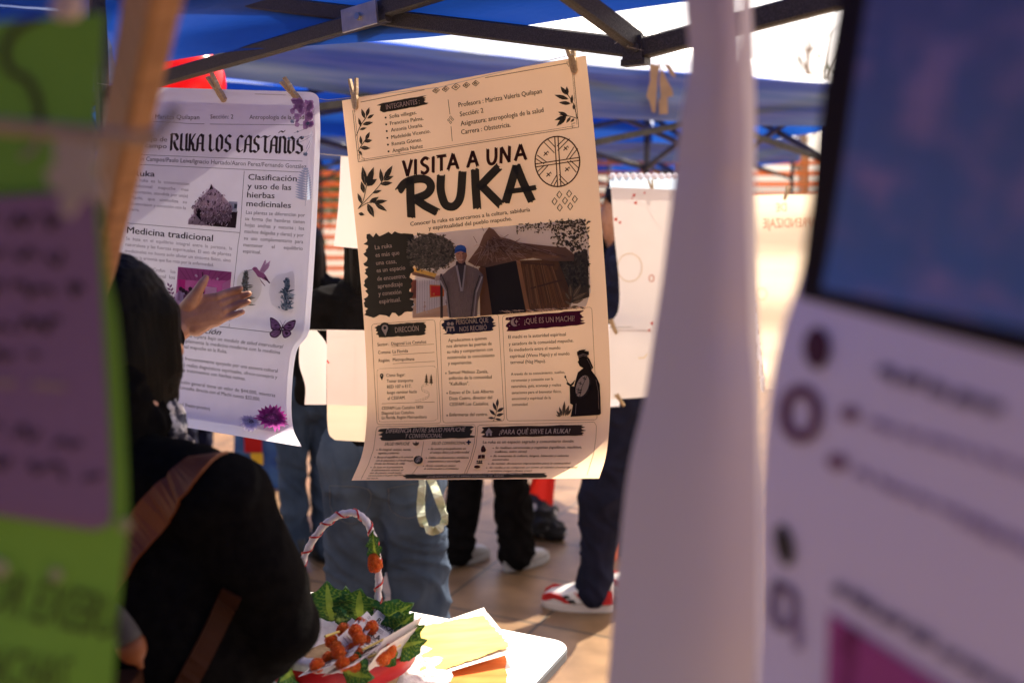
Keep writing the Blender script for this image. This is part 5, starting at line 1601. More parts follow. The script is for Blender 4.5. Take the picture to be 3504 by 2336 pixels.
# main visitor in grey jeans seen from behind
pa, WA = person('visitor in baggy grey jeans seen from behind, pale green strap at the hip', (-0.40, 3.02), R(-8), 1.66, 'jacket', 'jeans', M['black_cloth'], M['jeans'], boot, M['hair'],
                leg_r=(0.105, 0.098, 0.098), arms=((0.05, 0.12, 0.8), (0.03, 0.10, 0.7)), seed=1.0, hair_len=0.2, hem=0.02, stance=0.105)
person('visitor in black top, ripped grey jeans and black boots, between the two printed posters', (-0.93, 4.45), R(35), 1.56, 'jacket', 'jeans', M['black_cloth'], M['jeans'], boot, M['hair'],
       leg_r=(0.088, 0.072, 0.070), arms=((0.06, 0.16, 0.9), (0.10, 0.2, 0.9)), seed=2.0, hair_len=0.22, stance=0.08)
person('visitor in wide black trousers and pale sneakers behind the brown poster', (-0.12, 4.42), R(-52), 1.62, 'jacket', 'trousers', M['black_cloth'], M['black_cloth'], white, M['hair'],
       leg_r=(0.094, 0.086, 0.090), arms=((0.05, 0.1, 0.6), (0.05, 0.1, 0.6)), seed=4.0, hair_len=0.25, stance=0.11, stride=-0.10)
person('visitor in navy tracksuit and cap wearing red and white sneakers', (0.47, 4.0), R(78), 1.74, 'jacket', 'trousers', M['navy'], M['navy'], redw, M['hair'],
       leg_r=(0.125, 0.112, 0.072), arms=((0.03, 0.05, 0.5), (0.03, 0.05, 0.5)), seed=6.0, hair_len=0.06, cap=True, stride=0.11, stance=0.10)
person('visitor dressed all in black farthest back, beside the hanging pale sheets', (0.52, 4.75), R(150), 1.66, 'jacket', 'trousers', M['black_cloth'], M['black_cloth'], boot, M['hair'], seed=8.0)
person('visitor in black hoodie farthest left, behind the lilac poster', (-1.75, 5.3), R(-100), 1.64, 'hoodie', 'trousers', M['black_cloth'], M['navy'], boot, M['hair'], seed=9.0)

# back pockets and seams of the grey jeans
def ribbon(m, pts, wd, nrm, th=0.0015):
    n = len(pts)
    vs = []
    for i, p in enumerate(pts):
        t = (Vector(pts[min(i+1, n-1)])-Vector(pts[max(i-1, 0)])).normalized()
        nn = Vector(nrm[i] if isinstance(nrm, list) else nrm)
        sd = t.cross(nn).normalized()*wd/2
        nn = sd.cross(t).normalized()*th
        vs += [Vector(p)+sd+nn, Vector(p)-sd+nn, Vector(p)-sd-nn, Vector(p)+sd-nn]
    m.add(vs, [(4*i+k, 4*i+(k+1) % 4, 4*(i+1)+(k+1) % 4, 4*(i+1)+k) for i in range(n-1) for k in range(4)]+[(0, 1, 2, 3), (4*n-4, 4*n-3, 4*n-2, 4*n-1)])
def bvh_of(o):
    me = o.data; mw = Matrix.Translation(WLOC[o.name])
    return BVHTree.FromPolygons([mw @ v.co for v in me.vertices], [tuple(p.vertices) for p in me.polygons])
def child(o, nm):
    return [c for c in o.children if c.name.split('.')[0] == nm][0]
jn = child(pa, 'jeans'); bj = bvh_of(jn)
def on_mesh(bv, px, py, off):
    d = ray(px, py).normalized()
    h = bv.ray_cast(EYE, d)
    return (h[0]+h[1]*off, h[1]) if h[0] is not None else (None, None)
def pocket(pts):
    m = MB()
    q = [on_mesh(bj, *p, 0.003)[0] for p in smooth_path(pts+[pts[0]], 4)]
    q = [p for p in q if p is not None]
    if len(q) > 5: m.tube(q, 0.0012, 5); m.build('pocket_seam', M['edge'], jn)
pocket([(1130, 1660), (1262, 1672), (1255, 1745), (1205, 1790), (1140, 1750)])
pocket([(1330, 1668), (1450, 1655), (1448, 1735), (1400, 1772), (1338, 1740)])
lm = MB()
lpts = [(1440, 1560), (1452, 1600), (1480, 1650), (1505, 1715), (1518, 1755), (1520, 1785), (1500, 1810), (1478, 1816), (1455, 1800), (1442, 1765), (1440, 1715), (1445, 1650), (1442, 1600)]
ribbon(lm, [at(x, y, 2.80+0.02*math.sin(i)) for i, (x, y) in enumerate(smooth_path(lpts, 4))], 0.024, [Vector((0.5*math.sin(i*0.25), -1, 0.1)) for i in range(len(smooth_path(lpts, 4)))])
lm.build('hip_strap', M['lanyard'], pa)

# ------------------------------------------------------------------ the person pointing
pp = thing('person', 'person in black coat with black bob pointing a hand at the lilac poster', 'person', tuple(at(560, 2600, 1.40).xy)+(0,))
YP = 1.42
hd = at(398, 1165, 1.56)
nk = at(430, 1440, 1.50); ch = at(500, 1800, 1.44); ws = at(540, 2250, 1.42); hp = at(540, 2650, 1.42)
ls, rs = at(140, 1640, 1.56), at(775, 1718, 1.39)
le, lw = at(330, 1420, 1.86), at(606, 1118, 1.93)
re_, rw = at(968, 2138, 1.40), at(700, 2440, 1.60)
ax = Vector((0.25, 1, 0)).normalized()
body = [[(nk, 0.06), (hd-Vector((0, 0, 0.07)), 0.055)],
        [(hd+Vector((0, -0.005, 0.02)), 0.095, (1, 0, 0), 0.86), (hd+Vector((0.02, 0.03, -0.04)), 0.078, (1, 0, 0), 0.88), (hd+Vector((0.03, 0.045, -0.085)), 0.045)],
        [(hd+Vector((0.05, 0.085, 0.0)), 0.012), (hd+Vector((0.06, 0.108, -0.032)), 0.014)], [(hd+Vector((0.035, 0.09, -0.07)), 0.010), (hd+Vector((0.06, 0.085, -0.07)), 0.010)],
        [(hd+Vector((0.085, -0.005, 0)), 0.02, (1, 0, 0), 0.5), (hd+Vector((0.085, -0.008, -0.03)), 0.014, (1, 0, 0), 0.5)], [(hd+Vector((-0.085, 0.01, 0)), 0.02, (1, 0, 0), 0.5), (hd+Vector((-0.085, 0.007, -0.03)), 0.014, (1, 0, 0), 0.5)],
        [(at(450, 1660, 1.46), 0.062), (ch-Vector((0, 0, 0.10)), 0.150, ax, 0.62), (ws, 0.13, ax, 0.66), (hp, 0.155, ax, 0.68)],
        [(at(450, 1640, 1.46), 0.055), (rs, 0.052), (re_, 0.038), (rw, 0.026)], [(at(450, 1640, 1.46), 0.055), (ls, 0.052), (le, 0.038), (lw.lerp(le, 0.15), 0.027)],
        [(hp+Vector((-0.085, 0, -0.02)), 0.085), (Vector((hp.x-0.09, hp.y+0.02, 0.45)), 0.052), (Vector((hp.x-0.09, hp.y, 0.08)), 0.035), (Vector((hp.x-0.09, hp.y+0.12, 0.035)), 0.028)],
        [(hp+Vector((0.085, 0, -0.02)), 0.085), (Vector((hp.x+0.09, hp.y+0.02, 0.45)), 0.052), (Vector((hp.x+0.09, hp.y, 0.08)), 0.035), (Vector((hp.x+0.09, hp.y+0.12, 0.035)), 0.028)]]
# pointing left hand, palm to the camera, thumb up: every joint placed on its own
HY = 1.95
def hp_(x, y, d=0.0): return at(380+x/2.24, 850+y/2.24, HY+d)
pn = Vector((0.12, -1, 0.10)).normalized()
hand = [[(lw.lerp(le, 0.12), 0.026, pn, 0.85), (hp_(545, 590), 0.0255, pn, 0.78), (hp_(610, 520), 0.031, pn, 0.62)],
        [(hp_(610, 520), 0.031, pn, 0.62), (hp_(690, 500), 0.034, pn, 0.5), (hp_(770, 475), 0.034, pn, 0.42)],
        [(hp_(640, 420), 0.020, pn, 0.85), (hp_(740, 395), 0.0125, pn, 0.85), (hp_(815, 374), 0.0098, pn, 0.9)],
        [(hp_(650, 590), 0.022, pn, 0.75), (hp_(750, 560), 0.015, pn, 0.8), (hp_(850, 535), 0.0098, pn, 0.9)],
        [(hp_(760, 440), 0.018, pn, 0.62), (hp_(838, 426), 0.0100, pn, 0.85)], [(hp_(770, 490), 0.018, pn, 0.62), (hp_(858, 476), 0.0100, pn, 0.85)],
        [(hp_(815, 370), 0.0090), (hp_(880, 343, 0.010), 0.0078), (hp_(942, 322, 0.012), 0.0074), (hp_(990, 308, 0.004), 0.0060)],
        [(hp_(838, 422), 0.0090), (hp_(920, 391, 0.014), 0.0080), (hp_(1000, 364, 0.016), 0.0075), (hp_(1056, 347, 0.006), 0.0061)],
        [(hp_(858, 474), 0.0088), (hp_(930, 449, 0.010), 0.0078), (hp_(1000, 426, 0.010), 0.0072), (hp_(1050, 409, 0.0), 0.0060)],
        [(hp_(852, 536), 0.0084), (hp_(915, 518, 0.004), 0.0072), (hp_(965, 502, 0.002), 0.0066), (hp_(1006, 487, -0.006), 0.0055)],
        [(hp_(585, 470), 0.019, pn, 0.8), (hp_(625, 395, -0.012), 0.0145), (hp_(668, 322, -0.018), 0.0102), (hp_(704, 262, -0.016), 0.0088), (hp_(726, 226, -0.012), 0.0066)]]
rhand = hand_chains(rw, (rw-re_), (0.3, 0.9, -0.2), (0.3, 0.2, 0.9), 0.95, 0.6)
link_mesh('body', join_meshes([blob_mesh(body, 0.008, 3), blob_mesh(hand, 0.0016, 5, 0.5), blob_mesh(rhand, 0.0034, 2)]), M['skin'], pp)
coat = [[(ls, 0.070), (at(445, 1632, 1.46), 0.076), (rs, 0.070)], [(at(450, 1700, 1.46), 0.085), (ch-Vector((0, 0, 0.105)), 0.180, ax, 0.64), (ws, 0.168, ax, 0.70), (hp, 0.185, ax, 0.72), (hp+Vector((0, 0, -0.25)), 0.19, ax, 0.75)],
        [(rs+Vector((-.012, 0, 0.002)), 0.073), (rs.lerp(re_, 0.5), 0.066), (re_, 0.056), (rw.lerp(re_, 0.12), 0.044)],
        [(ls, 0.073), (le, 0.054), (lw.lerp(le, 0.3), 0.040), (lw.lerp(le, 0.13), 0.0385)]]
cme = blob_mesh(coat, 0.008, 5, folds=(0.0035, (8, 8, 9), 2.0))
cobj = link_mesh('coat', cme, M['coat'], pp)
trs = [[(hp+Vector((sg*0.088, 0, 0)), 0.10), (Vector((hp.x+sg*0.09, hp.y+0.02, 0.45)), 0.072), (Vector((hp.x+sg*0.09, hp.y, 0.10)), 0.064)] for sg in (-1, 1)]
link_mesh('trousers', blob_mesh(trs, 0.012, 3, folds=(0.008, (8, 8, 16), 5.0)), M['black_cloth'], pp)
for sg in (-1, 1): boot(pp, (hp.x+sg*0.09, hp.y, 0), (0, 1, 0), 0.95)
# bob of straight black hair
hr = [[(hd+Vector((-.005, -0.012, 0.035)), 0.108, (1, 0, 0), 0.90), (hd+Vector((-.005, -0.03, -0.03)), 0.106, (1, 0, 0), 0.92), (hd+Vector((0, -0.032, -0.10)), 0.090, (0, 1, 0), 0.85), (hd+Vector((0.005, -0.025, -0.165)), 0.070)],
      [(hd+Vector((0.055, -0.01, 0.04)), 0.05), (hd+Vector((0.066, -0.01, -0.04)), 0.040), (hd+Vector((0.055, 0.0, -0.115)), 0.033)],
      [(hd+Vector((-0.055, -0.01, 0.04)), 0.05), (hd+Vector((-0.066, -0.01, -0.04)), 0.040), (hd+Vector((-0.055, 0.0, -0.115)), 0.033)]]
link_mesh('hair', blob_mesh(hr, 0.006, 3, folds=(0.0016, (75, 75, 3), 1.0)), M['hair'], pp)
# patterned scarf round the neck
sc_ = []
for k in range(14):
    a = 2*math.pi*k/13
    sc_.append((nk+Vector((0.0+0.044*math.cos(a), -0.004+0.050*math.sin(a), -0.005+0.010*math.sin(2*a))), 0.026))
col_ = [[(p+Vector((-0.004, -0.006, 0.004)), r_+0.004) for p, r_ in sc_], [(nk+Vector((0.0, -0.045, 0.045)), 0.055), (nk+Vector((0.0, -0.05, -0.06)), 0.06)]]
link_mesh('coat_collar', blob_mesh(col_, 0.006, 3, folds=(0.006, (20, 20, 20), 3.0)), M['coat'], pp)
scb = [[(nk+Vector((0.050, 0.035, 0.004)), 0.020), (nk+Vector((0.060, 0.045, -0.03)), 0.023), (nk+Vector((0.066, 0.06, -0.075)), 0.020), (nk+Vector((0.055, 0.085, -0.13)), 0.016)], [(nk+Vector((0.01, 0.075, 0.0)), 0.026), (nk+Vector((0.050, 0.035, 0.004)), 0.022)]]
link_mesh('scarf', blob_mesh(scb, 0.006, 2, folds=(0.010, (26, 26, 26), 7.0)), M['scarf'], pp)

# shoulder bag with its broad brown strap
bc_ = bvh_of(cobj)
bag = thing('shoulder_bag', 'dark bag hanging on a broad brown leather strap across the pointing person\'s back', 'bag', tuple(at(330, 2420, 1.25)))
def strap(pts, wd, mat, name, over=None):
    m = MB(); P, N = [], []
    for q in smooth_path(pts, 6):
        p, n_ = on_mesh(bc_, q[0], q[1], 0.006)
        if p is not None: P.append(p); N.append(n_)
    if over:
        for v in over:
            h = bc_.find_nearest(P[0]+Vector(v))
            P.insert(0, h[0]+h[1]*0.006); N.insert(0, h[1])
    # even out dips
    for _ in range(14):
        P = [P[0]]+[(P[i-1]+P[i]*2+P[i+1])/4 for i in range(1, len(P)-1)]+[P[-1]]
    ribbon(m, P, wd, N, 0.0022)
    return m.build(name, mat, bag)
strap([(722, 1556), (690, 1580), (620, 1650), (525, 1765), (440, 1875), (370, 1975), (310, 2070)], 0.052, M['leather'], 'strap', over=[(0.012, 0.035, 0.02), (0.01, 0.05, 0.0), (0.01, 0.05, -0.03), (-0.01, 0.03, -0.07), (-0.02, 0.02, -0.09)])
strap([(800, 2020), (745, 2120), (690, 2235), (635, 2340), (580, 2450)], 0.030, M['leather_dark'], 'strap')
m = MB()
tp = [at(x, y, 1.235) for x, y in smooth_path([(380, 2080), (415, 2140), (440, 2190), (462, 2240), (485, 2285)], 4)]
n = len(tp)
m.tube(tp[:n//2+1], [0.012+0.006*math.sin(math.pi*i/n) for i in range(n//2+1)], 10)
m.build('strap_loop', M['dark_strap'], bag, smooth=True)
m = MB()
m.tube(tp[n//2:], [0.017, 0.0185, 0.0185, 0.018, 0.016, 0.0125, 0.007, 0.004][:n-n//2] + [0.003]*max(0, n-n//2-8), 12)
m.build('strap_tab', M['leather'], bag, smooth=True)
m = MB(); m.box(at(230, 2620, 1.24), (0.22, 0.08, 0.24), taper=0.85); m.build('pouch', M['leather_dark'], bag)

# ------------------------------------------------------------------ table with papers and basket
TZ = 0.74
TC = on_z(1962, 2196, TZ); TC.z = 0
t1 = on_z(1071, 2023, TZ); t2 = on_z(1826, 2336, TZ)
TA = Vector((t1.x-TC.x, t1.y-TC.y, 0)).normalized()
TB = Vector((-TA.y, TA.x, 0))
if TB.y > 0: TB = -TB
TL, TW = 1.30, 0.72
tb = thing('folding_table', 'white laminate table with rounded corners under the brown poster', 'table', tuple((TC+TA*TL/2+TB*TW/2).xy)+(0,))
def rrect(e, z, r_=0.045, k=8):
    out = []
    for cx, cy, a0 in ((r_-e*0, r_, 180), (TL-r_, r_, 270), (TL-r_, TW-r_, 0), (r_, TW-r_, 90)):
        for i in range(k+1):
            a = R(a0+90*i/k)
            p = TC+TA*(cx+(r_+e)*math.cos(a))+TB*(cy+(r_+e)*math.sin(a)); p.z = z
            out.append(p)
    return out
def slab(name, rings, mat, par):
    m = MB(); n = len(rings[0])
    m.add([q for rg in rings for q in rg], [(j*n+i, j*n+(i+1) % n, (j+1)*n+(i+1) % n, (j+1)*n+i) for j in range(len(rings)-1) for i in range(n)]+[tuple(range(n))[::-1], tuple(range((len(rings)-1)*n, len(rings)*n))])
    return m.build(name, mat, par)
slab('tabletop', [rrect(-0.004, TZ-0.004), rrect(-0.0012, TZ-0.0012), rrect(-0.004, TZ)], M['laminate'], tb)
slab('edge_band', [rrect(-0.006, TZ-0.026), rrect(0.0, TZ-0.023), rrect(0.0008, TZ-0.006), rrect(-0.001, TZ-0.0035)], M['edge'], tb)
for a, b in ((0.08, 0.08), (TL-0.08, 0.08), (TL-0.08, TW-0.08), (0.08, TW-0.08)):
    p = TC+TA*a+TB*b
    m = MB(); m.tube([(p.x, p.y, 0.0), (p.x, p.y, 0.012), (p.x, p.y, TZ-0.027)], [0.02, 0.015, 0.015], 12); m.build('leg', M['edge'], tb)

def flat_sheet(name, pxs, z, mat, label, cat, nseg=14, rag=0.0, curl=0.0, seed=0, parent=None, group=None, lift=None):
    """a sheet lying on the table; corners given in order"""
    rnd = random.Random(seed)
    cs = [on_z(x, y, z) for x, y in pxs]
    pts = []
    for j in range(nseg+1):
        for i in range(nseg+1):
            u, v = i/nseg, j/nseg
            p = cs[0].lerp(cs[1], u).lerp(cs[3].lerp(cs[2], u), v)
            if rag and (i in (0, nseg) or j in (0, nseg)):
                p.x += rnd.uniform(-rag, rag); p.y += rnd.uniform(-rag, rag)
            p.z = z+abs(noise.noise(Vector((p.x*7+seed, p.y*7, seed))))*curl
            if lift: p.z += lift(u, v)
            pts.append(p)
    m = MB(); m.grid(pts, nseg, nseg)
    o = m.build(name, mat, parent, smooth=True)
    if parent is None: tag(o, label, cat, group)
    return o
flat_sheet('paper_sheet', [(1480, 2135), (1656, 2078), (1725, 2200), (1560, 2260)], TZ+0.003, M['cream_paper'], 'plain white sheet mostly covered, one corner poking out above the yellow one', 'paper', seed=1, curl=0.002)
o1 = thing('painted_paper', 'orange painted sheet with white margins, lower one on the table', 'paper', tuple(on_z(1600, 2330, TZ)))
flat_sheet('sheet', [(1330, 2310), (1745, 2230), (1770, 2420), (1290, 2520)], TZ+0.007, M['cream_paper'], None, None, seed=2, curl=0.002, parent=o1)
flat_sheet('painted_area', [(1340, 2312), (1728, 2240), (1744, 2420), (1300, 2510)], TZ+0.0095, M['orange_wash'], None, None, nseg=22, rag=0.0022, seed=3, curl=0.002, parent=o1)
o2 = thing('painted_paper', 'yellow painted sheet with ragged white border lying on the orange one', 'paper', tuple(on_z(1550, 2190, TZ)))
flat_sheet('sheet', [(1385, 2148), (1668, 2096), (1775, 2262), (1430, 2330)], TZ+0.013, M['cream_paper'], None, None, seed=4, curl=0.003, parent=o2, lift=lambda u, v: 0.022*u*v)
flat_sheet('painted_area', [(1392, 2150), (1652, 2104), (1745, 2246), (1440, 2318)], TZ+0.0152, M['yellow_wash'], None, None, nseg=26, rag=0.0030, seed=5, curl=0.003, parent=o2, lift=lambda u, v: 0.022*u*v)

# basket
BC = Vector((-0.325, 1.80, TZ)); BR_, BH = 0.138, 0.105
bk = thing('gift_basket', 'gift basket with white handle spiralled in red ribbon and red band', 'basket', tuple(BC))
def ringz(z, r_, n=48, wob=0.0, k=14): return [BC+Vector((r_*(1+wob*math.sin(k*2*math.pi*i/n))*math.cos(2*math.pi*i/n), r_*(1+wob*math.sin(k*2*math.pi*i/n))*math.sin(2*math.pi*i/n), z)) for i in range(n)]
def loft(rings, name, mat, par, caps=(True, False)):
    m = MB(); n = len(rings[0])
    fs = [(j*n+i, j*n+(i+1) % n, (j+1)*n+(i+1) % n, (j+1)*n+i) for j in range(len(rings)-1) for i in range(n)]
    if caps[0]: fs.append(tuple(range(n))[::-1])
    if caps[1]: fs.append(tuple(range((len(rings)-1)*n, len(rings)*n)))
    m.add([q for rg in rings for q in rg], fs)
    return m.build(name, mat, par, smooth=True)
loft([ringz(0.004, 0.105), ringz(0.05, 0.122), ringz(BH, BR_), ringz(BH+0.004, BR_-0.006), ringz(0.06, 0.114), ringz(0.055, 0.02)], 'wicker_body', M['wicker'], bk)
loft([ringz(BH-0.052, BR_-0.006), ringz(BH-0.048, BR_+0.003), ringz(BH-0.012, BR_+0.007), ringz(BH-0.008, BR_+0.001)], 'red_band', M['red_ribbon'], bk, (False, False))
loft([ringz(BH-0.012, BR_+0.004, 96, .008, 40), ringz(BH+0.006, BR_+0.008, 96, .015, 40), ringz(BH+0.014, BR_-0.002, 96, .015, 40), ringz(BH-0.03, BR_-0.030, 96), ringz(0.035, 0.03, 96)], 'paper_lining', M['white_wrap'], bk, (False, True))
# handle: wrapped hoop
hp2 = smooth_path([(1020, 2010), (1040, 1910), (1085, 1825), (1140, 1772), (1200, 1753), (1245, 1772), (1275, 1830), (1291, 1905), (1296, 1990), (1292, 2060), (1287, 2118), (1285, 2200)], 7)
hw = [at(x, y, 1.86-0.06*i/len(hp2)) for i, (x, y) in enumerate(hp2)]
m = MB()
m.tube(hw, [0.0066+0.0009*math.sin(i*2.1)+0.0005*math.sin(i*5.3) for i in range(len(hw))], 12)
hdl = m.build('handle', M['white_wrap'], bk, smooth=True)
m = MB()
# spiral ribbon round the handle
LEN = [0]
for i in range(1, len(hw)): LEN.append(LEN[-1]+(hw[i]-hw[i-1]).length)
sp, nr = [], []
for k in range(420):
    d = LEN[-1]*k/419
    i = max(0, min(len(hw)-2, next((q for q in range(len(LEN)-1) if LEN[q+1] >= d), 0)))
    f_ = (d-LEN[i])/max(1e-6, LEN[i+1]-LEN[i])
    p = hw[i].lerp(hw[i+1], f_); t = (hw[i+1]-hw[i]).normalized()
    x = t.cross(Vector((0, 1, 0))).normalized(); y = t.cross(x)
    a = d/0.036*2*math.pi
    n_ = x*math.cos(a)+y*math.sin(a)
    sp.append(p+n_*0.0082); nr.append(n_)
ribbon(m, sp, 0.0034, nr, 0.0005)
m.build('spiral_ribbon', M['red_ribbon'], hdl)

def leaf_obj(base, tip, wd, up, parent, seed=0, fold=0.25, droop=0.12, dark=1.0):
    """serrated artificial leaf with pale veins"""
    base, tip, up = Vector(base), Vector(tip), Vector(up)
    d = tip-base; L = d.length; d.normalize()
    sd = d.cross(up).normalized(); nn = sd.cross(d).normalized()
    m = MB(); NL, NW = 36, 7
    pts, info = [], []
    for j in range(NL+1):
        t = j/NL
        w_ = wd*1.06*(math.sin(math.pi*t**0.74)**0.85) if 0 < t < 1 else 0.0
        w_ *= 1+(0.025 if j % 2 else -0.02)
        for i in range(-NW, NW+1):
            s = i/NW
            p = base+d*L*t+sd*w_*s+nn*(abs(s)*w_*fold-droop*L*t*t+0.006*math.sin(t*20+abs(s)*3)*abs(s))
            pts.append(p)
    n = 2*NW
    def cf(i, j):
        t = (j+0.5)/NL; s = abs((i+0.5)/n*2-1)
        g = (0.030*dark, 0.115*dark, 0.022*dark)
        v = 0.0
        k = (t-s*0.26)*9.5
        if abs(k-round(k)) < 0.16 and s < 0.9: v = 0.55
        core = max(0, 0.36*(1-t)*(1.1-t*0.4)+0.07-s)*4*(1 if (abs(k-round(k)) < 0.32 or s < 0.18) else 0.35)
        if s < 0.16: v = max(v, 0.9)
        v = min(1, max(v*0.55, core))
        c = (0.50, 0.66, 0.09)
        return tuple(g[q]+(c[q]-g[q])*v for q in range(3))
    m.grid(pts, n, NL, colf=cf)
    return m.build('leaf', M['leaf'], parent, smooth=True)
def bx(x, y, Y): return at(x, y, Y)
LF = [((1136, 2122), (1116, 1996), 0.046, 1.83, 1.81), ((1182, 2125), (1183, 2010), 0.028, 1.86, 1.85), ((1232, 2122), (1228, 2020), 0.052, 1.82, 1.80), ((1292, 2138), (1408, 2066), 0.030, 1.80, 1.77),
      ((1330, 2178), (1412, 2104), 0.030, 1.78, 1.75), ((1350, 2200), (1446, 2142), 0.022, 1.75, 1.72), ((1345, 2215), (1452, 2192), 0.027, 1.74, 1.70), ((1360, 2230), (1285, 2256), 0.020, 1.70, 1.68), ((1178, 2292), (1270, 2318), 0.034, 1.66, 1.62), ((1150, 2120), (1190, 2118), 0.022, 1.79, 1.76), ((1010, 2290), (960, 2330), 0.03, 1.68, 1.62)]
for k, (a, b, wd, ya, yb_) in enumerate(LF):
    leaf_obj(bx(a[0], a[1], ya), bx(b[0], b[1], yb_), wd, (0.25*math.sin(k*2), -1, 0.35), bk, k, 0.08, 0.06, 1.25)
# leaf and wool tuft tied on the handle
leaf_obj(bx(1288, 1915, 1.802), bx(1270, 1818, 1.80), 0.014, (-0.3, -1, 0), bk, 20)
def wool(c, r_, parent, seed):
    m = MB(); rnd = random.Random(seed)
    m.ball(c, r_*0.93, 14, 9)
    for k in range(150):
        a, z = rnd.uniform(0, 6.28), rnd.uniform(-1, 1)
        q = math.sqrt(1-z*z)
        v = Vector((q*math.cos(a), q*math.sin(a), z))
        t = v.cross(Vector((rnd.uniform(-1, 1), rnd.uniform(-1, 1), rnd.uniform(-1, 1)))).normalized()
        p = Vector(c)+v*r_*rnd.uniform(0.92, 1.22)
        m.tube([p-t*r_*0.45-v*r_*0.1, p+v*r_*0.08, p+t*r_*0.45-v*r_*0.1], r_*0.055, 4)
    return m.build('wool_tuft', M['wool'], parent, smooth=True)
wool(bx(1284, 1932, 1.795), 0.012, bk, 3).scale = (1, 1, 1)
wool(bx(1279, 1912, 1.795), 0.009, bk, 33)

# folded leaflets with wool tufts, stacked in the basket: each one a thing
CP = (0.66, 0.55, 0.50)
def leaflet(c, sx, sy, label, tuft=True, seed=0, word=True):
    """c centre px+distance; sx, sy: half vectors in px (right, up)"""
    x, y, Y = c; Y -= 0.045; sx = (sx[0]*1.15, sx[1]*1.15); sy = (sy[0]*1.15, sy[1]*1.15)
    root = thing('leaflet', label, 'leaflet', tuple(at(x, y, Y)), 'printed leaflets in the basket')
    pg = Page([(x-sx[0]-sy[0], y-sx[1]-sy[1], Y+0.045, x+sx[0]-sy[0], y+sx[1]-sy[1], Y+0.035), (x-sx[0], y-sx[1], Y, x+sx[0], y+sx[1], Y-0.010), (x-sx[0]+sy[0], y-sx[1]+sy[1], Y-0.045, x+sx[0]+sy[0], y+sx[1]+sy[1], Y-0.055)], NU=6, sub=4)
    pg.sheet('card', M['cream_paper'], root)
    pr = Print(pg, lambda u, v: (x+sx[0]*u+sy[0]*v, y+sx[1]*u+sy[1]*v), 1.0, 0.0005)
    g = (0.22, 0.17, 0.15)
    pr.sc = 1.0
    if word:
        pr.text('RUKA', (-0.60, -0.30), (0.62, -0.30), 0.36*math.hypot(*sy), (0.05, 0.04, 0.035), 0.02)
    for k in range(7):
        v = -0.25+k*0.17
        a, b = -0.8+0.1*(k % 2), 0.85-0.25*((k*7+seed) % 3)
        q0, q1 = pr.tr(a, v), pr.tr(b, v)
        pr.line([q0, q1], 2.0, g, raw=True)
    for k in range(3):
        v = -0.88+k*0.08
        pr.line([pr.tr(-0.7, v), pr.tr(0.6, v)], 1.6, g, raw=True)
    pr.mb.build('print', M['ink'], root)
    if tuft:
        tx, ty = pr.tr(-0.55, 0.1)
        wool(at(tx, ty, Y-0.035), 0.0105, root, seed)
    return root
cards = [((1300, 2160, 1.80), (38, 30), (-34, 40), 'leaflet printed RUKA at the top of the basket by the handle foot', 1),
         ((1240, 2175, 1.775), (30, 34), (-44, 40), 'leaflet printed RUKA with an orange tuft, middle of the top row', 2),
         ((1258, 2195, 1.755), (40, 26), (-26, 52), 'leaflet lying over the middle stack, wool tuft at its left', 3),
         ((1150, 2235, 1.74), (36, -20), (-30, 40), 'leaflet nearest the black sleeve with an orange tuft on its corner', 4),
         ((1355, 2195, 1.745), (22, -44), (-58, 34), 'broad leaflet leaning right against the leaves', 5),
         ((1335, 2225, 1.725), (26, -36), (-56, 36), 'leaflet tucked under the right leaning one', 6),
         ((1190, 2215, 1.73), (44, -22), (-30, 44), 'leaflet in the middle front with two orange tufts', 7),
         ((1210, 2255, 1.70), (50, -18), (-46, 34), 'lowest front leaflet just above the red band', 8),
         ((1120, 2262, 1.70), (48, -16), (-40, 30), 'front leaflet half hidden by the black sleeve', 9)]
for c, sx, sy, lb, sd_ in cards:
    leaflet(c, sx, sy, lb, True, sd_)
for k, (x, y, Y) in enumerate(((1175, 2155, 1.735), (1213, 2162, 1.735), (1132, 2190, 1.71), (1245, 2196, 1.71), (1205, 2222, 1.675), (1216, 2240, 1.67), (1145, 2250, 1.66), (1174, 2258, 1.655), (1235, 2130, 1.75), (1212, 2268, 1.645), (1150, 2212, 1.68))):
    wool(at(x, y, Y), 0.0108+0.0018*math.sin(k*3), bk, 50+k)
for k, (a, b) in enumerate((((1240, 2222), (1312, 2186)), ((1112, 2176), (1160, 2160)), ((1260, 2248), (1370, 2205)))):
    m = MB(); m.tube([at(a[0], a[1], 1.66), at(b[0], b[1], 1.70)], 0.0022, 7); m.build('wooden_stick', M['yellow_wash'], bk)
# lace cloth under the basket
m = MB()
rings = []
NRR, NTH = 16, 96
pts = []
for j in range(NRR+1):
    for i in range(NTH+1):
        a = 2*math.pi*i/NTH; t = j/NRR
        rr = 0.10+0.095*t+0.008*t*math.cos(a*18)
        z = TZ+0.012+0.030*abs(noise.noise(Vector((math.cos(a)*3.2, math.sin(a)*3.2, t*2.0))))*(1.0-0.5*t)+0.012*math.sin(a*18)*t*0.35+0.004
        pts.append(Vector((BC.x+0.01+rr*math.cos(a)*1.0, BC.y+rr*math.sin(a)*0.93, z)))
m.grid(pts, NTH, NRR)
tag(m.build('lace_cloth', M['lace'], smooth=True), 'crumpled white lace cloth with scalloped rim under the basket', 'doily')

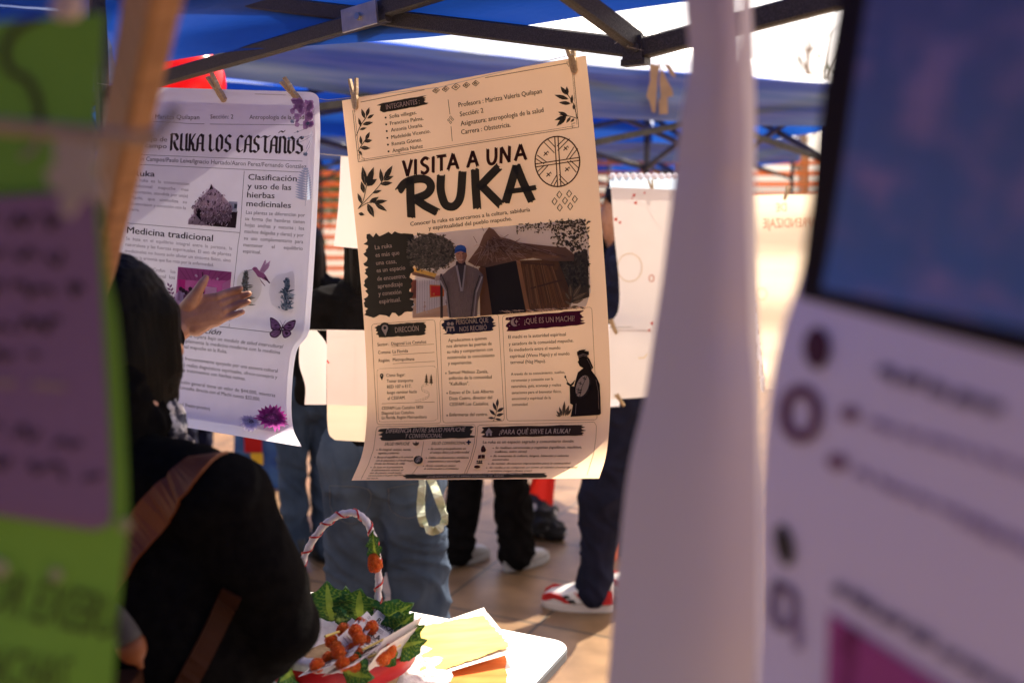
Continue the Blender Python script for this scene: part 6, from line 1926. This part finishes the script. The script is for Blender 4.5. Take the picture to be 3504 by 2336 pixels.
# ------------------------------------------------------------------ second line of pale sheets behind
def hung(name, rows, mat, label, bulge=None, NU=14, sub=8, corner=None, parts=None):
    pg = Page(rows, bulge=bulge, NU=NU, sub=sub)
    root = thing(name, label, 'paper', tuple(pg.P(0.5, len(rows)-1)))
    pg.sheet('sheet', mat, root)
    return root, pg
D3 = 3.45
rt_, pg = hung('hanging_sheet', [(2090, 640, D3, 2345, 650, D3-.1), (2102, 800, D3, 2352, 800, D3-.1), (2118, 960, D3, 2360, 960, D3-.1), (2116, 1060, D3-.02, 2360, 1080, D3-.1), (2084, 1130, D3-.04, 2350, 1200, D3-.12), (2086, 1300, D3-.05, 2345, 1280, D3-.12), (2090, 1366, D3-.05, 2330, 1352, D3-.12)],
                M['cream_paper'], 'white drawing sheet spotted with red, right of the brown poster')
pr = Print(pg, base=0.001)
for x, y, r_ in ((2170, 668, 8), (2176, 694, 8), (2164, 678, 4), (2108, 750, 9), (2122, 761, 7), (2232, 1106, 8), (2222, 1130, 7), (2206, 660, 5)):
    pr.poly([(x+r_*(0.5+0.6*((k*37) % 5)/5)*math.cos(k*.9), y+r_*(0.5+0.6*((k*53) % 5)/5)*math.sin(k*.9)) for k in range(7)], (0.72, 0.10, 0.06))
pr.ring((2155, 915), 42, 48, 3, (0.74, 0.60, 0.40)); pr.ring((2230, 952), 8, 11, 4, (0.68, 0.36, 0.28)); pr.line([(2110, 1130), (2230, 1132)], 3, (0.6, 0.5, 0.46))
pr.line(smooth_path([(2185, 1225), (2205, 1222), (2215, 1210)]), 3, (0.78, 0.6, 0.25))
pr.build('drawing', rt_)
# scalloped pale blue border folded over its top
m = MB()
pts = []
pgb = Page([(2086, 606, D3+.03, 2345, 606, D3-.07), (2088, 646, D3+.03, 2345, 650, D3-.07)], NU=14, sub=4)
pgb.sheet('blue_border', material('pale_blue_paper', (0.55, 0.70, 0.86), (0.62, 0.76, 0.90), rough=0.8, trans=0.45), rt_)
m = MB()
for k in range(11):
    c = at(2096+k*24, 603, D3+.03-k*.01)
    m.ball(c, 0.0125, 12, 8, (1, 0.35, 0.9))
m.build('scalloped_trim', M['white_paper'], rt_, smooth=True)
hung('hanging_sheet', [(2070, 1108, D3+.05, 2128, 1112, D3+.05), (2072, 1250, D3+.05, 2122, 1250, D3+.05), (2076, 1392, D3+.05, 2120, 1390, D3+.05)], M['white_paper'], 'narrow white sheet pegged behind the red spotted drawing')
hung('hanging_sheet', [(1166, 535, 2.72, 1300, 540, 2.72), (1158, 700, 2.72, 1300, 700, 2.72), (1142, 842, 2.72, 1300, 858, 2.72)], M['cream_paper'], 'pale sheet high up between the lilac and brown posters')
hung('hanging_sheet', [(1030, 1128, 2.68, 1082, 1128, 2.68), (1026, 1160, 2.68, 1118, 1180, 2.68), (1024, 1245, 2.68, 1117, 1250, 2.68), (1044, 1320, 2.68, 1117, 1320, 2.68), (1042, 1384, 2.68, 1117, 1384, 2.68)], M['cream_paper'], 'curved cut-out sheet with a notched edge beside the lilac poster')
rp, pgp = hung('hanging_sheet', [(1118, 1128, 2.66, 1300, 1132, 2.66), (1118, 1260, 2.66, 1300, 1262, 2.66), (1119, 1384, 2.66, 1300, 1390, 2.66)], M['pink_paper'], 'square pale pink sheet with a small red mark')
pr = Print(pgp, base=0.001); pr.line([(1118, 1232), (1126, 1243)], 5, (0.75, 0.06, 0.04)); pr.build('red_mark', rp)
hung('hanging_sheet', [(1119, 1376, 2.69, 1290, 1380, 2.69), (1120, 1440, 2.69, 1285, 1445, 2.69), (1126, 1485, 2.69, 1280, 1500, 2.69), (1146, 1505, 2.69, 1262, 1512, 2.69)], M['beige_paper'], 'beige sheet with rounded foot below the pink one')
rb, pgb2 = hung('hanging_sheet', [(2560, 668, 3.7, 2860, 662, 3.5), (2566, 900, 3.7, 2860, 900, 3.5), (2590, 1100, 3.7, 2850, 1120, 3.5), (2622, 1330, 3.7, 2845, 1340, 3.5)], M['beige_paper'], 'long cream roll sheet with torn rim, red writing on its far side', bulge=lambda u, v: 0.03*math.sin(v*5))
# writing that shows through from the other side reads mirrored
pr = Print(pgb2, base=0.001)
WR = (0.60, 0.30, 0.20)
pr.text('DE', (2692, 722), (2656, 724), 28, WR)
pr.text('APRENDIZAJE', (2800, 776), (2612, 780), 32, WR)
pr.line([(2690, 1124), (2670, 1124)], 3, (0.8, 0.7, 0.55)); pr.ring((2605, 1005), 20, 20, 3, (0.70, 0.52, 0.36), 16)
pr.build('writing', rb)
m = MB()
for k in range(26):
    y = 870+k*18
    x = 2566+max(0, (y-950))*0.13
    m.add([at(x-10-6*math.sin(k*2.1), y, 3.72), at(x+8+5*math.sin(k*1.7), y+4, 3.70), at(x+6+4*math.sin(k*3), y+20, 3.70), at(x-12+4*math.sin(k*1.3), y+20, 3.72)], [(0, 1, 2, 3)])
m.build('torn_rim', M['white_paper'], rb)

pin(at(2225, 615, D3-.03), at(2236, 668, D3-.03), 'small clothespin on the top of the red spotted drawing', 1.1)
pin(at(2088, 1092, D3-.07), at(2110, 1142, D3-.07), 'clothespin halfway down the left edge of the red spotted drawing', 0.9)
pin(at(2108, 1348, D3-.07), at(2136, 1388, D3-.07), 'lowest clothespin, on the bottom corner of the red spotted drawing', 0.9)
pin(at(2700, 634, 3.55), at(2684, 684, 3.55), 'clothespin on the cream roll sheet under the fence', 0.9)
m = MB(); m.tube([at(700, 1120, 2.66), at(1035, 1128, 2.675), at(1300, 1131, 2.665), at(2000, 1120, 3.42), at(2380, 1118, 3.36)], 0.0011, 6)
tag(m.build('hanging_line', M['wire']), 'low line behind, the pink sheet and its neighbours hang from', 'line')
m = MB(); m.tube([at(900, 500, 2.74), at(1110, 528, 2.715), at(1300, 545, 2.72), at(2000, 640, 3.5), at(2230, 645, 3.44), at(2690, 665, 3.57), at(2900, 668, 3.5)], 0.0011, 6)
tag(m.build('hanging_line', M['wire']), 'upper line behind, carrying the red spotted drawing and the cream roll', 'line')

# ------------------------------------------------------------------ bags and cloths on the floor behind
bg1 = thing('tote_bag', 'dark blue patchwork bag with red and yellow patches left of the copper one', 'bag', tuple(on_z(895, 1655, 0)))
p = on_z(895, 1658, 0)
m = MB(); m.box((p.x, p.y, 0.20), (0.30, 0.16, 0.40), taper=0.85); bb = m.build('pouch', M['bag_blue'], bg1)
m = MB(); m.box((p.x-0.02, p.y-0.083, 0.30), (0.10, 0.008, 0.16)); m.build('patch', M['red_cloth'], bg1)
m = MB(); m.box((p.x+0.0, p.y-0.084, 0.18), (0.07, 0.008, 0.07)); m.build('patch', M['yellow'], bg1)
m = MB(); m.tube([(p.x-.08, p.y, .39), (p.x-.06, p.y-.02, .52), (p.x+.06, p.y-.02, .52), (p.x+.08, p.y, .39)], 0.008, 8); m.build('handle', M['black_cloth'], bg1)
p = on_z(975, 1652, 0)
bg2 = thing('tote_bag', 'shiny copper coloured bag standing on the sunlit floor', 'bag', tuple(p))
m = MB(); m.box((p.x, p.y, 0.21), (0.20, 0.15, 0.42), taper=0.9); m.build('pouch', M['bag_orange'], bg2)
m = MB(); m.tube([(p.x-.06, p.y, .41), (p.x-.04, p.y-.02, .52), (p.x+.04, p.y-.02, .52), (p.x+.06, p.y, .41)], 0.007, 8); m.build('handle', M['black_cloth'], bg2)
# red flag on a stick leaning, and a floral cloth bag
a, b = at(1842, 1600, 4.95), on_z(1782, 1770, 0.02)
b = at(1782, 1765, 5.05)
m = MB(); m.tube([b, a, a+(a-b)*1.6], 0.013, 10)
fl = thing('red_flag', 'red cloth flag on a leaning wooden stick', 'flag', (b.x, b.y, 0))
m.build('stick', M['pole_wood'], fl)
pg = Page([(1835, 1560, 4.93, 1905, 1560, 4.85), (1822, 1640, 4.93, 1900, 1640, 4.85), (1798, 1730, 4.95, 1892, 1740, 4.83), (1842, 1765, 4.9, 1895, 1800, 4.83), (1880, 1850, 4.86, 1900, 1870, 4.84)], bulge=lambda u, v: 0.03*math.sin(u*7), NU=12, sub=6)
pg.sheet('cloth', M['red_cloth'], fl)
p = on_z(1850, 1858, 0)
fb = thing('floral_bag', 'black floral cloth bag slumped on the floor below the red flag', 'bag', tuple(p))
link_mesh('pouch', blob_mesh([[(p+Vector((-0.07, 0.16, 0.10)), 0.10), (p+Vector((0.02, 0.10, 0.08)), 0.085), (p+Vector((0.08, 0.06, 0.055)), 0.055)]], 0.012, 3, folds=(0.02, (14, 14, 14), 3)), M['floral'], fb)
p = on_z(2112, 1955, 0)
rr = thing('orange_cloth', 'orange cloth hanging beside the navy trousers', 'cloth', tuple(p))
pg = Page([(2092, 1700, 4.5, 2106, 1700, 4.5), (2096, 1800, 4.5, 2118, 1800, 4.5), (2092, 1950, 4.5, 2122, 1950, 4.5)], bulge=lambda u, v: 0.02*math.sin(u*7+v), NU=6, sub=6)
pg.sheet('cloth', material('orange_cloth', (0.70, 0.12, 0.03), (0.8, 0.18, 0.05), rough=0.8), rr)

# ------------------------------------------------------------------ very near things, out of focus
GB = Page([(-700, 130, .60, 361, 44, .64), (-700, 300, .60, 342, 300, .64), (-700, 440, .60, 332, 440, .64), (-700, 690, .60, 345, 700, .64), (-700, 900, .60, 372, 935, .64), (-700, 1060, .60, 402, 1100, .64),
           (-700, 1340, .60, 425, 1400, .64), (-700, 1680, .60, 438, 1760, .64), (-700, 1900, .60, 416, 2000, .645), (-700, 2250, .59, 389, 2330, .65), (-700, 2700, .58, 375, 2700, .66)], NU=16, sub=8)
gb = thing('lettered_board', 'bright green card board with a purple card and dark lettering, at far left', 'board', tuple(GB.P(0.6, 10)))
GB.sheet('green_sheet', M['green_card'], gb)
pr = Print(GB, base=0.002)
pr.line(smooth_path([(150, 60), (85, 85), (35, 130), (18, 185), (40, 245), (95, 275), (125, 330), (140, 400), (142, 440)]), 26, (0.045, 0.035, 0.02))
pr.line(smooth_path([(142, 440), (120, 510), (70, 540)]), 18, (0.30, 0.26, 0.18))
for st, a, b, h in (('OR EXEBUI', (-60, 2080), (398, 2185), 140), ('NCHAS', (-60, 2330), (215, 2375), 130)):
    pr.text(st, a, b, h, (0.055, 0.075, 0.018), 0.0, 3.0)
pr.build('marker_lettering', gb, 'ink_near')
tape = material('clear_tape', (0.30, 0.33, 0.16), rough=0.25, spec=0.6)
for x, y, r_ in ((195, 1955, 0.005), (0, 1935, 0.007), (428, 1788, 0.005)):
    m = MB(); m.ball(GB.px(x, y, 0.004), r_, 10, 6, (1, .2, 1)); m.build('tape_bit', tape, gb)
PC = Page([(-650, 720, .592, 322, 650, .628), (-650, 900, .592, 342, 930, .628), (-650, 1150, .592, 357, 1180, .628), (-650, 1400, .592, 372, 1450, .628), (-650, 1560, .592, 381, 1690, .628), (-650, 1640, .592, 372, 1790, .628), (-650, 1660, .592, 318, 1814, .628)], NU=14, sub=8)
pc = PC.sheet('purple_card', M['purple_card'], gb)
pr = Print(PC, base=0.002)
rnd = random.Random(4)
def scrawl(x0, x1, y, sl, h, col, wd=16):
    x = x0
    while x < x1:
        w_ = rnd.uniform(60, 150)
        e = min(x+w_, x1)
        pts = []
        k = x
        while k < e:
            pts.append((k, y+(k-x0)*sl+rnd.uniform(-h, h)*0.5)); k += rnd.uniform(10, 18)
        if len(pts) > 2: pr.line(smooth_path(pts, 3), wd, col)
        x = e+rnd.uniform(26, 50)
for (x0, x1, y, h) in ((-80, 120, 750, 50), (145, 210, 760, 60), (-80, 130, 870, 50), (160, 215, 872, 60), (-80, 335, 985, 52), (-60, 250, 1108, 46), (-80, 140, 1215, 44)):
    scrawl(x0, x1, y, 0.02, h, (0.035, 0.018, 0.025))
scrawl(-80, 300, 1300, 0.06, 14, (0.30, 0.22, 0.20), 18)
scrawl(-80, 345, 1450, 0.16, 48, (0.055, 0.03, 0.06)); scrawl(-80, 360, 1560, 0.16, 44, (0.055, 0.03, 0.06))
pr.mb.build('handwriting', M['ink_near'], pc)
m = MB()
cp = [at(200, -30, .60), at(258, -25, .60), at(262, 12, .60), at(236, 55, .60), at(180, 60, .60), at(172, 20, .60)]
m.add(cp+[p+Vector((0, 0.012, 0)) for p in cp], [tuple(range(6)), tuple(range(6, 12))]+[(i, (i+1) % 6, 6+(i+1) % 6, 6+i) for i in range(6)])
tag(m.build('paper_clip', material('pale_plastic', (0.50, 0.40, 0.34), rough=0.6)), 'pale plastic clip gripping the top of the green board', 'clip')

# leaning wooden bar
pa_, pb_ = at(552, -160, .68), at(285, 1180, 1.66)
m = MB()
m.bar(pa_, pb_, 0.046, 0.024, up=(0, -1, 0.2))
wb = m.build('wooden_bar', M['pole_wood'])
tag(wb, 'leaning bar of raw pine wood with a dark knot, beside the green board', 'wooden bar')
kp_ = pa_.lerp(pb_, 0.42)
m = MB(); 
dd = (pb_-pa_).normalized(); up_ = Vector((0, -1, 0.2)); xs = dd.cross(up_).normalized(); ns = xs.cross(dd).normalized()
if ns.y > 0: ns = -ns
pts = [kp_+ns*0.0125+dd*0.035*math.cos(2*math.pi*k/18)+xs*0.012*math.sin(2*math.pi*k/18)-xs*0.004 for k in range(18)]
m.add(pts, [tuple(range(18))])
WLOC[wb.name] = Vector(wb.location)
m.build('knot', M['leather_dark'], wb)

# jute string with a cut paper ornament
m = MB()
sp_ = [at(-300, 418, .545), at(0, 432, .552), at(200, 448, .560), at(380, 466, .567), at(520, 480, .572), at(560, 430, .61), at(600, 380, .66)]
q = [Vector(p) for p in sp_]
m.tube(q, 0.0042, 8)
for k in range(60):
    t = k/59*4; i = min(3, int(t)); p = q[i].lerp(q[i+1], t-i)
tag(m.build('jute_string', M['rope'], smooth=True), 'thick jute string stretched across the green board and wooden bar', 'string')
m = MB()
orn = [(180, 470), (250, 478), (330, 490), (345, 545), (318, 585), (352, 640), (338, 700), (300, 672), (268, 690), (238, 745), (210, 735), (205, 660), (170, 640), (150, 590), (186, 565)]
a_ = [at(x, y, .556) for x, y in orn]; b_ = [p+Vector((0, 0.003, 0)) for p in a_]; n = len(a_)
m.add(a_+b_, [tuple(range(n)), tuple(range(n, 2*n))[::-1]]+[(i, (i+1) % n, n+(i+1) % n, n+i) for i in range(n)])
tag(m.build('paper_ornament', M['grey_paper']), 'ragged pale paper cut-out hanging from the jute string', 'ornament')

# blank back of a hanging sheet in the middle
MP = Page([(2336, -260, .86, 2520, -260, .80), (2343, 0, .86, 2526, 0, .80), (2358, 219, .86, 2540, 219, .80), (2328, 408, .86, 2550, 408, .80), (2315, 561, .86, 2553, 561, .80), (2300, 663, .86, 2553, 663, .80), (2265, 957, .86, 2562, 957, .79), (2235, 1161, .86, 2568, 1161, .79), (2204, 1365, .86, 2585, 1365, .78),
           (2145, 1639, .86, 2590, 1639, .77), (2100, 2086, .86, 2588, 2086, .76), (2078, 2336, .86, 2584, 2336, .76), (2040, 2700, .86, 2584, 2700, .76)], NU=12, sub=6, bulge=lambda u, v: -0.03*math.sin(math.pi*u)+0.0008*math.sin(2.1*v+2*u)+0.001*math.sin(3*u-1.2*v))
mp_ = thing('hanging_sheet', 'mauve blank back of a tall hanging sheet beside the big lilac poster', 'poster', tuple(MP.P(0.5, 12)))
MP.sheet('sheet', M['mauve_paper'], mp_)
MQ = Page([(2528, -260, .86, 2560, -260, .88), (2540, 300, .86, 2585, 300, .88), (2545, 600, .86, 2585, 600, .88), (2555, 957, .86, 2592, 957, .88), (2560, 1365, .86, 2600, 1365, .88), (2560, 2700, .86, 2600, 2700, .88)], NU=6, sub=6)
MQ.sheet('turned_edge', M['cream_paper'], mp_)

# big lilac poster at the right with a framed picture
RP = Page([(2905, -260, .66, 4400, -700, .385), (2872, 0, .655, 4350, -330, .383), (2820, 298, .65, 4300, 180, .381), (2783, 596, .645, 4280, 700, .38), (2746, 894, .64, 4250, 1140, .379), (2649, 1240, .63, 4220, 1660, .378), (2604, 1640, .62, 4200, 2310, .377), (2597, 2086, .61, 4200, 3000, .376), (2585, 2400, .60, 4200, 3500, .375)],
          NU=24, sub=10, bulge=lambda u, v: -0.02*math.sin(math.pi*u)*1.0)
rpo = thing('hanging_poster', 'big lilac poster with dark-framed blue picture, maroon and grey dots', 'poster', tuple(RP.P(0.3, 8)))
RP.sheet('paper_sheet', M['lavender'], rpo)
pr = Print(RP, base=0.001)
pr.sc = 1.0
DKF = (0.035, 0.022, 0.022)
def band(pts_l, pts_r, col, nu=10):
    n = len(pts_l)-1
    for i in range(n):
        pr.quadgrid(pts_l[i], pts_r[i], pts_r[i+1], pts_l[i+1], col, nu, 4)
left = [(2895, -200), (2874, 0), (2824, 298), (2788, 596), (2752, 894), (2738, 1018)]
band(left, [(4380, -620), (4340, -320), (4290, 180), (4260, 700), (4235, 1130), (4230, 1410)], DKF, 24)
pr.build('picture_frame', rpo)
pr = Print(RP, base=0.002)
rnd = random.Random(8)
for (l, r_, c0, c1) in ((0, 1, (0.035, 0.03, 0.08), (0.08, 0.06, 0.10)),):
    P0, P1 = [(2995, -160), (2978, 0), (2940, 250), (2902, 521), (2855, 820), (2822, 992)], [(4380, -560), (4340, -300), (4290, 180), (4260, 690), (4235, 1100), (4225, 1275)]
    for i in range(5):
        def cf(a, b, i=i):
            t = (i+b/6)/5
            n_ = noise.noise(Vector((a*0.35, (i*6+b)*0.35, 1.3)))
            n2 = noise.noise(Vector((a*0.6+9, (i*6+b)*0.5, 4.3)))
            base = Vector((0.11, 0.115, 0.25)).lerp(Vector((0.10, 0.22, 0.48)), t)
            base = base.lerp(Vector((0.46, 0.31, 0.50)), max(0, n_*0.9)+max(0, n2*.4))
            return tuple(base)
        pr.quadgrid(P0[i], P1[i], P1[i+1], P0[i+1], (0.05, 0.05, 0.12), 24, 6, colf=cf)
pr.build('picture', rpo, 'ink_near')
pr = Print(RP, base=0.002)
pr.ell((2805, 1192), 46, 72, (0.085, 0.012, 0.035), 24)
pr.ring((2748, 1415), 55, 80, 42, (0.17, 0.05, 0.11), 30)
pr.ell((2918, 1416), 34, 26, (0.22, 0.08, 0.14), 14, 0.3); pr.ell((2875, 1580), 38, 28, (0.24, 0.09, 0.15), 14, 0.3)
pr.ell((2692, 1862), 32, 74, (0.045, 0.035, 0.035), 20, -0.2)
pr.ring((2690, 2075), 38, 70, 30, (0.22, 0.14, 0.24), 24); pr.line([(2655, 1990), (2680, 2010)], 40, (0.12, 0.08, 0.13)); pr.line([(2735, 2110), (2740, 2220)], 26, (0.36, 0.24, 0.38))
def words(x0, x1, y, sl, wd, col):
    x = x0
    while x < x1:
        w_ = rnd.uniform(40, 110)
        pts = [(k, y+(k-x0)*sl+rnd.uniform(-12, 12)) for k in np.arange(x, min(x+w_, x1), 9)]
        if len(pts) > 1: pr.line(pts, wd, col)
        x += w_+rnd.uniform(10, 22)
words(3025, 3440, 1270, 0.33, 40, (0.15, 0.10, 0.17))
words(2985, 3800, 1445, 0.30, 22, (0.30, 0.20, 0.36)); words(2940, 3800, 1610, 0.42, 22, (0.30, 0.20, 0.36)); words(3300, 3800, 1780, 0.42, 22, (0.32, 0.22, 0.38))
words(2870, 3800, 2000, 0.60, 36, (0.17, 0.12, 0.20))
pr.quadgrid((2850, 2090), (3900, 2760), (3860, 3300), (2830, 2700), (0.45, 0.075, 0.27), 10, 6)
pr.ell((2930, 2200), 40, 60, (0.20, 0.02, 0.10), 16); pr.line([(2930, 2230), (2900, 2400)], 40, (0.26, 0.03, 0.14))
pr.build('dots_and_writing', rpo, 'ink_near')
